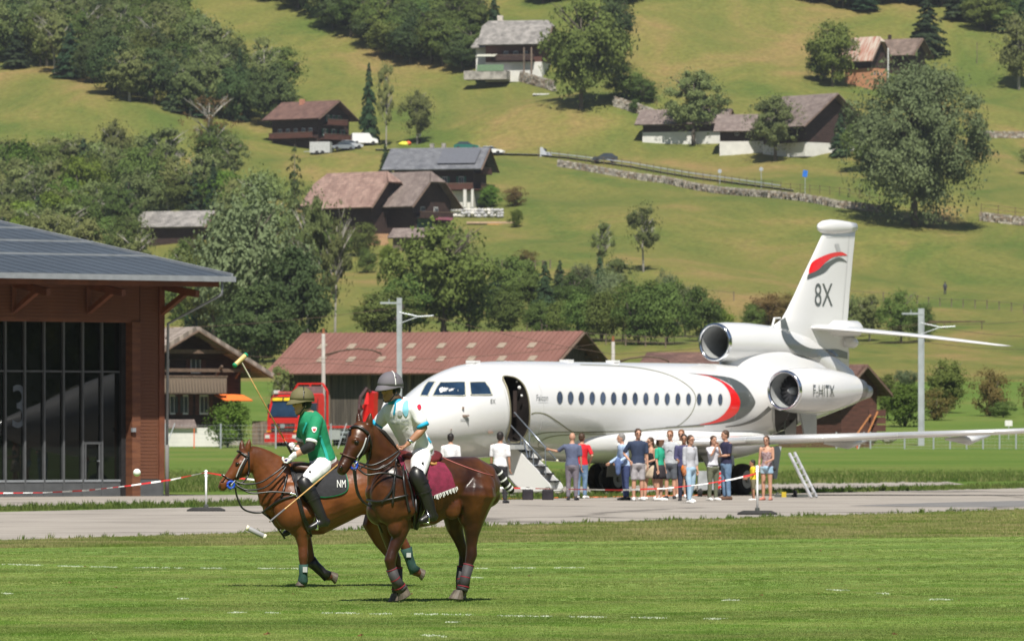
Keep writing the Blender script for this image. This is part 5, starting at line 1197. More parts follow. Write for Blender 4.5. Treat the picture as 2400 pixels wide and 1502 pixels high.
# baggage ladder
p0 = P(1850, 1062, 163); p0b = P(1862, 1060, 163.4); q0 = P(1901, 1151, 162); q0b = P(1914, 1152, 162.6)
lad = empty('ladder', Vector((q0.x, q0.y, 0)), 'light metal ladder leaning against the wing behind the aircraft', 'ladder')
m_alum = M_('aluminium', (.7, .7, .7), rough=.35, metal=.6)
MB().beam(p0, Vector((q0.x, q0.y, .02)), .07, .05).build('rail', m_alum, lad); MB().beam(p0b, Vector((q0b.x, q0b.y, .02)), .07, .05).build('rail', m_alum, lad)
for i in range(7):
    t = (i + .7) / 7.5; MB().beam(p0.lerp(Vector((q0.x, q0.y, .02)), t), p0b.lerp(Vector((q0b.x, q0b.y, .02)), t), .06, .03).build('rung', m_alum, lad)
g = P(1868, 1156, 164); g.z = 0; e = empty('tow_bar', g, 'dark tow bar lying at the foot of the ladder', 'tow bar')
MB().beam((-.6, 0, .05), (.5, .1, .05), .12, .08).build('bar', m_gry, e, local=True); MB().box((-.35, 0, .08), (.12, .15, .14)).build('yellow_clamp', M_('yellow_paint', (.6, .45, .03)), e, local=True); MB().box((-.05, 0, .1), (.1, .15, .18)).build('joint', m_blk, e, local=True)
MB().tube([(-.6, 0, .05), (-.5, 0, .14)], .02, 6).build('lever', m_gry, e, local=True)
# ground power cart under the wing
g = P(1662, 1158, 166); g.z = 0; e = empty('ground_power_cart', g, 'grey power cart with red and white stripes under the wing', 'cart')
MB().box((0, 0, .45), (.62, 1.0, .5)).build('housing', M_('cart_grey', (.33, .35, .36), rough=.5), e, local=True)
for i in range(4): MB().box((.26, -.505, .27 + i * .12), (.09, .012, .06), Matrix.Rotation(R(-30), 3, 'Y')).build('warning_stripe', m_red, e, local=True)
for x in (-.25, .25):
    for y in (-.4, .4): o = wheel(Vector((x, y, .14)), .14, .09, e, ax=Vector((1, 0, 0)), n=14); o.matrix_parent_inverse = Matrix.Identity(4)
# orange cable protector along the ground behind the people
mb = MB(); a = PG(1175, 1170.5); b = PG(1700, 1161)
mb.tube([a + (b - a) * t + Vector((0, .12 * math.sin(9 * t), .02)) for t in np.linspace(0, 1, 24)], .02, 6); tag(mb.build('cable', M_('orange_rubber', (.75, .17, .05)), smooth=True), 'orange cable lying on the ground below the aircraft', 'cable')
# ---------------------------------------------------------------- railway masts, poles, wires
m_steel = M_('galvanised_steel', (.42, .45, .48), rough=.5, metal=.3, var=.12, scale=1)
m_conc = M_('pole_concrete', (.36, .34, .31), rough=.9, var=.15, scale=2)
m_brown = M_('rusty_steel', (.10, .065, .045), rough=.8, var=.3)
def mast(px, pt, D, label, arm=True, w_=.28):
    b = P(px, 1046, D); e = empty('railway_mast', b, label, 'mast'); t = P(px, pt, D).z - b.z
    mb = MB()
    for x in (-w_ / 2, w_ / 2): mb.box((x, 0, t / 2 - .5), (.05, .22, t + 1))
    mb.box((0, 0, t / 2 - .5), (w_, .03, t + 1)); mb.build('column', m_steel, e, local=True)
    s = S(b)
    MB().box((-20 / s / 1, 0, t - 12 / s), (50 / s, .08, .12)).build('cross_arm', m_steel, e, local=True); MB().tube([(-24 / s, 0, t - 12 / s), (-24 / s, 0, t + 4 / s - .2)], .03, 6).build('insulator', m_steel, e, local=True)
    MB().tube([(0, 0, t - 34 / s), (45 / s, 0, t - 44 / s), (80 / s, 0, t - 42 / s)], .045, 6).build('bracket', m_steel, e, local=True); MB().tube([(0, 0, t - 60 / s), (45 / s, 0, t - 44 / s)], .03, 6).build('bracket_stay', m_steel, e, local=True)
    return e
mast(936, 698, 395, 'gray steel railway mast rising behind the aircraft nose')
e2 = mast(2159, 723, 395, 'gray steel railway mast right of the aircraft tail', w_=.34)
b = P(2159, 757, 395); MB().beam(b + Vector((.5, 0, .1)), b + Vector((4.1, 0, .1)), .06, .08).build('cantilever', m_brown, e2); MB().tube([b, b + Vector((4.1, 0, .1))], .02, 5).build('tension_rod', m_brown, e2)
for x in (1.5, 3.9): MB().tube([b + Vector((x, 0, .1)), b + Vector((x, 0, -.4))], .03, 5).build('dropper', m_brown, e2)
def cpole(px, pt, D, x1, label):
    b = P(px, 1046, D); e = empty('concrete_pole', b, label, 'pole'); s = S(b); t = P(px, pt, D).z - b.z
    MB().tube([(0, 0, -1), (0, 0, t)], [.17, .11], 10).build('pole_shaft', m_conc, e, local=True, smooth=True); MB().tube([(0, 0, t), (0, 0, t + .35)], .09, 8).build('insulator_cap', M_('brown_ceramic', (.3, .12, .06), rough=.3), e, local=True)
    z = t - 50 / s; w_ = x1 / s
    MB().tube([(0, 0, z), (w_ * .3, 0, z + .28), (w_ * .6, 0, z + .42), (w_ * .85, 0, z + .32), (w_, 0, z + .1)], .06, 6).build('curved_bracket', m_brown, e, local=True, smooth=True)
    MB().tube([(w_, 0, z + .1), (w_, 0, z - .05)], .04, 5).build('clamp', m_brown, e, local=True); MB().tube([(0, 0, z - .15), (w_ * .3, 0, z + .28)], .035, 5).build('bracket_stay', m_brown, e, local=True)
cpole(758, 782, 400, 135, 'concrete pole with curved rusty bracket in front of the red barn'); cpole(1437, 800, 400, 130, 'concrete pole with curved rusty bracket behind the aircraft cabin')
def wire(pts, D, label, r=.014):
    mb = MB(); q = []
    for i in range(len(pts) - 1):
        a = P(*pts[i], D); b = P(*pts[i + 1], D)
        for k in range(8):
            t = k / 8; q.append(a.lerp(b, t) - Vector((0, 0, .5 * 4 * t * (1 - t) * .5)))
    q.append(P(*pts[-1], D)); tag(mb.tube(q, r, 4).build('overhead_wire', m_brown), label, 'wire', 'overhead railway wires')
wire([(350, 770), (936, 720), (1437, 830), (2159, 757), (2500, 740)], 396, 'topmost thin overhead wire between the railway masts')
wire([(350, 840), (758, 850), (1437, 868), (2159, 760), (2500, 790)], 397, 'middle overhead contact wire')
wire([(350, 815), (936, 842), (1437, 800), (2159, 800), (2500, 816)], 398, 'lower overhead wire running behind the aircraft tail')
# ---------------------------------------------------------------- fences behind the apron
m_mesh = M_('wire_mesh', (.5, .52, .52), rough=.5, metal=.4)
def fence(x0, x1, yb, yt, D, step, label, extra=(), wires=6, mat=m_steel, pw=.05):
    a = P(x0, yb, D); e = empty('fence', a, label, 'fence'); s = FPX / D; h = (yb - yt) / s; L = (x1 - x0) / s; n = max(1, int(L / step))
    pm = MB().tube([(0, 0, -.8), (0, 0, h)], pw, 6).mesh('post', mat)
    for i in range(n + 1): o = link('post', pm, e, True); o.location = (i * L / n, 0, 0)
    mb = MB()
    for k in range(wires): z = h * (k + .5) / wires; mb.tube([(0, 0, z), (L, 0, z)], .006, 3)
    k = 0
    while k * .25 < L: mb.tube([(k * .25, 0, 0), (k * .25, 0, h)], .003, 3); k += 1
    mb.build('wire_mesh', m_mesh, e, local=True, kind='stuff')
    for (xa, xb) in extra: MB().tube([((xa - x0) / s, 0, h), ((xb - x0) / s, -.3, 0)], .03, 6).build('brace_post', mat, e, local=True)
    return e
fence(388, 905, 1051, 992, 380, 3.15, 'wire mesh fence with steel posts in front of the chalet and truck', extra=((410, 388), (812, 792)))
fence(1960, 2120, 1060, 1012, 378, 2.1, 'wire fence section below the wing beside the ladder', extra=((2025, 2008),))
fence(2188, 2420, 1061, 1016, 376, 1.0, 'closely posted wire fence at the right below the wing tip')
fence(2120, 2188, 1060, 1022, 377, 1.8, 'short gate section of the fence beside the right mast')
m_orange = M_('orange_stake', (.8, .14, .04), rough=.6)
for i, (x, y0, y1) in enumerate(((455, 1050, 1004), (2009, 1052, 1030))):
    p = P(x, y0, 378); o = MB().tube([p, P(x, y1, 378)], .035, 6).build('marker_stake', m_orange); tag(o, 'orange marker stake ' + ('in front of the white shed' if i == 0 else 'below the wing beside the fence'), 'stake')
# hillside wooden fences and stone walls
def hill_line(pts): return [G(x, y) for x, y in pts]
def lerp_path(pts, step):
    out = []; 
    for a, b in zip(pts, pts[1:]):
        n = max(1, int((b - a).length / step))
        for k in range(n): 
            q = a.lerp(b, k / n); q.z = float(terr(q.x, q.y)); out.append(q)
    out.append(pts[-1]); return out
def post_fence(pts, step, h, label, mat=m_wood_grey, rails=2, r=.07):
    path = lerp_path(hill_line(pts), step); e = empty('post_fence', path[0], label, 'fence')
    pm = MB().tube([(0, 0, -.3), (0, 0, h)], r, 5).mesh('post', mat)
    for p in path: o = link('post', pm, e, True); o.location = p - e.location
    for k in range(rails):
        z = h * (.9 - .45 * k); MB().tube([p + Vector((0, 0, z)) for p in path], .025, 4).build('rail', mat, e)
    return e
post_fence([(1235, 775), (1330, 800), (1420, 808), (1560, 815), (1640, 812)], 3.2, 1.3, 'low post fence along the foot of the tree row')
post_fence([(1990, 700), (2150, 712), (2400, 735)], 5, 1.2, 'faint post fence across the meadow right of the tail fin', rails=1)
post_fence([(1560, 690), (1720, 705)], 5, 1.2, 'faint post fence left of the tail fin', rails=1)
post_fence([(1130, 625), (1200, 632), (1290, 630)], 1.0, 1.3, 'grey wooden fence in the meadow above the tree row', rails=3, r=.09)
post_fence([(1290, 372), (1500, 400), (1750, 438), (1830, 448)], 2.6, 1.5, 'road fence of thin brown posts above the stone wall', mat=m_brown, rails=2, r=.05)
post_fence([(1830, 449), (2085, 478)], 2.6, 1.4, 'thin brown post fence continuing towards the giant tree', mat=m_brown, rails=2, r=.05)
post_fence([(2300, 498), (2420, 512)], 2.6, 1.4, 'thin brown post fence right of the giant tree', mat=m_brown, rails=2, r=.05)
post_fence([(1445, 225), (1540, 248)], 2.0, 1.2, 'dark railing above the gray slope wall', mat=m_brown, rails=2, r=.05)
m_wallstone = [M_('wall_stone_%s' % k, c, rough=.95, var=.3, scale=3) for k, c in (('grey', (.23, .21, .18)), ('pale', (.35, .32, .27)), ('warm', (.22, .175, .13)))]
def stone_wall(pts, h, label, sz=.55, name='stone_wall', cap=300, mats=m_wallstone, lift=0.0):
    path = lerp_path(hill_line(pts), sz * .9); e = empty(name, path[0], label, 'wall'); r = random.Random(len(pts) * 7 + int(pts[0][0]))
    core = MB(); core.loft([[p + Vector((0, .5, -.6)), p + Vector((0, .05, -.6)), p + Vector((0, .05, h * .96)), p + Vector((0, .5, h * .96))] for p in path[::3] + [path[-1]]]); core.build('wall_core', mats[0], e)
    rows = max(2, int(h / (sz * .62))); px = S(path[0]) * sz; many = MB(); cnt = 0
    many2 = [MB(), MB(), MB()]
    for p in path:
        for k in range(rows):
            c = p + Vector((r.uniform(-.1, .1), r.uniform(-.05, .05), (k + .5) * h / rows + r.uniform(-.04, .04)))
            s_ = (sz * r.uniform(.75, 1.15), .3, h / rows * r.uniform(.8, 1.05)); rot = Matrix.Rotation(r.uniform(-.2, .2), 3, 'Y')
            many2[r.randrange(3)].box(c, s_, rot)
    for k in range(3):
        if many2[k].v: many2[k].build('wall_stones', mats[k], e, kind='stuff')
    return e
stone_wall([(1310, 391), (1400, 406), (1560, 430), (1760, 461), (1960, 487), (2085, 502)], 1.2, 'long dry stone retaining wall below the road')
stone_wall([(2300, 518), (2420, 532)], 1.4, 'stone wall right of the giant tree')
stone_wall([(2300, 322), (2420, 324)], 1.2, 'short pale stone wall high at the right edge')
stone_wall([(1440, 250), (1500, 268), (1560, 290), (1600, 302)], 1.8, 'sloping gray stone wall left of the round tree', lift=1)
stone_wall([(1140, 188), (1200, 185), (1280, 208), (1300, 215)], 1.9, 'gray terrace wall below the topmost chalet')
# boulder wall by the chalet terrace: each boulder a part
p0 = G(1062, 508); e = empty('boulder_wall', p0, 'pale boulder wall beside the chalet terrace', 'wall'); r = random.Random(5)
bld = [MB().ell((0, 0, 0), (.42, .35, .30), nu=7, nv=5).mesh('boulder', m) for m in (M_('boulder_pale', (.62, .60, .56), rough=.95, var=.2), M_('boulder_grey', (.42, .42, .42), rough=.95, var=.2))]
for i in range(16):
    for k in range(3):
        p = G(1062 + i * 7.6, 510 + r.uniform(-1, 1)); o = link('boulder', bld[r.randrange(2)], e, True); o.location = p - p0 + Vector((0, -k * .1, 1.15 - k * .45)); o.rotation_euler = (r.uniform(-.5, .5), r.uniform(-.5, .5), r.uniform(0, 3)); s_ = r.uniform(.75, 1.15); o.scale = (s_, s_, s_)
p = G(1150, 524); MB().box((0, 0, .1), (7.5, 3.0, .3)).build('terrace_slab', M_('sand_ground', (.45, .33, .22), rough=1), tag(empty('dirt_terrace', p), 'bare earth terrace below the boulder wall', 'terrace'), local=True)
p = G(1165, 526); o = MB().box((0, 0, .2), (3.0, .25, .5)).build('plank_edge', M_('orange_plank', (.6, .28, .08))); o.location = p; tag(o, 'orange plank edging below the boulder wall', 'plank')
p = G(880, 575); e = empty('log_pile', p, 'stack of cut firewood below the dark barn gable', 'log pile')
lg = MB().tube([(0, 0, 0), (0, .8, 0)], .17, 8).mesh('log', M_('cut_wood', (.45, .26, .14), var=.3))
for i in range(10):
    for k in range(6): o = link('log', lg, e, True); o.location = ((i - 4.5) * .36 + (k % 2) * .17, 0, .15 + k * .29)
# road on the hill
m_road = M_('hill_road', (.30, .30, .30), rough=.9, var=.08)
path = lerp_path(hill_line([(880, 352), (960, 353), (1060, 356), (1180, 362), (1260, 364), (1330, 371), (1480, 392), (1700, 427), (1860, 448)]), 2.0)
mb = MB(); mb.loft([[p + Vector((0, -1.5, .10)), p + Vector((0, 3.0, .35))] for p in path], cap=False, closed=False); tag(mb.build('road', m_road), 'narrow asphalt road climbing across the hillside', None, None, 'structure')
mb = MB(); q = lerp_path(hill_line([(1270, 366), (1480, 392), (1700, 427), (1830, 446)]), 2.0)
gr = MB().tube([p + Vector((0, .3, .75)) for p in q], .10, 5).build('guard_rail', m_steel, None); tag(gr, 'long steel guard rail along the hillside road', 'guard rail')
# ---------------------------------------------------------------- parked and moving cars on the hill
def car(px, py, yaw, col, label, L=4.4, kind='car', dz=.1, Dadd=0.8):
    p = G(px, py); p.y += Dadd; p.z = float(terr(p.x, p.y)) + dz; e = empty('car' if kind == 'car' else 'van', p, label, kind if kind != 'car' else 'car', rz=yaw)
    m = M_('car_paint_%s' % col[0], col[1], rough=.25, var=.03, coat=.7)
    H_ = 1.45 if kind == 'car' else 2.1; W_ = 1.75; hl = L / 2
    if kind == 'car': prof = [(-hl, .35), (-hl, .85), (-hl + .15, .98), (-hl + .75, 1.05), (hl - 1.5, 1.0), (hl - .25, .82), (hl, .62), (hl, .35)]
    else: prof = [(-hl, .35), (-hl, 1.9), (-hl + .1, 2.05), (hl - 1.6, 2.05), (hl - 1.0, 1.25), (hl - .1, 1.0), (hl, .7), (hl, .35)]
    mb = MB(); mb.loft([[Vector((x * k2, y, z * (1 if abs(y) < .8 else .98))) for x, z in prof] for y, k2 in ((-W_ / 2, .985), (-W_ / 2 + .08, 1), (W_ / 2 - .08, 1), (W_ / 2, .985))]); mb.build('body', m, e, local=True)
    if kind == 'car':
        mb = MB(); mb.loft([[Vector((x, y * W_ / 2, z)) for y in (-k, k)] for (x, z, k) in ()]) if False else None
        top = [(-hl + .35, 1.02, .93), (-hl + .95, H_, .74), (hl - 2.0, H_, .74), (hl - 1.15, 1.0, .93)]
        mb = MB(); b0 = [Vector((top[0][0], -.8, 1.0)), Vector((top[3][0], -.8, .98)), Vector((top[3][0], .8, .98)), Vector((top[0][0], .8, 1.0))]
        t0 = [Vector((top[1][0], -.62, H_)), Vector((top[2][0], -.62, H_)), Vector((top[2][0], .62, H_)), Vector((top[1][0], .62, H_))]
        mb.loft([b0, t0]); mb.build('windows', m_glassd, e, local=True); MB().box(((top[1][0] + top[2][0]) / 2, 0, H_ + .01), (top[2][0] - top[1][0] + .1, 1.28, .06)).build('roof', m, e, local=True)
    else: MB().box((hl - 1.15, 0, 1.55), (.5, 1.5, .55), Matrix.Rotation(R(35), 3, 'Y')).build('windscreen', m_glassd, e, local=True)
    for x in (-hl + .8, hl - .85):
        for y in (-W_ / 2 + .08, W_ / 2 - .08): MB().tube([(x, y - .1, .33), (x, y + .1, .33)], .33, 14).build('wheel', m_blk, e, local=True)
    for y in (-.6, .6): MB().box((hl - .02, y, .68), (.06, .3, .14)).build('headlight', m_frame, e, local=True); MB().box((-hl + .01, y, .8), (.05, .25, .16)).build('tail_light', m_red, e, local=True)
    return e
car(1094, 356, R(-6), ('green', (.02, .13, .10)), 'dark green car parked above the solar roofed chalet')
car(1152, 366, R(-14), ('white', (.8, .8, .8)), 'white car parked right of the dark green car')
car(1417, 386, R(-172), ('charcoal', (.05, .06, .07)), 'dark grey car driving on the hillside road', Dadd=1.8, dz=.25)
car(820, 352, R(25), ('silver', (.45, .47, .5)), 'silver car among the vehicles beside the brown chalet')
car(800, 356, R(-150), ('grey', (.2, .22, .25)), 'grey car behind the white trailer')
car(854, 343, R(10), ('white', (.8, .8, .8)), 'white van parked at the foot of the spruce', kind='van', L=4.6)
car(1280, 367, R(-5), ('silver', (.45, .47, .5)), 'light grey van beside the hillside road bend', kind='van', L=2.0, dz=-.6)
p = G(752, 362); e = empty('trailer', p, 'pale grey box trailer parked below the brown chalet', 'trailer', rz=R(-10)); MB().box((0, 0, 1.2), (3.6, 2, 1.9)).build('box_body', M_('trailer_grey', (.45, .46, .46), rough=.6), e, local=True)
for x in (-.5, .5): MB().tube([(x, -1.05, .3), (x, -.85, .3)], .32, 12).build('wheel', m_blk, e, local=True)
MB().beam((-1.8, 0, .5), (-3, 0, .5), .1, .1).build('drawbar', m_steel, e, local=True)
p = G(948, 341); e = empty('tarpaulin_cover', p, 'yellow and orange cover on the roadside by the small tree', 'cover'); MB().ell((0, 0, .2), (1.1, .8, .5), nu=12, nv=8).build('yellow_cover', M_('yellow_tarp', (.65, .65, .05)), e, local=True); MB().ell((.7, -.1, .35), (.5, .6, .4), nu=10, nv=8).build('orange_cover', m_orange, e, local=True)
p = G(1068, 487); o = MB().ell((0, 0, .3), (.9, .5, .3), nu=12, nv=8).build('mower', M_('yellow_tarp', (.65, .65, .05))); o.location = p + Vector((0, -1.5, 0)); tag(o, 'small yellow green garden vehicle under the white terrace', 'mower')
p = G(981, 336); e = empty('info_board', p, 'small white board beside the tree above the road', 'sign'); MB().box((0, 0, 1.6), (.9, .08, .9)).build('board', m_frame, e, local=True); MB().tube([(0, 0, 0), (0, 0, 1.2)], .05, 6).build('post', m_wood, e, local=True)
MB().box((0, .0, .4), (.9, .2, .8)).build('wood_box', m_wood, e, local=True)
def sign(px, pb, pt, col, label, rad=.33, shape='round'):
    p = G(px, pb); h = (pb - pt) / S(p); e = empty('road_sign', p, label, 'road sign'); MB().tube([(0, 0, -.3), (0, 0, h)], .05, 6).build('pole', m_steel, e, local=True)
    mb = MB()
    if shape == 'round': mb.tube([(0, -.05, h - rad), (0, -.09, h - rad)], rad, 16)
    else: mb.box((0, -.07, h - .5), (.75, .05, 1.05), Matrix.Rotation(R(8), 3, 'Y'))
    mb.build('sign_plate', col, e, local=True)
sign(1687, 432, 397, m_steel, 'small round road sign seen from behind, left one of two'); sign(1784, 442, 392, m_steel, 'taller round road sign seen from behind, right one of two')
sign(1887, 455, 400, M_('blue_sign', (.02, .16, .6), rough=.5), 'bright blue road sign above the stone wall', shape='rect')
for (x, y, t, lb) in ((1262, 372, 345, 'thin pole beside the road bend'), (2290, 150, 100, 'thin grey pole in the upper right meadow')):
    p = G(x, y); tag(MB().tube([p, p + Vector((0, 0, (y - t) / S(p)))], .06, 5).build('wooden_pole', m_wood_grey), lb, 'pole')
p = G(1268, 223); o = MB().box((0, 0, .1), (3, 1.4, .25)).build('trough', M_('pale_concrete', (.6, .6, .58))); o.location = p; tag(o, 'pale concrete slab lying in the meadow', 'slab')
p = G(1437, 178); e = empty('bench', p, 'small dark bench under the tree right of the topmost chalet', 'bench'); MB().box((0, 0, .6), (1.6, .5, .1)).build('seat', m_wood, e, local=True); MB().box((-.6, 0, .25), (.1, .4, .6)).build('leg', m_wood, e, local=True); MB().box((.6, 0, .25), (.1, .4, .6)).build('leg', m_wood, e, local=True)
p = G(3, 32); 
o = MB().box((0, 0, 1), (3, 2, 2)).build('hut', m_white); o.location = p; tag(o, 'white corner of a hut at the upper left edge', 'hut')
for (x, y, lb) in ((2215, 690, 'person in dark clothes standing in the meadow right of the tail'),):
    p = G(x, y); e = empty('person', p, lb, 'person'); dark = x > 2000
    mm = MB(); mm.tube([(0, 0, .8), (0, 0, 1.15), (0, 0, 1.42)], [.15, .2, .13], 10, rnd=True); 
    for sx in (-.1, .1): mm.tube([(sx, 0, .05), (sx, .02, .45), (sx * .8, 0, .9)], [.06, .08, .1], 8, rnd=True); mm.tube([(sx * 2, 0, 1.38), (sx * 2.6, .03, 1.1), (sx * 2.4, -.08, .85)], [.055, .045, .035], 8, rnd=True)
    mm.tube([(0, 0, 1.4), (0, 0, 1.55)], .06, 8); mm.ell((0, 0, 1.65), (.09, .1, .13)); skin('body', mm, M_('far_dark_clothes' if dark else 'far_pale_clothes', (.04, .04, .05) if dark else (.7, .7, .72)), e, .04, 2, local=True)
    MB().ell((0, .02, 1.68), (.1, .11, .12)).build('hair', m_wood, e, local=True, smooth=True)
p = P(2364, 1000, 420); e = empty('notice_board', p, 'white board standing in the right meadow', 'sign'); MB().box((0, 0, .25), (.5, .06, .38)).build('board', m_frame, e, local=True); MB().tube([(0, 0, -1), (0, 0, .1)], .03, 6).build('post', m_steel, e, local=True)
# timber and building clutter behind the tail
p = P(2030, 1035, 405); e = empty('timber_slide', p, 'orange brown wooden ramp leaning by the shed', 'ramp')
MB().beam((-.9, 0, .1), (.3, 0, 1.8), .5, .08).build('ramp_board', M_('fresh_timber', (.5, .2, .07), var=.25), e, local=True); MB().beam((-.1, -.2, .1), (.75, -.2, 2.0), .1, .1).build('ramp_leg', M_('fresh_timber', (.5, .2, .07), var=.25), e, local=True)
for k in range(4): MB().box((.75, .3, .4 + k * .5), (1.1, .5, .42)).build('crate', m_wood_red, e, local=True)
p = P(2060, 1040, 402); e = empty('rubble_heap', p, 'dark heap under a gray cover beside the wooden ramp', 'heap'); rr = random.Random(4)
for k in range(9): MB().ell((rr.uniform(-1, 1), rr.uniform(-.3, .3), .2 + rr.uniform(0, .35)), (.45, .3, .28), nu=8, nv=6).build('stone', m_gry if k % 2 else m_stone, e, local=True)
p = P(1925, 1056, 385); e = empty('timber_stack', p, 'long low stack of brown timber beyond the apron', 'timber')
for k in range(5):
    for j in range(3): MB().box((-1.9 + j * 2.0 + (k % 2) * .2, 0, .06 + k * .11), (1.95, .5, .09)).build('plank', m_wood_red, e, local=True)
# ---------------------------------------------------------------- red crane truck
TD = 392.0; b = P(664, 1054, TD); YT = R(38); TM = Matrix.Rotation(math.atan2(-math.cos(YT), -math.sin(YT)), 4, 'Z')
tk = empty('truck', b, 'red timber truck with crane parked behind the fence', 'truck', rz=math.atan2(-math.cos(YT), -math.sin(YT))); tk.scale = (1.13, 1.13, 1.13)
m_tr = M_('truck_red', (.62, .02, .015), rough=.35, var=.06, coat=.4); m_trd = M_('truck_grille', (.03, .03, .03), rough=.6)
def tb(name, c, s_, m, rot=None): return MB().box(c, s_, rot).build(name, m, tk, local=True)
cab = MB(); prof = [(0, .55), (0, 1.75), (-.12, 2.2), (-.35, 2.95), (-.6, 3.15), (-2.1, 3.2), (-2.2, 3.0), (-2.2, .55)]
cab.loft([[Vector((x, y, z)) for x, z in prof] for y in (-1.22, 1.22)]); c_ = cab.build('cab', m_tr, tk, local=True); bvm = c_.modifiers.new('b', 'BEVEL'); bvm.width = .06; bvm.segments = 2
MB().prism([Vector((-.03, -1.05, 1.85)), Vector((-.03, 1.05, 1.85)), Vector((-.30, .98, 2.72)), Vector((-.30, -.98, 2.72))], (.05, 0, .02)).build('windscreen', m_cock, tk, local=True)
MB().box((-.34, 0, 2.86), (.2, 2.1, .26), Matrix.Rotation(R(-15), 3, 'Y')).build('sun_visor', M_('black_plastic', (.02, .02, .02), rough=.5), tk, local=True)
for y in (-.62, .22): MB().box((-.22, y, 2.86), (.03, .72, .17), Matrix.Rotation(R(-15), 3, 'Y')).build('name_plate', M_('yellow_plate', (.85, .55, .02), rough=.5), tk, local=True)
tb('grille', (.02, 0, 1.25), (.08, 1.7, .5), m_trd); tb('grille_bar', (.07, 0, 1.28), (.03, 1.75, .04), m_tr); tb('bumper', (.08, 0, .68), (.25, 2.45, .5), m_tr); tb('badge', (.08, 0, 1.35), (.04, .3, .22), m_steel)
for y in (-1.0, 1.0): tb('headlight', (.2, y, .75), (.05, .32, .2), m_frame); tb('marker_light', (.06, y, 1.05), (.1, .3, .08), M_('amber', (.8, .3, .02)))
for y in (-1.32, 1.32): tb('mirror', (-.35, y, 2.3), (.12, .2, .6), m_trd)
tb('side_window', (-1.0, 1.235, 2.3), (.95, .03, .7), m_cock); tb('door_line', (-1.55, 1.235, 1.8), (.03, .03, 2.2), m_trd); tb('beacon', (-.5, -.9, 3.28), (.25, .25, .18), m_frame); tb('light_bar', (-.55, 0, 3.25), (.12, 1.7, .1), M_('pink_bar', (.6, .12, .12)))
fr = MB()
for a, b_ in (((-2.4, -1.25, .8), (-2.4, -1.25, 3.3)), ((-2.4, 1.25, .8), (-2.4, 1.25, 3.3)), ((-2.4, -1.25, 3.3), (-2.4, -.9, 3.75)), ((-2.4, 1.25, 3.3), (-2.4, .9, 3.75)), ((-2.4, -.9, 3.75), (-2.4, .9, 3.75)), ((-2.4, 0, 1.2), (-2.4, 0, 3.7))): fr.beam(a, b_, .09, .09)
fr.build('headboard_frame', m_tr, tk, local=True); tb('headboard_plate', (-2.36, 0, 3.4), (.03, 1.9, .4), M_('grille_grey', (.2, .15, .15)))
tb('chassis', (-5.2, 0, 1.0), (6.2, .9, .28), m_trd); tb('load_bed', (-5.3, 0, 1.3), (6.0, 2.3, .12), m_tr); tb('side_rail', (-5.2, 1.1, 1.0), (5.0, .08, .12), m_steel); tb('side_rail', (-5.2, 1.1, .75), (5.0, .08, .1), m_steel); tb('tank', (-3.1, .95, .85), (1.0, .5, .55), m_ltgrey)
for x in (-3.4, -4.3):
    for y in (-1.1,): tb('stanchion', (x, y, 2.3), (.1, .1, 2.0), m_tr); tb('stanchion_tip', (x, y, 3.36), (.11, .11, .14), m_frame)
for x in (-1.2, -4.6, -6.3):
    for y in (-1.02, 1.02):
        MB().tube([(x, y - .15, .52), (x, y + .15, .52)], .52, 20).build('wheel', m_blk, tk, local=True); MB().tube([(x, y - .17, .52), (x, y + .17, .52)], .25, 12).build('rim', M_('cream_rim', (.5, .4, .25)), tk, local=True)
cr = MB(); cr.beam((-7.6, 0, 1.2), (-7.6, 0, 2.6), .5, .5); cr.beam((-7.6, .3, 1.4), (-7.3, .6, 3.3), .35, .4); cr.beam((-7.6, -.2, 2.2), (-8.1, -.3, 3.2), .3, .3); cr.build('crane_column', m_tr, tk, local=True)
cr = MB(); cr.tube([(-7.3, .5, 3.2), (-6.9, .4, 3.5), (-6.5, .3, 3.0), (-6.4, .3, 2.6)], .1, 8); cr.tube([(-6.4, .3, 2.6), (-6.1, .5, 2.3), (-6.3, .4, 1.9)], .07, 8); cr.tube([(-6.4, .3, 2.6), (-6.8, .2, 2.3), (-6.6, .2, 1.9)], .07, 8); cr.build('crane_grapple', M_('grapple_dark', (.06, .03, .03), rough=.5), tk, local=True)
# ---------------------------------------------------------------- barrier tape and its posts
def barrier_post(px, yb, yt, label):
    g = PG(px, yb); e = empty('barrier_post', g, label, 'post'); h = EYE + (CY - yt) * g.y / FPX
    MB().tube([(0, 0, 0), (0, 0, h)], .022, 10).build('pole', M_('white_post', (.75, .76, .76), rough=.5), e, local=True, smooth=True)
    mb = MB(); mb.loft([[Vector((x * k, y * k, z)) for x, y in ((-.42, -.18), (.42, -.18), (.42, .18), (-.42, .18))] for z, k in ((0, 1), (.05, .98), (.10, .7))]); mb.build('rubber_foot', m_blk, e, local=True)
    MB().tube([(0, 0, .1), (0, 0, .16)], .05, 10).build('socket', m_gry, e, local=True)
    for k in range(3): MB().tube([(-.04, 0, h - .03 - k * .05), (.04, 0, h - .03 - k * .05)], .012, 6).build('hook', m_steel, e, local=True)
    return e, h
barrier_post(483, 1199, 1101, 'white barrier post on black rubber foot left of the chestnut horse')
barrier_post(1775, 1207, 1090, 'white barrier post on black rubber foot in front of the boy in yellow')
m_tw = M_('tape_white', (.8, .8, .78), rough=.5); m_trr = M_('tape_red', (.6, .03, .03), rough=.5)
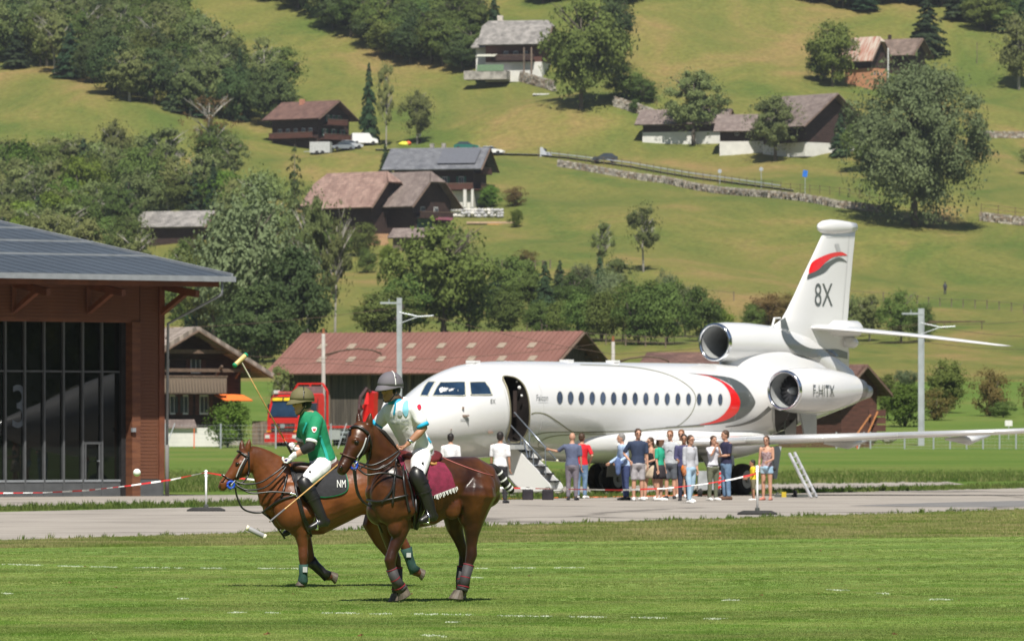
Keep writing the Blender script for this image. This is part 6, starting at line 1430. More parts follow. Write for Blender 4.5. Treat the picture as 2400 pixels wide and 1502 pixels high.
def tape(pts, seg, label):
    q = []
    for (x, y, D) in pts: q.append(P(x, y, D))
    c = []
    for i in range(len(q) - 1):
        n = max(1, round((q[i + 1] - q[i]).length / .1))
        c += [q[i].lerp(q[i + 1], k / n) for k in range(n)]
    c.append(q[-1]); e = empty('barrier_tape', q[0], label, 'tape'); i = 0; k = 0; n = int(seg / .1)
    while i < len(c) - 1:
        run = c[i:i + n + 1]; mb = MB()
        for j in range(len(run) - 1):
            t = (i + j) * .12; w_ = Vector((0, .02 * math.sin(t), .013 + .005 * math.sin(t * 1.7)))
            mb.quad(run[j] - w_, run[j + 1] - w_, run[j + 1] + w_, run[j] + w_)
        mb.build('tape_segment', m_tw if k % 2 else m_trr, e, fixn=False); i += n; k += 1
D1 = EYE * FPX / (1199 - CY); D2 = EYE * FPX / (1207 - CY)
tape([(-120, 1154, 128), (0, 1155, 129), (100, 1154, 130), (200, 1149, 131), (300, 1138, 133), (400, 1124, 134), (480, 1107, D1)], .37, 'red and white barrier tape running left from the barrier post')
tape([(484, 1107, D1), (520, 1113, 134.5), (560, 1120, 134), (760, 1140, 133), (1150, 1142, 132), (1290, 1145, 131), (1450, 1148, 130.5), (1560, 1144, 130), (1650, 1134, 129.6), (1720, 1122, 129.4), (1774, 1109, D2)], .4, 'red and white barrier tape hanging in front of the onlookers')
# polo ball in the air
o = MB().ell((0, 0, 0), .043, nu=24, nv=16).build('polo_ball', M_('ball_white', (.8, .8, .78), rough=.4, var=.03), smooth=True); o.location = P(321, 1107, 68.5); tag(o, 'white polo ball flying in front of the hangar pier', 'ball')

# trees and parked cars on the far side of the field, mirrored in the hangar glass
for i in range(13):
    t_ = -60 + i * 10.5; c = Vector((-12 + .91 * 125 + .40 * t_, 165 - .40 * 125 + .91 * t_, 0)); k = ('mid', 'dark', 'tall')[i % 3]
    e = empty('broadleaf_tree', c, 'tree beyond the right edge of the picture, mirrored in the hangar glass', 'tree', 'trees beside the field'); e.scale = (11, 11, 13 + (i * 5) % 4); e.rotation_euler = (0, 0, i); link('crown', KIND[k][0][0], e, True); link('trunk', KIND[k][0][1], e, True)

# ---------------------------------------------------------------- thin mountain haze
hz = bpy.data.materials.new('haze'); hz.use_nodes = True; hn = hz.node_tree; hn.nodes.clear(); ho_ = hn.nodes.new('ShaderNodeOutputMaterial'); pv = hn.nodes.new('ShaderNodeVolumePrincipled')
pv.inputs['Color'].default_value = (.86, .92, 1, 1); pv.inputs['Density'].default_value = HAZE; pv.inputs['Anisotropy'].default_value = 0.2; hn.links.new(pv.outputs[0], ho_.inputs['Volume'])
MB().box((0, 620, 180), (2200, 2500, 362)).build('haze', hz, kind='stuff', label='thin pale mountain haze')
SC.cycles.volume_bounces = 0
# ---------------------------------------------------------------- figures
def coat(name, c1, c2, leg, zleg=(0.35, 0.75), rough=.42, dors=(1.3, 1.6, .7)):
    """horse coat: base colour, with the black points of a bay (lower legs) as real markings"""
    m = bpy.data.materials.new(name); m.use_nodes = True; t = m.node_tree; n = t.nodes; b = n['Principled BSDF']
    b.inputs['Roughness'].default_value = rough; b.inputs['Specular IOR Level'].default_value = .5; b.inputs['Specular IOR Level'].default_value = .38
    g = n.new('ShaderNodeNewGeometry'); sp = n.new('ShaderNodeSeparateXYZ'); t.links.new(g.outputs['Position'], sp.inputs[0])
    nz = n.new('ShaderNodeTexNoise'); nz.inputs['Scale'].default_value = 3.2; nz.inputs['Detail'].default_value = 5; t.links.new(g.outputs['Position'], nz.inputs['Vector'])
    cr = n.new('ShaderNodeValToRGB'); cr.color_ramp.elements[0].position = .35; cr.color_ramp.elements[1].position = .68; cr.color_ramp.elements[0].color = (*c1, 1); cr.color_ramp.elements[1].color = (*c2, 1); t.links.new(nz.outputs['Fac'], cr.inputs[0])
    ad = n.new('ShaderNodeMath'); ad.operation = 'MULTIPLY_ADD'; ad.inputs[1].default_value = .16; t.links.new(nz.outputs['Fac'], ad.inputs[0]); t.links.new(sp.outputs['Z'], ad.inputs[2])
    mr = n.new('ShaderNodeMapRange'); mr.inputs[1].default_value = zleg[0]; mr.inputs[2].default_value = zleg[1]; t.links.new(ad.outputs[0], mr.inputs[0])
    dz = n.new('ShaderNodeMapRange'); dz.inputs[1].default_value = dors[0]; dz.inputs[2].default_value = dors[1]; dz.inputs[3].default_value = 1; dz.inputs[4].default_value = dors[2]; t.links.new(ad.outputs[0], dz.inputs[0]); dk = n.new('ShaderNodeHueSaturation'); t.links.new(dz.outputs[0], dk.inputs['Value']); t.links.new(cr.outputs[0], dk.inputs['Color'])
    mx = n.new('ShaderNodeMixRGB'); mx.inputs[1].default_value = (*leg, 1); t.links.new(mr.outputs[0], mx.inputs[0]); t.links.new(dk.outputs[0], mx.inputs[2]); t.links.new(mx.outputs[0], b.inputs['Base Color'])
    nb = n.new('ShaderNodeTexNoise'); nb.inputs['Scale'].default_value = 60; nb.inputs['Detail'].default_value = 3; nb2 = n.new('ShaderNodeTexNoise'); nb2.inputs['Scale'].default_value = 7
    t.links.new(g.outputs['Position'], nb.inputs['Vector']); t.links.new(g.outputs['Position'], nb2.inputs['Vector'])
    bp = n.new('ShaderNodeBump'); bp.inputs['Strength'].default_value = .25; bp.inputs['Distance'].default_value = .004; t.links.new(nb.outputs['Fac'], bp.inputs['Height'])
    bp2 = n.new('ShaderNodeBump'); bp2.inputs['Strength'].default_value = .4; bp2.inputs['Distance'].default_value = .03; t.links.new(nb2.outputs['Fac'], bp2.inputs['Height']); t.links.new(bp.outputs[0], bp2.inputs['Normal']); t.links.new(bp2.outputs[0], b.inputs['Normal'])
    return m
m_lea = M_('black_leather', (.012, .011, .011), rough=.38, var=.3, spec=.6); m_leab = M_('brown_leather', (.075, .03, .018), rough=.42, var=.3)
m_hoof = M_('hoof_horn', (.10, .08, .06), rough=.6, var=.3, scale=20); m_met = M_('bright_steel', (.7, .7, .72), rough=.2, metal=1, var=.05)
m_eye = M_('dark_eye', (.006, .004, .003), rough=.08, spec=.8); m_mane = M_('black_hair', (.012, .010, .009), rough=.6, var=.3, scale=30)
m_skin = M_('skin', (.50, .27, .18), rough=.55, var=.12, scale=8); m_skin_tan = M_('skin_tanned', (.38, .19, .115), rough=.5, var=.12, scale=8)
class Fig:
    """maps what is seen (picture column/row, metres to the animal's left) to the figure's own 3-D place"""
    def __init__(s, px, py, yaw, name, label, cat):
        s.g = PG(px, py); s.s = S(s.g); s.F = Vector((-math.cos(yaw), -math.sin(yaw), 0)); s.Lf = Vector((math.sin(yaw), -math.cos(yaw), 0))
        s.e = empty(name, s.g, label, cat)
    def __call__(s, x, y, l=0.0):
        # solve for the forward distance a so that the point at offset l shows in column x
        k = (x - CX) / FPX; b = s.g + s.Lf * l; a = (k * b.y - b.x) / (s.F.x - k * s.F.y); p = b + s.F * a
        return Vector((p.x, p.y, EYE + (CY - y) * p.y / FPX))
    def ring(s, x, y, ru, rl, dirxy, l=0.0, n=20, sq=1.0):
        """ellipse across the direction dirxy (picture plane, right/up), ru metres in the side plane, rl metres sideways"""
        c = s(x, y, l); d = Vector((dirxy[0], 0, dirxy[1])).normalized(); u = (-s.F * (-d.z) * -1 + Vector((0, 0, 0))) ; 
        fwd = -d.x                                   # picture right is the animal's rear
        t = s.F * fwd + Vector((0, 0, d.z)); t.normalize(); u = s.Lf.cross(t).normalized()
        return [c + u * (math.cos(a) * ru) + s.Lf * (math.copysign(abs(math.sin(a)) ** sq, math.sin(a)) * rl) for a in np.linspace(0, 2 * math.pi, n, endpoint=False)]
    def body(s, mb, st, n=20, sq=1.0):
        """st: (x, y, ru_px, rl_m, l)"""
        rings = []; q = [(*t, 0.0) if len(t) == 4 else t for t in st]
        for i, t in enumerate(q):
            a = q[max(0, i - 1)]; b = q[min(len(q) - 1, i + 1)]; rings.append(s.ring(t[0], t[1], t[2] / s.s, t[3], (b[0] - a[0], a[1] - b[1]), t[4], n, sq))
        # rounded caps
        def cap(r, nb):
            c = sum(r, Vector()) / len(r); c2 = sum(nb, Vector()) / len(nb); d = (c - c2).normalized(); R0 = min((p - c).length for p in r) * .7
            return [[c + (p - c) * math.cos(R(t)) + d * R0 * math.sin(R(t)) for p in r] for t in (30, 58, 80)]
        mb.loft(list(reversed(cap(rings[0], rings[1]))) + rings + cap(rings[-1], rings[-2]))
    def limb(s, mb, pts, n=12):
        """pts: (x, y, l, r_px)"""
        mb.tube([s(a, b, l) for a, b, l, r in pts], [r / s.s for a, b, l, r in pts], n, rnd=True)
def eye_ear_hair():
    pass
def hoof(fig, x, y, l, ang, r, parent=None, name='hoof', tip=1.0):
    """ang: degrees the sole is turned back (0 flat)"""
    c = fig(x, y, l); a = R(ang); d = Vector((0, 0, -1)); dwn = Matrix.Rotation(0, 3, 'X') @ d
    fw = fig.F; up = Vector((0, 0, 1)); ax = (up * math.cos(a) + fw * -math.sin(a) * -1 * 0 + fw * math.sin(a) * 0)
    U = up * math.cos(a) + fw * math.sin(a); Fd = fw * math.cos(a) - up * math.sin(a); k = r / fig.s; mb = MB(); rings = []
    for h_, q, sh in ((.95, .72, -.25), (.5, .88, -.02), (0, 1.08, .22), (-.08, 1.02, .2)):
        rings.append([c + U * (h_ * k * 1.5) + Fd * (math.cos(t) * k * q * 1.12 + sh * k) + fig.Lf * math.sin(t) * k * q for t in np.linspace(0, 2 * math.pi, 14, endpoint=False)])
    mb.loft(rings); return mb.build(name, m_hoof, parent or fig.e, smooth=False)
def wrap(fig, pts, mat, name, parent=None, trim=None, rs=1.0):
    """leg wrap/boot along a leg: pts (x,y,l,r_px)"""
    mb = MB(); mb.tube([fig(a, b, l) for a, b, l, r in pts], [r / fig.s * rs for a, b, l, r in pts], 14); o = mb.build(name, mat, parent or fig.e, smooth=True)
    if trim:
        q = [fig(a, b, l) for a, b, l, r in pts]
        for f in (.03, .5, .95):
            t = f * (len(q) - 1); i = min(int(t), len(q) - 2); c = q[i].lerp(q[i + 1], t - i); d = (q[i + 1] - q[i]).normalized(); r = (pts[i][3] * (1 - (t - i)) + pts[i + 1][3] * (t - i)) / fig.s * rs
            tt = MB().tube([c - d * .005, c + d * .005], r * 1.04, 14).build('trim_band', trim, None); tt.parent = o
    return o
def strap(fig, pts, w_, mat, name='strap', parent=None, per=6):
    q = catmull([Vector((a, b)) for a, b, l in pts], per); ls = np.interp(np.linspace(0, len(pts) - 1, len(q)), range(len(pts)), [p[2] for p in pts])
    return MB().tube([fig(p.x, p.y, l) for p, l in zip(q, ls)], w_ / fig.s, 6).build(name, mat, parent or fig.e, smooth=True)
def snap(bvh, fig, x, y, off=.008):
    d = (P(x, y, 100) - EYEV).normalized(); h = bvh.ray_cast(EYEV, d, 400)
    return None if h[0] is None else h[0] + (h[1] if h[1].dot(d) < 0 else -h[1]) * off
def strap_on(bvh, fig, pts, w_, mat, name='strap', parent=None, per=6, flat=None, fall=.1):
    """strap lying on the body where it is seen; falls back to side offset where nothing lies behind"""
    q = catmull([Vector(p[:2]) for p in pts], per); pos = []
    for p in q:
        h = snap(bvh, fig, p.x, p.y, w_ / fig.s * .7)
        pos.append(h if h is not None else fig(p.x, p.y, fall))
    for _ in range(2): pos = [pos[0]] + [(pos[i - 1] + pos[i] * 2 + pos[i + 1]) / 4 for i in range(1, len(pos) - 1)] + [pos[-1]]
    return MB().tube(pos, w_ / fig.s, 6).build(name, mat, parent or fig.e, smooth=True)
def fbvh(o):
    M4 = Matrix.Identity(4); return BVHTree.FromPolygons([v.co.copy() for v in o.data.vertices], [list(p.vertices) for p in o.data.polygons])
def sheet_on(bvhs, px, mat, name, parent, off=.012, step=5):
    return decal(name, bvhs, px, mat, parent, step, off)
def fingers(mb, c, d, side, k=1.0, curl=.6, thumb=True):
    """four bent fingers and a thumb. c palm centre, d pointing direction of the hand, side = direction across the knuckles"""
    d = d.normalized(); side = (side - d * side.dot(d)).normalized(); nrm = d.cross(side).normalized(); L_ = [.072, .082, .077, .060]
    for i in range(4):
        b = c + side * ((i - 1.5) * .019 * k) + d * .03 * k; L1 = L_[i] * k; d1 = (d * math.cos(curl) + nrm * math.sin(curl)); d2 = (d * math.cos(curl * 2.1) + nrm * math.sin(curl * 2.1)); d3 = (d * math.cos(curl * 3.0) + nrm * math.sin(curl * 3.0))
        p1 = b + d1 * L1 * .45; p2 = p1 + d2 * L1 * .32; p3 = p2 + d3 * L1 * .25
        mb.tube([b - d * .02 * k, b, p1, p2, p3], [.0095 * k, .0095 * k, .009 * k, .0085 * k, .007 * k], 6, rnd=False)
    t0 = c - side * .034 * k - d * .01 * k; t1 = t0 - side * .018 * k + d * .03 * k + nrm * .01 * k; t2 = t1 + d * .025 * k + nrm * .02 * k + side * .006
    mb.tube([c, t0, t1, t2], [.012 * k, .012 * k, .0105 * k, .008 * k], 6)
def palm(mb, c, d, side, k=1.0):
    d = d.normalized(); side = (side - d * side.dot(d)).normalized(); n = d.cross(side); M3 = Matrix((side, d, n)).transposed()
    mb.ell(c, (.042 * k, .05 * k, .018 * k), M3, nu=12, nv=8)

# ================================================================ chestnut horse (rear, left)
def horse_head(fig, mb, poll, muz, hl, k=1.0, bend=0.0):
    """head stations between poll and muzzle (px), hl = lateral offset m at poll and muzzle"""
    px, py = poll; mx, my = muz; L = []
    for t, ru, rl, oy in ((0, .105, .085, 0), (.12, .118, .098, .2), (.28, .125, .105, .5), (.42, .108, .092, .45), (.58, .078, .070, .1), (.75, .062, .058, 0), (.9, .060, .056, .0), (1.0, .048, .048, .1)):
        x = px + (mx - px) * t; y = py + (my - py) * t; L.append((x + oy * 9 * k * fig.s / 227, y + oy * 6 * k, ru * fig.s * k, rl * k, hl[0] + (hl[1] - hl[0]) * t))
    fig.body(mb, L)
    # brow ridge, nostril rims, lips
    for s_ in (-1, 1):
        mb.ell(fig(px + (mx - px) * .30 - 3, py + (my - py) * .30 - 3, hl[0] * .7 + hl[1] * .3 + s_ * .075 * k), (.035, .03, .025), nu=10, nv=8)
        mb.ell(fig(px + (mx - px) * .95 - 3, py + (my - py) * .95 - 5, hl[1] + s_ * .035 * k), (.028, .022, .03), nu=10, nv=8)
def ear(fig, mb, base, tip, w_):
    b, t = base, tip; d = (t - b); mb.tube([b - d * .15, b + d * .15, b + d * .5, b + d * .8, t], [w_ * .7, w_, w_ * .85, w_ * .45, w_ * .08], 10)
hb = Fig(790, 1376, R(17), 'horse', 'light chestnut polo horse behind, with dark green leg wraps and black saddle cloth', 'horse')
f = hb; mb = MB()
f.body(mb, [(632, 1196, 22, .10), (648, 1188, 44, .17), (672, 1178, 66, .22), (705, 1178, 76, .26), (740, 1175, 79, .29), (790, 1160, 69, .30), (835, 1147, 61, .30), (872, 1144, 60, .29), (905, 1146, 66, .30), (935, 1152, 64, .28), (958, 1166, 48, .22), (968, 1176, 28, .12)], n=28)
# neck
f.body(mb, [(664, 1150, 66, .155), (648, 1124, 56, .125), (630, 1100, 44, .10), (612, 1082, 34, .085), (596, 1070, 27, .08), (584, 1064, 22, .075)], n=22)
horse_head(f, mb, (583, 1066), (519, 1142), (0, 0), 1.0)
for s_ in (-1, 1): mb.ell(f(708, 1240, s_ * .17), (.08, .05, .11), nu=12, nv=8); mb.ell(f(715, 1200, s_ * .24), (.14, .07, .10), nu=12, nv=8)
mb.ell(f(661, 1212, .0), (.12, .16, .14), nu=26, nv=16)
for s_ in (-1, 1):      # shoulder, elbow, haunch masses
    mb.ell(f(682, 1188, s_ * .17), (.20, .11, .27), nu=32, nv=20); mb.ell(f(700, 1228, s_ * .14), (.13, .09, .15), nu=26, nv=16); mb.ell(f(925, 1168, s_ * .17), (.24, .13, .30), nu=32, nv=20)
# standing near foreleg, lifted far foreleg
LF = [(702, 1222, .13, 25), (706, 1250, .13, 17.5), (710, 1280, .13, 12), (711, 1306, .13, 12), (711, 1322, .13, 9), (711, 1345, .13, 8), (710, 1360, .13, 10), (708, 1368, .13, 9)]
RF_ = [(706, 1232, -.15, 21), (716, 1266, -.15, 15), (724, 1296, -.15, 12), (728, 1314, -.15, 12), (738, 1324, -.15, 9), (757, 1342, -.15, 8), (768, 1350, -.15, 11), (778, 1351, -.15, 9)]
LH = [(920, 1190, .15, 42), (916, 1222, .15, 29), (930, 1250, .15, 17), (945, 1271, .15, 12), (952, 1284, .15, 12), (958, 1305, .15, 8.5), (966, 1328, .15, 8.5), (973, 1338, .15, 12), (984, 1343, .15, 10)]
RH = [(900, 1190, -.15, 42), (880, 1232, -.15, 32), (896, 1268, -.15, 20), (915, 1296, -.15, 15), (918, 1310, -.15, 11), (922, 1335, -.15, 10), (928, 1352, -.15, 11), (932, 1362, -.15, 9)]
for L_ in (LF, RF_, LH, RH):
    f.limb(mb, L_)
ear(f, mb, f(579, 1056, .05), f(586, 1026, .06), .038); ear(f, mb, f(567, 1056, -.05), f(567, 1029, -.06), .038)
m_ch = coat('chestnut_coat', (.095, .027, .008), (.235, .075, .021), (.075, .025, .012), (.30, .95))
me = remeshed(mb, .013, 3, .5); me.name = 'body'; me.materials.append(m_ch); ho = link('body', me, hb.e); bh = fbvh(ho)
hoof(f, 706, 1371, .13, 0, 10); hoof(f, 788, 1353, -.15, 75, 11); hoof(f, 992, 1345, .15, 70, 11); hoof(f, 934, 1366, -.15, 20, 10)
m_green = M_('dark_green_wrap', (.012, .05, .04), rough=.8, var=.25, scale=12)
wrap(f, [(p[0], p[1], p[2], p[3] + 2) for p in LF[4:8]], m_green, 'leg_wrap'); wrap(f, [(p[0], p[1], p[2], p[3] + 3.0) for p in RF_[3:7]], m_lea, 'leg_wrap'); wrap(f, [(p[0], p[1], p[2], p[3] + 2.4) for p in LH[4:8]], m_green, 'leg_wrap'); wrap(f, [(p[0], p[1], p[2], p[3] + 3) for p in RH[4:7]], m_green, 'leg_wrap')
MB().box(f(715, 1334, .19), (.05, .012, .06)).build('wrap_label', m_ltgrey, f.e); MB().box(f(958, 1300, .21), (.05, .012, .05)).build('wrap_label', m_ltgrey, f.e)
def eye_at(f, b, x, y, r=.018):
    h = snap(b, f, x, y, -.002)
    if h: MB().ell(h, (r * 1.3, r, r * .9), nu=12, nv=8).build('eye', m_eye, f.e, smooth=True)
def nostril(f, b, x, y, r=.016):
    h = snap(b, f, x, y, -.006)
    if h: MB().ell(h, (r * .8, r * .8, r * 1.3), nu=10, nv=8).build('nostril', m_eye, f.e, smooth=True)
eye_at(f, bh, 556, 1086); nostril(f, bh, 516, 1141)
MB().tube([f(606, 1060, 0), f(632, 1076, 0), f(655, 1096, 0), f(676, 1106, 0)], [.012, .022, .022, .012], 8).build('hogged_mane', m_mane, f.e, smooth=True)
def bridle(f, b, seg, blue):
    for pts, w_, m in seg: strap_on(b, f, pts, w_, m, 'bridle_strap')
bridle(f, bh, [([(556, 1056), (572, 1066), (582, 1072)], 3, m_lea), ([(582, 1058), (583, 1080), (582, 1112)], 2.4, m_lea), ([(580, 1072), (568, 1096), (556, 1122)], 2.4, m_lea), ([(519, 1112), (532, 1120), (548, 1126)], 2, m_lea), ([(574, 1074), (563, 1094), (553, 1118)], 1.6, m_ltgrey), ([(583, 1110), (572, 1128), (552, 1136)], 2, m_lea)], None)
m_blue = M_('blue_bit_guard', (.01, .06, .42), rough=.4)
def bit(f, b, x, y, r=8):
    h = snap(b, f, x, y, .012)
    if h is None: h = f(x, y, .08)
    rr = r / f.s; mb = MB()
    for t0 in range(1): mb.tube([h + f.F * math.cos(t) * rr + Vector((0, 0, math.sin(t) * rr)) for t in np.linspace(0, 2 * math.pi, 19)], rr * .38, 8)
    mb.build('bit_guard', m_blue, f.e, smooth=True); MB().tube([h + f.Lf * .01, h + f.Lf * .01 - f.F * .05 + Vector((0, 0, .05))], .008, 6).build('bit_shank', m_met, f.e); MB().tube([h + f.Lf * .012, h + f.Lf * .012 - f.F * .02 - Vector((0, 0, .08))], .007, 6).build('bit_shank', m_met, f.e)
    return h
bit(f, bh, 541, 1136)
for pts in ([(552, 1128, .1), (575, 1134, .14), (610, 1130, .2), (640, 1112, .22), (668, 1090, .2)], [(553, 1136, .1), (580, 1148, .15), (620, 1142, .22), (650, 1118, .24), (672, 1092, .2)], [(556, 1140, .1), (590, 1155, .16), (640, 1152, .22), (690, 1156, .28)],
            [(551, 1142, .06), (556, 1165, .05), (568, 1190, .05), (590, 1200, .06), (614, 1200, .07), (628, 1190, .12), (660, 1168, .22), (700, 1160, .29)], [(614, 1200, .05), (634, 1216, .05), (650, 1236, .03), (668, 1262, .0)]):
    strap(f, pts, 2.2, m_lea, 'rein')
for pts in ([(628, 1192), (645, 1180), (668, 1168), (694, 1160)], [(672, 1112), (668, 1140), (660, 1165)], [(694, 1160), (706, 1200), (722, 1250)], [(690, 1110), (692, 1140), (698, 1168)], [(700, 1165), (712, 1205), (726, 1245), (730, 1256)]): strap_on(bh, f, pts, 3, m_lea, 'breast_strap')
strap_on(bh, f, [(680, 1156), (694, 1160)], 4, m_met, 'buckle')
# saddle cloth, saddle
cloth = catmull([(678, 1100), (690, 1096), (740, 1092), (790, 1092), (806, 1104), (814, 1130), (812, 1148), (795, 1158), (762, 1164), (740, 1160), (700, 1150)], 4, True)
m_cl = M_('black_saddle_cloth', (.022, .022, .026), rough=.9, var=.2, scale=20); m_grn = M_('green_binding', (.01, .26, .13), rough=.7)
sheet_on([bh], cloth, m_cl, 'saddle_cloth', f.e, .022); strap_on(bh, f, [(806, 1102), (814, 1130), (812, 1148), (795, 1158), (762, 1164), (744, 1162)], 2.8, m_grn, 'green_binding')
wtext('monogram', [bh], 'NM', 789, 1127, 809, 1143, m_frame, f.e, off=.03); strap_on(bh, f, [(789, 1146), (799, 1148), (809, 1145)], .9, m_frame, 'monogram_ring'); strap_on(bh, f, [(789, 1124), (799, 1121), (809, 1124)], .9, m_frame, 'monogram_ring')
sd2 = MB(); f.body(sd2, [(686, 1094, 13, .16), (705, 1096, 15, .2), (735, 1100, 14, .22), (765, 1096, 13, .2), (788, 1086, 11, .14)]); sd2.build('saddle', m_leab, f.e, smooth=True)
sheet_on([bh], catmull([(700, 1100), (735, 1100), (740, 1130), (734, 1160), (718, 1180), (704, 1165), (698, 1130)], 4, True), m_lea, 'saddle_flap', f.e, .035)

# ================================================================ dark bay horse (front)
ha = Fig(1010, 1411, R(28), 'horse', 'dark bay polo horse in front, with burgundy saddle cloth and taped tail', 'horse')
f = ha; mb = MB()
f.body(mb, [(874, 1160, 26, .10), (886, 1156, 48, .17), (905, 1152, 68, .22), (932, 1152, 82, .25), (965, 1154, 86, .28), (1000, 1152, 80, .30), (1035, 1140, 70, .30), (1065, 1132, 63, .29), (1098, 1136, 68, .29), (1122, 1146, 64, .27), (1140, 1158, 46, .20), (1148, 1168, 28, .12)], n=30)
f.body(mb, [(920, 1128, 70, .165), (906, 1096, 53, .125), (892, 1064, 39, .10), (878, 1038, 30, .09), (864, 1017, 26, .085), (854, 1008, 24, .08)], n=22)
horse_head(f, mb, (851, 1004), (800, 1104), (0.02, .07), 1.13)
for s_ in (-1, 1):
    mb.ell(f(1060, 1188, s_ * .22), (.10, .06, .13), nu=12, nv=8); mb.ell(f(1096, 1206, s_ * .17), (.11, .07, .13), nu=12, nv=8); mb.ell(f(925, 1232, s_ * .19), (.08, .05, .12), nu=12, nv=8); mb.ell(f(948, 1190, s_ * .24), (.14, .07, .11), nu=12, nv=8)
mb.ell(f(888, 1196, .0), (.13, .17, .15), nu=26, nv=16)
for s_ in (-1, 1):
    mb.ell(f(916, 1160, s_ * .17), (.21, .12, .31), nu=32, nv=20); mb.ell(f(938, 1206, s_ * .15), (.13, .09, .13), nu=26, nv=16); mb.ell(f(1110, 1150, s_ * .16), (.23, .14, .26), nu=32, nv=20)
LF = [(940, 1208, .15, 29), (942, 1236, .15, 20), (932, 1264, .15, 16), (920, 1292, .15, 13), (914, 1313, .15, 14.5), (917, 1332, .15, 10.5), (926, 1356, .15, 9.5), (938, 1376, .15, 12), (948, 1388, .15, 11)]
RF_ = [(905, 1214, -.15, 25), (908, 1246, -.15, 18), (918, 1284, -.15, 13), (928, 1312, -.15, 12.5), (931, 1328, -.15, 10), (932, 1360, -.15, 9), (932, 1382, -.15, 12), (930, 1396, -.15, 10)]
LH = [(1110, 1162, .16, 54), (1108, 1198, .16, 38), (1108, 1228, .16, 25), (1106, 1254, .16, 17), (1105, 1278, .16, 13), (1105, 1300, .16, 14), (1099, 1322, .16, 10.5), (1091, 1352, .16, 9.5), (1086, 1376, .16, 12), (1079, 1392, .16, 10.5)]
RH = [(1088, 1180, -.17, 48), (1064, 1212, -.17, 32), (1066, 1238, -.17, 20), (1076, 1264, -.17, 14), (1084, 1286, -.17, 12), (1087, 1302, -.17, 11.5), (1083, 1326, -.17, 9), (1079, 1354, -.17, 8.5), (1082, 1378, -.17, 11), (1082, 1392, -.17, 9.5)]
for L_ in (LF, RF_, LH, RH):
    f.limb(mb, L_)
ear(f, mb, f(864, 1000, .06), f(869, 964, .08), .042); ear(f, mb, f(844, 998, -.05), f(838, 964, -.06), .042)
m_db = coat('dark_bay_coat', (.034, .0105, .005), (.155, .052, .015), (.014, .007, .006), (.35, 1.0), rough=.34, dors=(1.12, 1.4, .58))
me = remeshed(mb, .0125, 3, .5); me.name = 'body'; me.materials.append(m_db); ho2 = link('body', me, ha.e); bh2 = fbvh(ho2)
hoof(f, 950, 1396, .15, 30, 14); hoof(f, 926, 1406, -.15, 8, 12); hoof(f, 1071, 1403, .16, -6, 15); hoof(f, 1080, 1402, -.17, -4, 13)
m_boot = M_('grey_horse_boot', (.045, .042, .045), rough=.7, var=.2); m_trim = M_('crimson_trim', (.22, .012, .025), rough=.7)
for L_, a, b_ in ((LF, 5, 8), (RF_, 4, 7), (LH, 6, 9), (RH, 6, 9)): wrap(f, [(p[0], p[1], p[2], p[3] + 2.6) for p in L_[a:b_]], m_boot, 'leg_boot', trim=m_trim)
for L_ in (LF, RF_, LH, RH): p_ = L_[-2]; q_ = L_[-1]; wrap(f, [(p_[0], p_[1] - 2, p_[2], p_[3] + 2), ((p_[0] + q_[0]) / 2, (p_[1] + q_[1]) / 2, p_[2], p_[3] + 1.2)], m_boot, 'fetlock_boot')
eye_at(f, bh2, 836, 1036, .02); nostril(f, bh2, 800, 1096, .018)
MB().tube([f(880, 998, 0), f(900, 1014, 0), f(918, 1036, 0), f(932, 1056, 0)], [.012, .025, .025, .012], 8).build('hogged_mane', m_mane, f.e, smooth=True)
bridle(f, bh2, [([(820, 1006), (834, 1000), (850, 1006), (862, 1017)], 3.6, m_lea), ([(864, 1018), (868, 1040), (868, 1056)], 2.6, m_lea), ([(864, 1020), (856, 1050), (840, 1078)], 2.6, m_lea), ([(858, 1026), (850, 1050), (836, 1072)], 1.8, m_ltgrey), ([(798, 1062), (812, 1068), (832, 1074)], 2.4, m_leab), ([(868, 1056), (862, 1084), (842, 1098)], 2.2, m_lea)], None)
bit(f, bh2, 829, 1090, 9)
for pts in ([(838, 1082, .16), (870, 1090, .2), (905, 1076, .24), (935, 1056, .22)], [(840, 1090, .16), (880, 1100, .22), (915, 1084, .26), (938, 1060, .22)], [(838, 1096, .15), (860, 1112, .2), (900, 1108, .26), (944, 1118, .3)],
            [(833, 1100, .12), (836, 1140, .1), (846, 1168, .08), (860, 1182, .08), (872, 1184, .08), (892, 1172, .2), (925, 1150, .28)], [(872, 1184, .08), (880, 1210, .03), (896, 1248, .0)], [(828, 1098, .14), (832, 1130, .12), (838, 1158, .1), (852, 1178, .08)]):
    strap(f, pts, 2.4, m_lea, 'rein')
for pts in ([(862, 1170), (885, 1175), (920, 1168), (955, 1160)], [(928, 1075), (926, 1110), (918, 1150), (895, 1178)], [(940, 1064), (952, 1110), (966, 1170), (972, 1236)], [(950, 1066), (962, 1100), (972, 1150), (974, 1200)], [(924, 1130), (922, 1158), (920, 1180)], [(946, 1064), (944, 1110), (950, 1160), (960, 1200)]): strap_on(bh2, f, pts, 3.2, m_lea, 'breast_strap')
m_bur = M_('burgundy_cloth', (.17, .012, .04), rough=.9, var=.2, scale=18, bump=.4, bscale=120)
cl2 = [(925, 1066), (960, 1078), (1010, 1082), (1040, 1088), (1056, 1110), (1063, 1132), (1066, 1142), (1045, 1150), (1018, 1160), (985, 1170), (968, 1164), (950, 1110)]
sheet_on([bh2], cl2, m_bur, 'saddle_cloth', f.e, .022)
fr_o = []
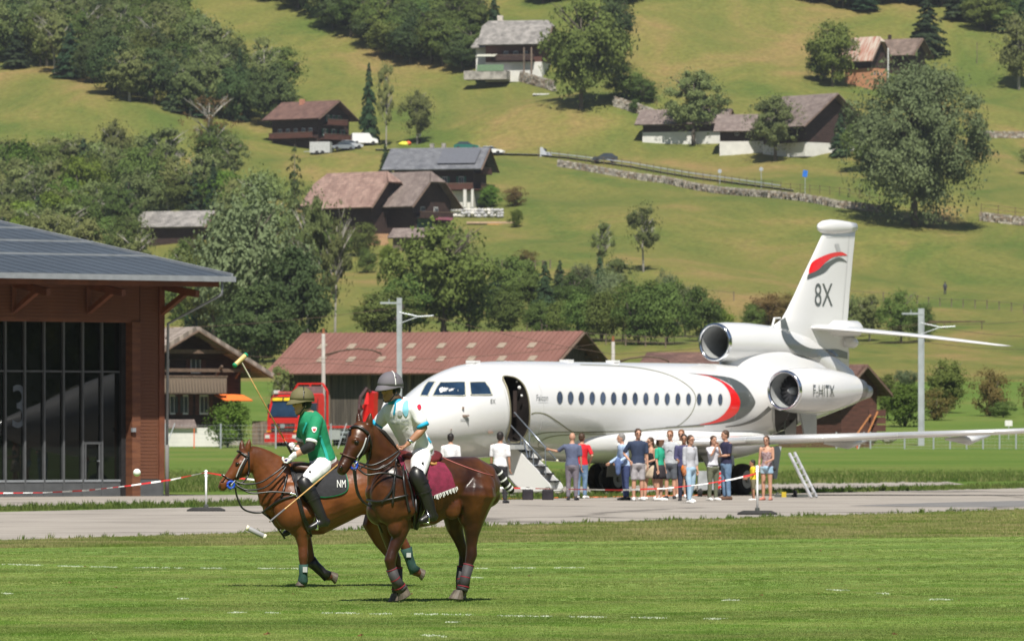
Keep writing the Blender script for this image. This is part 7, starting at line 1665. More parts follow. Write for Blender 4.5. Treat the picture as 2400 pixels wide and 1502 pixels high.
for i in range(22):
    t = i / 21; x = 1016 + 52 * t; y = 1160 - 20 * t; h0 = snap(bh2, f, x, y, .026); h1 = snap(bh2, f, x + 1.5 + (i * 5) % 3, y + 6 + (i * 7) % 5, .03)
    if h0 and h1: MB().tube([h0, h0.lerp(h1, .5) + Vector((.003 * (i % 3), 0, 0)), h1 + Vector((.006 * ((i * 7) % 3 - 1), -.003, .0))], .0052, 5).build('fringe_tassel', m_frame, f.e)
sd2 = MB(); f.body(sd2, [(938, 1066, 12, .15), (955, 1072, 15, .19), (985, 1080, 15, .22), (1008, 1076, 14, .19), (1020, 1066, 13, .14)]); sd2.build('saddle', M_('oxblood_leather', (.12, .018, .018), rough=.35, var=.2), f.e, smooth=True)
MB().tube([f(1010, 1086, .22), f(1020, 1088, .2), f(1027, 1078, .12)], .016, 8).build('cantle_edge', M_('tan_leather', (.35, .18, .05), rough=.5), f.e, smooth=True)
sheet_on([bh2], catmull([(948, 1080), (990, 1084), (1000, 1120), (996, 1150), (984, 1165), (968, 1150), (958, 1120)], 4, True), m_leab, 'saddle_flap', f.e, .036)
strap_on(bh2, f, [(1018, 1062), (1050, 1078), (1090, 1094), (1130, 1108), (1156, 1115)], 1.3, M_('pink_cord', (.35, .10, .09)), 'whip_cord')
strap_on(bh2, f, [(990, 1160), (984, 1200), (976, 1238)], 5, m_lea, 'girth')
TL = catmull([(1138, 1096), (1152, 1094), (1163, 1102), (1172, 1114), (1182, 1130), (1192, 1142), (1197, 1148)], 5)
tp = [f(p.x, p.y, 0) for p in TL]
MB().tube(tp, [.026 + .022 * math.sin(min(1, i / len(tp) * 1.3) * math.pi * .8) for i in range(len(tp))], 12, rnd=True).build('tail', m_mane, f.e, smooth=True)
for i in (13, 18, 23, 27):
    if i + 1 < len(tp): d = (tp[i + 1] - tp[i]).normalized(); r_ = (.024 + .022 * math.sin(min(1, i / len(tp) * 1.3) * math.pi * .8)); MB().tube([tp[i] - d * .009, tp[i] + d * .009], r_ + .005, 12).build('white_tape', m_frame, f.e)
# ================================================================ riders
def helmet(fig, c, yawdir, mat, k=1.0, stripe=None):
    """polo helmet: dome, brim, chin strap. c = crown base centre"""
    fw = yawdir.normalized(); sd_ = fw.cross(Vector((0, 0, 1))).normalized(); up = Vector((0, 0, 1)); M3 = Matrix((fw, sd_, up)).transposed(); rings = []
    for t in np.linspace(0, 88, 9): rings.append([c + M3 @ Vector((math.cos(R(t)) * .145 * math.cos(a), math.cos(R(t)) * .122 * math.sin(a), .150 * math.sin(R(t)) ** .9)) * k for a in np.linspace(0, 2 * math.pi, 28, endpoint=False)])
    hm = MB().loft(rings).build('helmet', mat, fig.e, smooth=True)
    rr = []
    for (o_, z_) in ((0, .012), (.6, .002), (1, -.012), (1, -.020), (.6, -.006), (0, .0)): 
        rr.append([c + M3 @ Vector(((.140 + o_ * (.046 if math.cos(a) > 0 else 0) * abs(math.cos(a)) ** 1.5 + o_ * .004) * math.cos(a), (.117 + o_ * .006) * math.sin(a), z_ - .035 * o_ * max(0, math.cos(a)))) * k for a in np.linspace(0, 2 * math.pi, 28, endpoint=False)])
    b = MB().loft(rr, cap=False).build('brim', mat, None, smooth=True); b.parent = hm
    if stripe: b = MB().tube([c + M3 @ Vector((.148 * math.cos(R(t)) * .35 - .02, .119 * math.cos(R(t)) * -1.0, .152 * math.sin(R(t)))) * k for t in np.linspace(5, 90, 8)], .006, 6).build('vent_stripe', stripe, None); b.parent = hm
    b = MB().ell(c + M3 @ Vector((.02, -.105, .09)) * k, .008, nu=8, nv=6).build('vent', m_eye, None); b.parent = hm
    return hm
def head(mb, c, fw, k=1.0):
    """skin part of a head facing fw; c = centre of the skull"""
    fw = fw.normalized(); up = Vector((0, 0, 1)); sd_ = fw.cross(up).normalized(); M3 = Matrix((fw, sd_, up)).transposed(); q = lambda a, b, d: c + M3 @ Vector((a, b, d)) * k
    mb.ell(q(0, 0, .02), (.098 * k, .078 * k, .105 * k), M3, nu=18, nv=12); mb.ell(q(.025, 0, -.055), (.062 * k, .058 * k, .065 * k), M3, nu=26, nv=16); mb.ell(q(.062, 0, -.095), (.026 * k, .026 * k, .022 * k), M3, nu=10, nv=8)
    mb.tube([q(.088, 0, .02), q(.112, 0, -.022), q(.094, 0, -.032)], [.011 * k, .016 * k, .011 * k], 8, rnd=True); mb.tube([q(.075, -.02, -.062), q(.092, 0, -.062), q(.075, .02, -.062)], .009 * k, 6)
    for s_ in (-1, 1): mb.ell(q(-.005, s_ * .078, -.015), (.018 * k, .009 * k, .030 * k), M3, nu=8, nv=6); mb.tube([q(.08, s_ * .015, .03), q(.078, s_ * .05, .028)], .010 * k, 6)
    return q
def face_bits(fig, q, k=1.0, glasses=None, brow=m_mane, parent=None):
    e = parent or fig.e
    for s_ in (-1, 1):
        MB().ell(q(.084, s_ * .032, .012), .0095 * k, nu=8, nv=6).build('eye', m_eye, e); MB().tube([q(.092, s_ * .014, .034), q(.085, s_ * .05, .032)], .0045 * k, 5).build('eyebrow', brow, e)
    MB().tube([q(.096, -.018, -.064), q(.102, 0, -.064), q(.096, .018, -.064)], .0045 * k, 5).build('lips', M_('lips', (.35, .12, .10), rough=.5), e)
    if glasses:
        g = MB()
        for s_ in (-1, 1): g.ell(q(.100, s_ * .034, .010), (.012 * k, .026 * k, .020 * k), nu=10, nv=8); g.tube([q(.095, s_ * .055, .014), q(0, s_ * .084, .012)], .004 * k, 5)
        g.tube([q(.104, -.012, .012), q(.104, .012, .012)], .004 * k, 5); g.build('sunglasses', glasses, e, smooth=True)
def rider(fig, name, J, skinm, shirt, shirt_trim, trousers, label, hm, hcol, headdir, glasses, extras):
    e = empty('person', fig(*J['hip']), label, 'person'); class_ = fig; figE = type('o', (), {})(); figE.e = e; s = fig.s
    j = {k_: fig(*v) for k_, v in J.items()}; F, Lf = fig.F, fig.Lf
    body = MB(); fg = MB()
    q = head(body, j['head'], headdir); body.tube([j['neck'] - Vector((0, 0, .04)), j['neck'], j['head'] - Vector((0, 0, .02))], [.075, .062, .058], 12)
    up = (j['neck'] - j['hip']).normalized()
    def torso(mb, inf=0.0, lo=0.0, hi=1.0):
        st = [(0, .17, .13), (.12, .165, .13), (.3, .155, .122), (.5, .175, .13), (.7, .20, .137), (.86, .20, .122), (.95, .15, .095), (1.0, .09, .075)]; rings = []
        shd = (j['shl'] - j['shr']); shd = (shd - up * shd.dot(up)).normalized(); fr = shd.cross(up).normalized()
        for t, a, b in st:
            if lo <= t <= hi: c = j['hip'].lerp(j['neck'], t); rings.append([c + shd * math.cos(w_) * (a + inf) + fr * math.sin(w_) * (b + inf) for w_ in np.linspace(0, 2 * math.pi, 20, endpoint=False)])
        mb.loft(rings)
    torso(body)
    for sd_ in ('l', 'r'):
        sh, el, wr = j['sh' + sd_], j['el' + sd_], j['wr' + sd_]
        body.tube([sh, sh.lerp(el, .5), el, el.lerp(wr, .35), wr], [.058, .050, .040, .043, .028], 12, rnd=True)
        d = (j['ha' + sd_] - wr).normalized(); side = (Lf + F * .2); palm(body, wr + d * .05, d, side); fingers(fg, wr + d * .055, d, side, curl=.85)
        hp, kn, an, to = j['hp' + sd_], j['kn' + sd_], j['an' + sd_], j['to' + sd_]
        body.tube([hp, hp.lerp(kn, .5), kn, kn.lerp(an, .35), an], [.095, .082, .06, .062, .042], 12, rnd=True); body.tube([an, an.lerp(to, .5), to], [.042, .036, .028], 10, rnd=True)
    skin('body', body, skinm, e, .011, 3, extra=fg)
    face_bits(figE, q, glasses=glasses)
    sh_ = MB(); torso(sh_, .016, 0.0, 1.0); ends = {}
    for sd_ in ('l', 'r'):
        sh, el = j['sh' + sd_], j['el' + sd_]; mid = sh.lerp(el, .62); sh_.tube([sh - (el - sh) * .05, sh.lerp(el, .3), mid], [.078, .074, .072], 14, rnd=True); ends[sd_] = (mid, (el - sh).normalized())
    so = skin('shirt', sh_, shirt, e, .012, 3)
    for sd_ in ('l', 'r'):
        m_, d = ends[sd_]; m_ = m_ + d * .058; t = MB().tube([m_ - d * .022, m_ + d * .012], .066, 16).build('sleeve_cuff', shirt_trim, None, smooth=True); t.parent = so
    c0 = j['neck'] - up * .035; cc = MB(); rr = []
    for t, r_ in ((-.01, .10), (.05, .078), (.052, .070)): rr.append([c0 + up * t + F.lerp(F, 0) * (.01) + (Lf * math.cos(a) + F * math.sin(a)) * r_ for a in np.linspace(0, 2 * math.pi, 18, endpoint=False)])
    cc.loft(rr, cap=False); o = cc.build('collar', J.get('_collar', shirt_trim) if False else extras['collar'], None, smooth=True); o.parent = so
    tr = MB(); torso(tr, .012, 0, .14); tr.ell(j['hip'], (.16, .17, .13), nu=16, nv=10)
    for sd_ in ('l', 'r'): hp, kn = j['hp' + sd_], j['kn' + sd_]; tr.tube([j['hip'].lerp(hp, .7), hp, hp.lerp(kn, .5), kn], [.11, .112, .096, .074], 14, rnd=True)
    skin('breeches', tr, trousers, e, .012, 4)
    for sd_ in ('l', 'r'):
        kn, an, to = j['kn' + sd_], j['an' + sd_], j['to' + sd_]; bt = MB(); dd = (an - kn)
        bt.tube([kn + dd * .12, kn.lerp(an, .35), kn.lerp(an, .7), an], [.070, .078, .066, .055], 14, rnd=True); bt.tube([an - (to - an) * .25 + Vector((0, 0, -.03)), an.lerp(to, .5), to], [.045, .045, .035], 12, rnd=True); bt.box(an - (to - an) * .22 - Vector((0, 0, .065)), (.05, .06, .035))
        bo_ = skin('riding_boot', bt, m_lea, e, .012, 3)
        kp = MB(); n_ = (kn - j['hp' + sd_]).normalized(); kp.tube([kn - n_ * .05 + F * .015, kn + F * .02, kn + dd * .16 + F * .02, kn + dd * .36 + F * .012], [.070, .084, .080, .072], 16, rnd=True); kp.build('knee_guard', m_lea, e, smooth=True)
        for t in (.22, .45): c = kn.lerp(an, t); MB().tube([c - dd.normalized() * .008, c + dd.normalized() * .008], .083, 16).build('guard_strap', m_lea, e)
        # stirrup
        fo = an.lerp(to, .6) - Vector((0, 0, .045)); fd = (to - an).normalized(); sdv = Vector((fd.y, -fd.x, 0)).normalized(); mbs = MB()
        mbs.tube([fo - sdv * .06, fo + sdv * .06], .012, 8); mbs.tube([fo - sdv * .06, fo - sdv * .06 + Vector((0, 0, .07)), fo + Vector((0, 0, .15)), fo + sdv * .06 + Vector((0, 0, .07)), fo + sdv * .06], .007, 6); st_ = mbs.build('stirrup', m_met, fig.e, smooth=True)
        MB().tube([fo + Vector((0, 0, .15)), kn + Vector((0, 0, .12)) - F * .05], .013, 6).build('stirrup_leather', m_lea, fig.e)
    helmet(figE, j['head'] + Vector((0, 0, .045)), headdir, hm, 1.0, hcol)
    hr = MB(); hr.ell(j['head'] + Vector((0, 0, .01)) - headdir.normalized() * .022, (.090, .090, .085), nu=26, nv=16); hr.build('hair', m_mane, e, smooth=True)
    cs = MB(); 
    for s_ in (-1, 1): cs.tube([q(0, s_ * .088, .03), q(.01, s_ * .084, -.04), q(.05, s_ * .05, -.11), q(.06, 0, -.122)], .0075, 6)
    cs.build('chin_strap', m_lea, e, smooth=True)
    for m_ in extras.get('parts', []): m_(e, j, so, q)
    return e, j
# mallet builder: grip to head, head laid across
def mallet(g0, g1, hd0, hd1, label, band, hand, ends):
    e = empty('polo_mallet', g0, label, 'mallet'); L = (g1 - g0).length
    MB().tube([g0 + (g1 - g0) * .14, g0.lerp(g1, .6), g1], [.0085, .0075, .0065], 8).build('cane', M_('bamboo_cane', (.55, .33, .12), rough=.4, var=.2, scale=25), e, smooth=True)
    MB().tube([g0, g0 + (g1 - g0) * .15], [.017, .014], 10).build('grip', band, e, smooth=True)
    MB().tube([g0 + (g1 - g0) * .15, g0 + (g1 - g0) * .18], .012, 10).build('grip_ring', m_orange, e)
    MB().tube([g1 + (g0 - g1) * .16, g1], .0088, 8).build('shaft_binding', ends[1], e)
    d = hd1 - hd0; MB().tube([hd0, hd0 + d * .05, hd1 - d * .05, hd1], [.020, .027, .027, .020], 14).build('mallet_head', M_('mallet_head_wood', (.70, .52, .22), rough=.5, var=.15) if ends[2] is None else ends[2], e, smooth=True)
    for a, b in ((-.02, .10), (.90, 1.02)): MB().tube([hd0 + d * a, hd0 + d * b], .0285, 14).build('head_band', ends[0], e, smooth=True)
    return e
m_shg = M_('green_jersey', (.008, .24, .11), rough=.8, var=.12, scale=10, bump=.5, bscale=14); m_wt = M_('white_fabric', (.78, .78, .80), rough=.85, var=.05, scale=8, bump=.6, bscale=12)
m_shades = M_('sunglass_black', (.01, .01, .012), rough=.1, spec=.8); m_olv = M_('olive_helmet', (.14, .125, .055), rough=.75, var=.08); m_ghel = M_('grey_helmet', (.135, .125, .145), rough=.75, var=.06)
m_glove = M_('white_glove', (.72, .72, .74), rough=.7, var=.1, scale=30); m_nav = M_('navy_cloth', (.02, .025, .09), rough=.85, var=.15); m_cyan = M_('turquoise_trim', (.01, .38, .62), rough=.7)
def glove(e, c, d, side, mat, cuffmat=None, curl=.9):
    g = MB(); palm(g, c, d, side, 1.18); fingers(g, c + d * .002, d, side, 1.15, curl); g.tube([c - d * .085, c - d * .03], [.036, .036], 12, rnd=True)
    g.build('glove', mat, e, smooth=True)
# ---- green rider
f = hb
def green_extras(e, j, so, q):
    el, wr = j['ell'], j['wrl']; d = (wr - el).normalized(); u = (j['shl'] - el).normalized()
    MB().tube([el + u * .075, el + u * .03, el, el + d * .04, el + d * .08], [.052, .058, .062, .056, .05], 14, rnd=True).build('elbow_pad', M_('black_neoprene', (.015, .015, .016), rough=.8), e, smooth=True)
    glove(e, j['wrl'] + (j['hal'] - j['wrl']).normalized() * .05, (j['hal'] - j['wrl']).normalized(), hb.Lf, m_glove)
    glove(e, j['wrr'] + (j['har'] - j['wrr']).normalized() * .05, (j['har'] - j['wrr']).normalized(), hb.Lf, m_glove)
    MB().ell(j['wrl'] + (j['hal'] - j['wrl']).normalized() * .08, (.045, .03, .03), nu=10, nv=8).build('glove_back', m_nav, e, smooth=True)
    b = fbvh(so)
    o = decal('sleeve_crest', [b], catmull([(731, 1002), (737, 1000), (742, 1002), (741, 1009), (736, 1014), (732, 1010)], 3, True), m_frame, None, 3, .008); o.parent = so
    o = decal('crest_heart', [b], [(733.5, 1004), (736, 1006), (739, 1004), (739, 1008), (736, 1011), (733.5, 1008)], m_red, None, 2, .013); o.parent = so
    o = stripe('side_stripe', [b], [(749, 1020), (756, 1040), (763, 1060), (768, 1080)], 6, m_turq, None, .008)
    o.parent = so; o = stripe('side_stripe', [b], [(720, 990), (714, 1004), (711, 1016)], 4, m_turq, None, .008); o.parent = so
m_turq = M_('aqua_stripe', (.02, .48, .42), rough=.8)
hd = (f.F * 1.0 + f.Lf * .15)
JG = dict(hip=(758, 1082, 0.0), neck=(722, 968, 0.02), head=(708, 947, 0.03), shl=(740, 990, .19), shr=(716, 984, -.17), ell=(727, 1046, .27), wrl=(686, 1070, .19), hal=(668, 1087, .14), elr=(704, 1040, -.24), wrr=(696, 1055, -.10), har=(676, 1050, -.02),
          hpl=(755, 1092, .13), knl=(716, 1128, .34), anl=(758, 1220, .36), tol=(728, 1236, .38), hpr=(755, 1092, -.13), knr=(714, 1132, -.34), anr=(700, 1232, -.36), tor=(668, 1250, -.38))
eg, jg = rider(f, 'person', JG, m_skin, m_shg, m_wt, m_wt, 'polo rider in green jersey and olive helmet holding a mallet upright', m_olv, m_lea, hd, m_shades, dict(collar=m_shg, parts=[green_extras]))
gr0 = f(686, 1066, -.0); cane_end = f(567, 850, .25)
mallet(gr0, cane_end, f(549, 857, .28), f(577, 831, .22), 'polo mallet raised by the green rider, wooden head with green ends', m_lea, None, (m_grn, M_('white_binding', (.65, .6, .5)), None))
# ---- white rider
f = ha
def white_extras(e, j, so, q):
    b = fbvh(so)
    for pts, mt, st in (([(971, 946), (981, 950), (983, 958), (976, 962), (971, 955)], m_cyan, 3), ):
        pass
    o = decal('sleeve_crest', [b], catmull([(977, 951), (983, 948), (986, 954), (984, 960), (980, 959)], 3, True), M_('crimson_crest', (.6, .02, .06)), None, 2.5, .008); o.parent = so
    o = decal('chest_panel', [b], catmull([(946, 945), (956, 940), (958, 962), (952, 976), (944, 964)], 4, True), M_('aqua_fade', (.25, .62, .80), rough=.8), None, 3, .008); o.parent = so
    o = decal('hem_panel', [b], catmull([(1003, 1012), (1010, 1018), (1014, 1034), (1008, 1038), (1000, 1024)], 4, True), m_cyan, None, 3, .008); o.parent = so
    o = stripe('placket', [b], [(928, 946), (926, 960), (924, 972)], 4, m_cyan, None, .009); o.parent = so
    o = decal('round_badge', [b], [(938 + 5.5 * math.cos(t), 968 + 6.5 * math.sin(t)) for t in np.linspace(0, 6.28, 14, endpoint=False)], M_('badge_grey', (.55, .58, .62)), None, 3, .009); o.parent = so
    for y in (984, 992): 
        for x0 in (918, 930, 941, 950): o = stripe('chest_lettering', [b], [(x0, y + (x0 - 918) * .08), (x0 + 8, y + (x0 - 918) * .08)], 3.4, M_('badge_grey', (.55, .58, .62)), None, .008); o.parent = so
    wr = j['wrl']; d = (wr - j['ell']).normalized(); MB().tube([wr - d * .05, wr - d * .02], .034, 14).build('wristwatch', m_met, e, smooth=True)
hd = (f.F * 1.0 + f.Lf * .25 + Vector((0, 0, 0)))
JW = dict(hip=(982, 1062, 0.0), neck=(930, 938, 0.02), head=(915, 915, 0.05), shl=(972, 960, .20), shr=(912, 962, -.17), ell=(994, 1003, .27), wrl=(956, 1040, .23), hal=(936, 1056, .18), elr=(880, 1000, -.28), wrr=(860, 1030, -.30), har=(848, 1042, -.30),
          hpl=(986, 1072, .13), knl=(980, 1110, .34), anl=(1012, 1206, .36), tol=(988, 1220, .38), hpr=(980, 1072, -.13), knr=(962, 1112, -.34), anr=(985, 1206, -.36), tor=(962, 1222, -.38))
ew, jw = rider(f, 'person', JW, m_skin_tan, m_wt, m_cyan, m_wt, 'polo rider in white and turquoise shirt with gray helmet on the dark horse', m_ghel, m_frame, hd, m_shades, dict(collar=m_cyan, parts=[white_extras]))
g0 = f(846, 1043, -.34); g1 = f(632, 1222, .30)
mallet(g0, g1, f(578, 1236, .28), f(622, 1258, .34), 'polo mallet held low by the white shirted rider, taped gray head', m_lea, None, (M_('cream_end', (.75, .70, .55)), M_('grey_tape', (.16, .16, .17)), M_('grey_tape_head', (.30, .30, .31))))
# ---------------------------------------------------------------- onlookers by the aircraft
def cloth(name, c, var=.12): return M_('cloth_' + name, c, rough=.85, var=var, scale=9, bump=.5, bscale=14)
m_denim = M_('denim', (.09, .16, .27), col2=(.18, .28, .42), rough=.9, scale=6, bump=.4, bscale=30); m_denim_l = M_('pale_denim', (.25, .40, .55), col2=(.38, .52, .64), rough=.9, scale=6)
hair_b = M_('hair_brown', (.06, .03, .015), rough=.6, var=.3, scale=30); hair_d = M_('hair_dark', (.015, .011, .01), rough=.6, var=.3); hair_g = M_('hair_grey', (.25, .24, .23), rough=.6, var=.2); hair_r = M_('hair_red_brown', (.20, .08, .03), rough=.6, var=.3)
m_shoe_w = cloth('white_shoe', (.75, .75, .74)); m_shoe_b = cloth('black_shoe', (.02, .02, .025)); m_shoe_br = cloth('brown_shoe', (.12, .06, .035))
ARM = dict(side=((.20, .10, -.14), (.22, .12, .05)), down=((.03, .01, -.29), (.01, .05, -.26)), back=((.03, -.06, -.28), (.0, -.03, -.26)), fwd=((.03, .06, -.28), (-.02, .2, -.12)), reach=((.05, .22, -.18), (.02, .26, .02)), hip=((.14, -.08, -.25), (-.10, .12, -.15)),
           chin=((.0, .08, -.27), (-.10, .14, .22)), face=((-.02, .16, -.18), (-.10, .05, .24)), cross=((.02, .04, -.28), (-.20, .18, -.02)), hold=((.03, .03, -.28), (-.06, .22, -.06)), carry=((.05, -.03, -.28), (-.03, .18, -.10)))
def person(px, pyfoot, H, face, label, top, bottom, legs='long', al='down', ar='down', step=0.0, sleeve='short', hair=hair_b, hairlen=0, hat=None, shades=False, shoe=m_shoe_b, female=False, child=False, skinm=m_skin, lean=0.0, neckline='shirt', extra=None, skirt=None, lookz=0):
    """face: 0 = towards the camera, 90 = towards picture right, 180 = away, -90 = towards picture left"""
    g = PG(px, pyfoot); e = empty('person', g, label, 'person', rz=R(180 + face) if False else 0); k = H / 1.75
    a = R(face); F = Vector((math.sin(a), -math.cos(a), 0)); Rt = Vector((-F.y, F.x, 0)) * -1     # Rt = the person's right hand side
    Rt = Vector((F.y, -F.x, 0)); U = Vector((0, 0, 1)); hk = 1.22 if child else 1.0
    def q(r, fw, z): return g + (Rt * r + F * fw + U * z) * k
    sw = .165 if female else .19; hw_ = .15 if female else .14; tilt = lean
    pel = (0, 0, .93); chest = (0, .02 + tilt, 1.28); nk = (0, .01 + tilt * 1.3, 1.46); hd_ = (0, .035 + tilt * 1.5, 1.615 if not child else 1.60)
    body = MB(); fg = MB(); hq = head(body, q(*hd_), F, k * hk); body.tube([q(*nk) - U * .05 * k, q(*nk) + U * .01, q(*hd_) - U * .02 * k], [.07 * k, .056 * k, .052 * k], 10)
    def torso(mb, inf, z0, z1, fem=female):
        st = [(.80, .155, .11), (.90, .165, .12), (1.0, .145, .11), (1.10, .132, .10), (1.22, .155, .112), (1.34, .175, .115), (1.40, .172, .10), (1.435, .13, .085), (1.462, .075, .068)]
        if fem: st = [(.80, .16, .115), (.90, .168, .12), (1.0, .135, .10), (1.10, .118, .09), (1.22, .14, .115), (1.30, .15, .12), (1.39, .148, .09), (1.43, .105, .075), (1.455, .065, .06)]
        rings = []
        for z, a_, b_ in st:
            if not fem: a_, b_ = a_ * 1.08, b_ * 1.08
            if z0 <= z <= z1:
                c = q(0, tilt * max(0, (z - .93) / .35), z); rings.append([c + (Rt * math.cos(t) * (a_ + inf) + F * math.sin(t) * (b_ + inf)) * k for t in np.linspace(0, 2 * math.pi, 18, endpoint=False)])
        mb.loft(rings)
    torso(body, 0, .8, 1.5)
    arms = {}; legsP = {}
    for s_, pose in ((1, ar), (-1, al)):
        (ex, ey, ez), (wx, wy, wz) = ARM[pose]; sh = Vector((s_ * sw, tilt * 1.2, 1.40)); el = sh + Vector((s_ * ex, ey, ez)); wr = el + Vector((s_ * wx, wy, wz)).normalized() * .25
        if pose in ('down', 'back'): wr = el + Vector((s_ * wx, wy, wz)).normalized() * .25
        A_ = [q(*v) for v in (sh, el, wr)]; arms[s_] = A_; d = (A_[2] - A_[1]).normalized(); body.tube([A_[0], A_[0].lerp(A_[1], .5), A_[1], A_[1].lerp(A_[2], .35), A_[2]], [.047 * k, .042 * k, .034 * k, .036 * k, .024 * k], 10, rnd=True)
        palm(body, A_[2] + d * .05 * k, d, F if pose in ('down', 'back') else U, k * .92); fingers(fg, A_[2] + d * .055 * k, d, F if pose in ('down', 'back') else U, k * .92, .35)
        fs_ = step * s_; hip = Vector((s_ * .09, 0, .90)); kn = Vector((s_ * .095, fs_ * .5 + (.05 if fs_ < 0 else .03) * (abs(step) > 0), .49)); an = Vector((s_ * .10, fs_ - .02, .085 + (.05 if fs_ < 0 and step else 0))); to = an + Vector((s_ * .03, .155, -.045 - (.03 if fs_ < 0 and step else 0)))
        L_ = [q(*v) for v in (hip, kn, an, to)]; legsP[s_] = L_; body.tube([L_[0], L_[0].lerp(L_[1], .5), L_[1], L_[1].lerp(L_[2], .35), L_[2]], [.086 * k, .074 * k, .053 * k, .055 * k, .036 * k], 10, rnd=True)
        body.tube([L_[2] - F * .04 * k - U * .03 * k, L_[2].lerp(L_[3], .5), L_[3]], [.036 * k, .034 * k, .028 * k], 8, rnd=True)
    bo_ = skin('body', body, skinm, e, .017 * max(k, .75), 2, extra=fg)
    # top
    t = MB(); torso(t, .012, .88 if not child else .85, 1.47 if neckline == 'shirt' else 1.32)
    if neckline == 'tank': 
        for s_ in (-1, 1): t.tube([q(s_ * .07, .09 + tilt, 1.30), q(s_ * .08, tilt, 1.45), q(s_ * .07, -.09 + tilt, 1.30)], .022 * k, 8)
    else:
        for s_ in (-1, 1):
            A_ = arms[s_]
            if sleeve == 'short': t.tube([A_[0] - Rt * s_ * .03 * k, A_[0], A_[0].lerp(A_[1], .4), A_[0].lerp(A_[1], .88)], [.05 * k, .058 * k, .058 * k, .056 * k], 12)
            elif sleeve == 'mid': t.tube([A_[0], A_[1], A_[1].lerp(A_[2], .45)], [.062 * k, .052 * k, .048 * k], 12, rnd=True)
            else: t.tube([A_[0], A_[0].lerp(A_[1], .5), A_[1], A_[2]], [.062 * k, .056 * k, .050 * k, .040 * k], 12, rnd=True)
    skin('shirt' if neckline == 'shirt' else 'tank_top', t, top, e, .018 * max(k, .75), 2)
    b = MB()
    if skirt:
        b.loft([[q(math.cos(t_) * r1, math.sin(t_) * r2, z) for t_ in np.linspace(0, 2 * math.pi, 20, endpoint=False)] for z, r1, r2 in ((.98, .15, .125), (.88, .185, .15), (.72, .20, .17), (.60, .215, .19))]); b.build('skirt', bottom, e, smooth=True)
    else:
        torso(b, .008, .80, .95); b.ell(q(0, 0, .88), (.155 * k, .155 * k, .10 * k) if True else 0, nu=14, nv=8)
        zz = dict(long=1.0, knee=.46, short=.18)[legs]
        for s_ in (-1, 1):
            L_ = legsP[s_]
            if legs == 'long': b.tube([L_[0] + U * .02, L_[0].lerp(L_[1], .5), L_[1], L_[1].lerp(L_[2], .5), L_[2] + U * .01], [.098 * k, .088 * k, .066 * k, .060 * k, .054 * k], 12, rnd=False)
            elif legs == 'knee': b.tube([L_[0] + U * .02, L_[0].lerp(L_[1], .5), L_[0].lerp(L_[1], .95)], [.100 * k, .094 * k, .082 * k], 12)
            else: b.tube([L_[0] + U * .02, L_[0].lerp(L_[1], .42)], [.104 * k, .100 * k], 12)
        skin({'long': 'trousers', 'knee': 'shorts', 'short': 'shorts'}[legs], b, bottom, e, .018 * max(k, .75), 2)
    for s_ in (-1, 1):
        L_ = legsP[s_]; sh_ = MB(); c = L_[2]; sh_.tube([c - F * .055 * k - U * .035 * k, c + F * .03 * k - U * .028 * k, L_[3] + F * .02 * k], [.046 * k, .048 * k, .036 * k], 10, rnd=True); sh_.build('shoe', shoe, e, smooth=True)
    face_bits(type('o', (), {'e': e})(), hq, k * hk, glasses=m_shades if shades else None, brow=hair or hair_b)
    if hair:
        h = MB(); kk = k * hk; hc = q(*hd_); M3 = Matrix((F, F.cross(U), U)).transposed()
        if hair is not False:
            h.ell(hc + (U * .045 - F * .018) * kk, (.103 * kk, .088 * kk, .095 * kk), M3, nu=16, nv=10); h.ell(hc + (U * .0 - F * .045) * kk, (.070 * kk, .080 * kk, .085 * kk), M3, nu=14, nv=10)
        if hairlen: h.tube([hc - F * .06 * kk + U * .02, hc - F * .085 * kk - U * .08 * kk, hc - F * .075 * kk - U * (.08 + hairlen) * kk], [.07 * kk, .065 * kk, .035 * kk], 10, rnd=True)
        skin('hair', h, hair, e, .014, 1)
    if hat is not None:
        hc = q(*hd_) + U * .07 * k; hb_ = MB(); hb_.loft([[hc + (F * math.cos(t_) * r_ + Rt * math.sin(t_) * r_ + U * z_) * k for t_ in np.linspace(0, 2 * math.pi, 24, endpoint=False)] for z_, r_ in ((-.03, .19), (-.01, .17), (.0, .108), (.05, .10), (.095, .085), (.11, .03))]); hb_.build('sun_hat', hat, e, smooth=True)
    if extra: extra(e, q, arms, k, F, Rt, U)
    return e
def bag(c, sz, mat, nm='handbag'):
    def fn(e, q, arms, k, F, Rt, U):
        p = q(*c); MB().ell(p, sz, nu=12, nv=8).build(nm, mat, e, smooth=True); MB().tube([p + U * sz[2] * .8, q(c[0] * .8, c[1], 1.2), q(-c[0] * .3, .10, 1.40)], .009, 5).build('bag_strap', mat, e)
    return fn
def jacket(e, q, arms, k, F, Rt, U):
    j = MB(); p = arms[-1][2]; j.tube([p + U * .06, p - U * .08, p - U * .28], [.07, .085, .06], 12, rnd=True); j.ell(p - F * .02 - U * .02, (.13, .07, .06), nu=12, nv=8); skin('folded_jacket', j, cloth('blue_jacket', (.09, .14, .30)), e, .02, 2)
def belt(e, q, arms, k, F, Rt, U):
    MB().loft([[q(math.cos(t) * .165, math.sin(t) * .13, z) for t in np.linspace(0, 6.283, 20, endpoint=False)] for z in (.93, .965)], cap=False).build('belt', m_shoe_b, e)
def phone(e, q, arms, k, F, Rt, U):
    MB().box(arms[1][2] + F * .04 + U * .06, (.04, .02, .08)).build('phone', m_shoe_b, e)
def print_(e, q, arms, k, F, Rt, U):
    MB().tube([q(-.06, .122, 1.22), q(.0, .135, 1.25), q(.06, .122, 1.20)], .014, 6).build('shirt_print', cloth('print', (.15, .16, .18)), e)
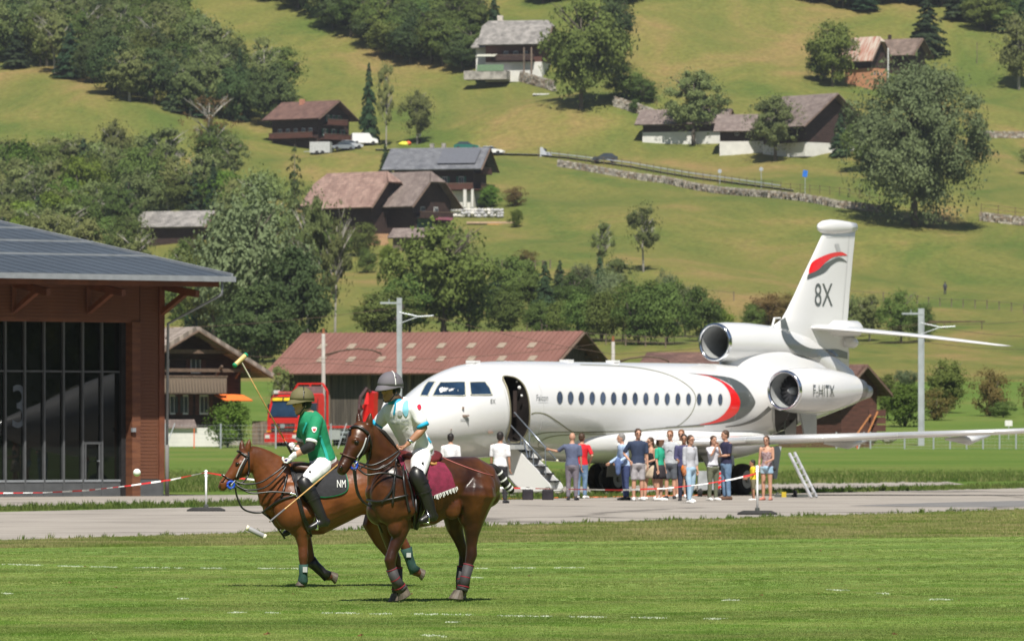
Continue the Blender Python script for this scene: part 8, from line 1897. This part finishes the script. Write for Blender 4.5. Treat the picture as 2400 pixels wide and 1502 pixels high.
person(1056, 1176, 1.72, 178, 'man in white shirt seen from behind, his lower body hidden by the dark horse', cloth('white', (.78, .78, .8)), cloth('black_trousers', (.03, .03, .035)), al='down', ar='down', hair=hair_d)
person(1172, 1180, 1.76, 165, 'man in white short sleeved shirt and black trousers walking to the airstair', cloth('white', (.78, .78, .8)), cloth('black_trousers', (.03, .03, .035)), al='down', ar='down', hair=hair_d, step=.10, skinm=m_skin_tan)
person(1341, 1173, 1.74, 172, 'bald man in gray blue polo shirt reaching towards the stair rail', cloth('slate_blue', (.10, .12, .20)), cloth('grey_trousers', (.17, .15, .18)), al='side', ar='down', hair=None, skinm=m_skin)
person(1363, 1169, 1.72, 160, 'man in red t-shirt and jeans partly behind the bald man', cloth('bright_red', (.60, .01, .02)), m_denim, al='down', ar='hip', hair=hair_b, shoe=m_shoe_w)
person(1466, 1173, 1.72, -75, 'grey haired man in pale blue shirt carrying a folded jacket', cloth('pale_blue', (.42, .55, .78)), cloth('navy_trousers', (.04, .06, .16)), al='carry', ar='fwd', sleeve='long', hair=hair_g, extra=jacket, lean=.06)
person(1495, 1174, 1.84, 10, 'tall man in navy polo and light gray shorts with hand on hip', cloth('navy_polo', (.025, .04, .085)), cloth('light_grey', (.36, .34, .36)), legs='knee', al='down', ar='hip', hair=hair_b, shades=True, shoe=m_shoe_w)
person(1526, 1172, 1.62, -50, 'woman in black top and pale skirt walking behind the woman in the hat', cloth('black', (.02, .02, .022)), cloth('beige', (.45, .36, .26)), al='hold', ar='hold', hair=hair_b, hairlen=.05, step=.16, shades=True, shoe=m_shoe_w, female=True, neckline='tank', skirt=True, extra=bag((.12, .1, .86), (.10, .07, .07), cloth('pale_bag', (.55, .5, .48))))
person(1546, 1174, 1.64, 60, 'woman in green top, black skirt and white sun hat', cloth('emerald', (.02, .36, .22)), cloth('black_skirt', (.025, .02, .025)), al='down', ar='down', hair=hair_b, hairlen=.02, hat=cloth('pale_pink_hat', (.75, .62, .60)), shoe=m_shoe_w, female=True, skirt=True)
person(1571, 1170, 1.80, -12, 'young man in gray printed t-shirt and dark gray shorts', cloth('grey_tee', (.42, .44, .47)), cloth('charcoal_shorts', (.09, .10, .12)), legs='knee', al='down', ar='down', hair=hair_r, shades=True, shoe=m_shoe_b, extra=print_)
person(1597, 1167, 1.82, -8, 'red haired man with sunglasses at the back of the group', cloth('cream_tee', (.6, .58, .52)), cloth('khaki', (.22, .18, .10)), legs='knee', al='down', ar='down', hair=hair_r, shades=True, shoe=m_shoe_w)
person(1603, 1174, 1.70, 0, 'man in navy sleeved top with an orange bag behind the woman in gray', cloth('navy_sleeve', (.06, .06, .14)), cloth('dark_navy', (.02, .025, .05)), al='hold', ar='hold', hair=hair_d, shades=True, sleeve='mid', skinm=m_skin_tan, step=.08, extra=bag((-.02, .16, .84), (.10, .08, .13), cloth('orange_bag', (.60, .17, .03))))
person(1617, 1180, 1.68, 38, 'woman in light gray sweater and pale jeans walking with a brown shoulder strap', cloth('heather_grey', (.42, .43, .47)), m_denim_l, al='down', ar='down', hair=hair_b, hairlen=.03, step=.12, sleeve='mid', shades=True, shoe=m_shoe_w, female=True, extra=bag((.2, .02, .80), (.06, .09, .10), cloth('brown_bag', (.35, .12, .04))))
person(1671, 1174, 1.66, 30, 'woman in white top and olive trousers holding her hands to her face', cloth('off_white', (.66, .66, .72)), cloth('olive_trousers', (.12, .13, .085)), al='face', ar='face', hair=hair_b, hairlen=.12, shoe=m_shoe_w, female=True, extra=belt)
person(1702, 1172, 1.80, -62, 'man in navy t-shirt and blue jeans with a hand at his chin', cloth('navy_tee', (.02, .02, .055)), m_denim, al='cross', ar='chin', hair=hair_b, shoe=m_shoe_br, skinm=m_skin)
person(1765, 1173, 1.04, -80, 'small boy in yellow t-shirt and khaki shorts', cloth('yellow', (.75, .55, .02)), cloth('khaki_kid', (.18, .16, .09)), legs='knee', al='fwd', ar='fwd', hair=hair_d, child=True, shoe=m_shoe_w, skinm=m_skin_tan)
person(1797, 1173, 1.66, -20, 'woman in patterned tank top and denim shorts beside the boy', M_('cloth_floral', (.20, .10, .11), col2=(.45, .35, .36), rough=.85, scale=22), m_denim_l, legs='short', al='hold', ar='down', hair=hair_b, hairlen=.10, shades=True, shoe=cloth('pink_sandal', (.5, .2, .15)), female=True, neckline='tank', extra=bag((-.2, -.02, .86), (.06, .05, .06), cloth('black_bag', (.03, .03, .03))))
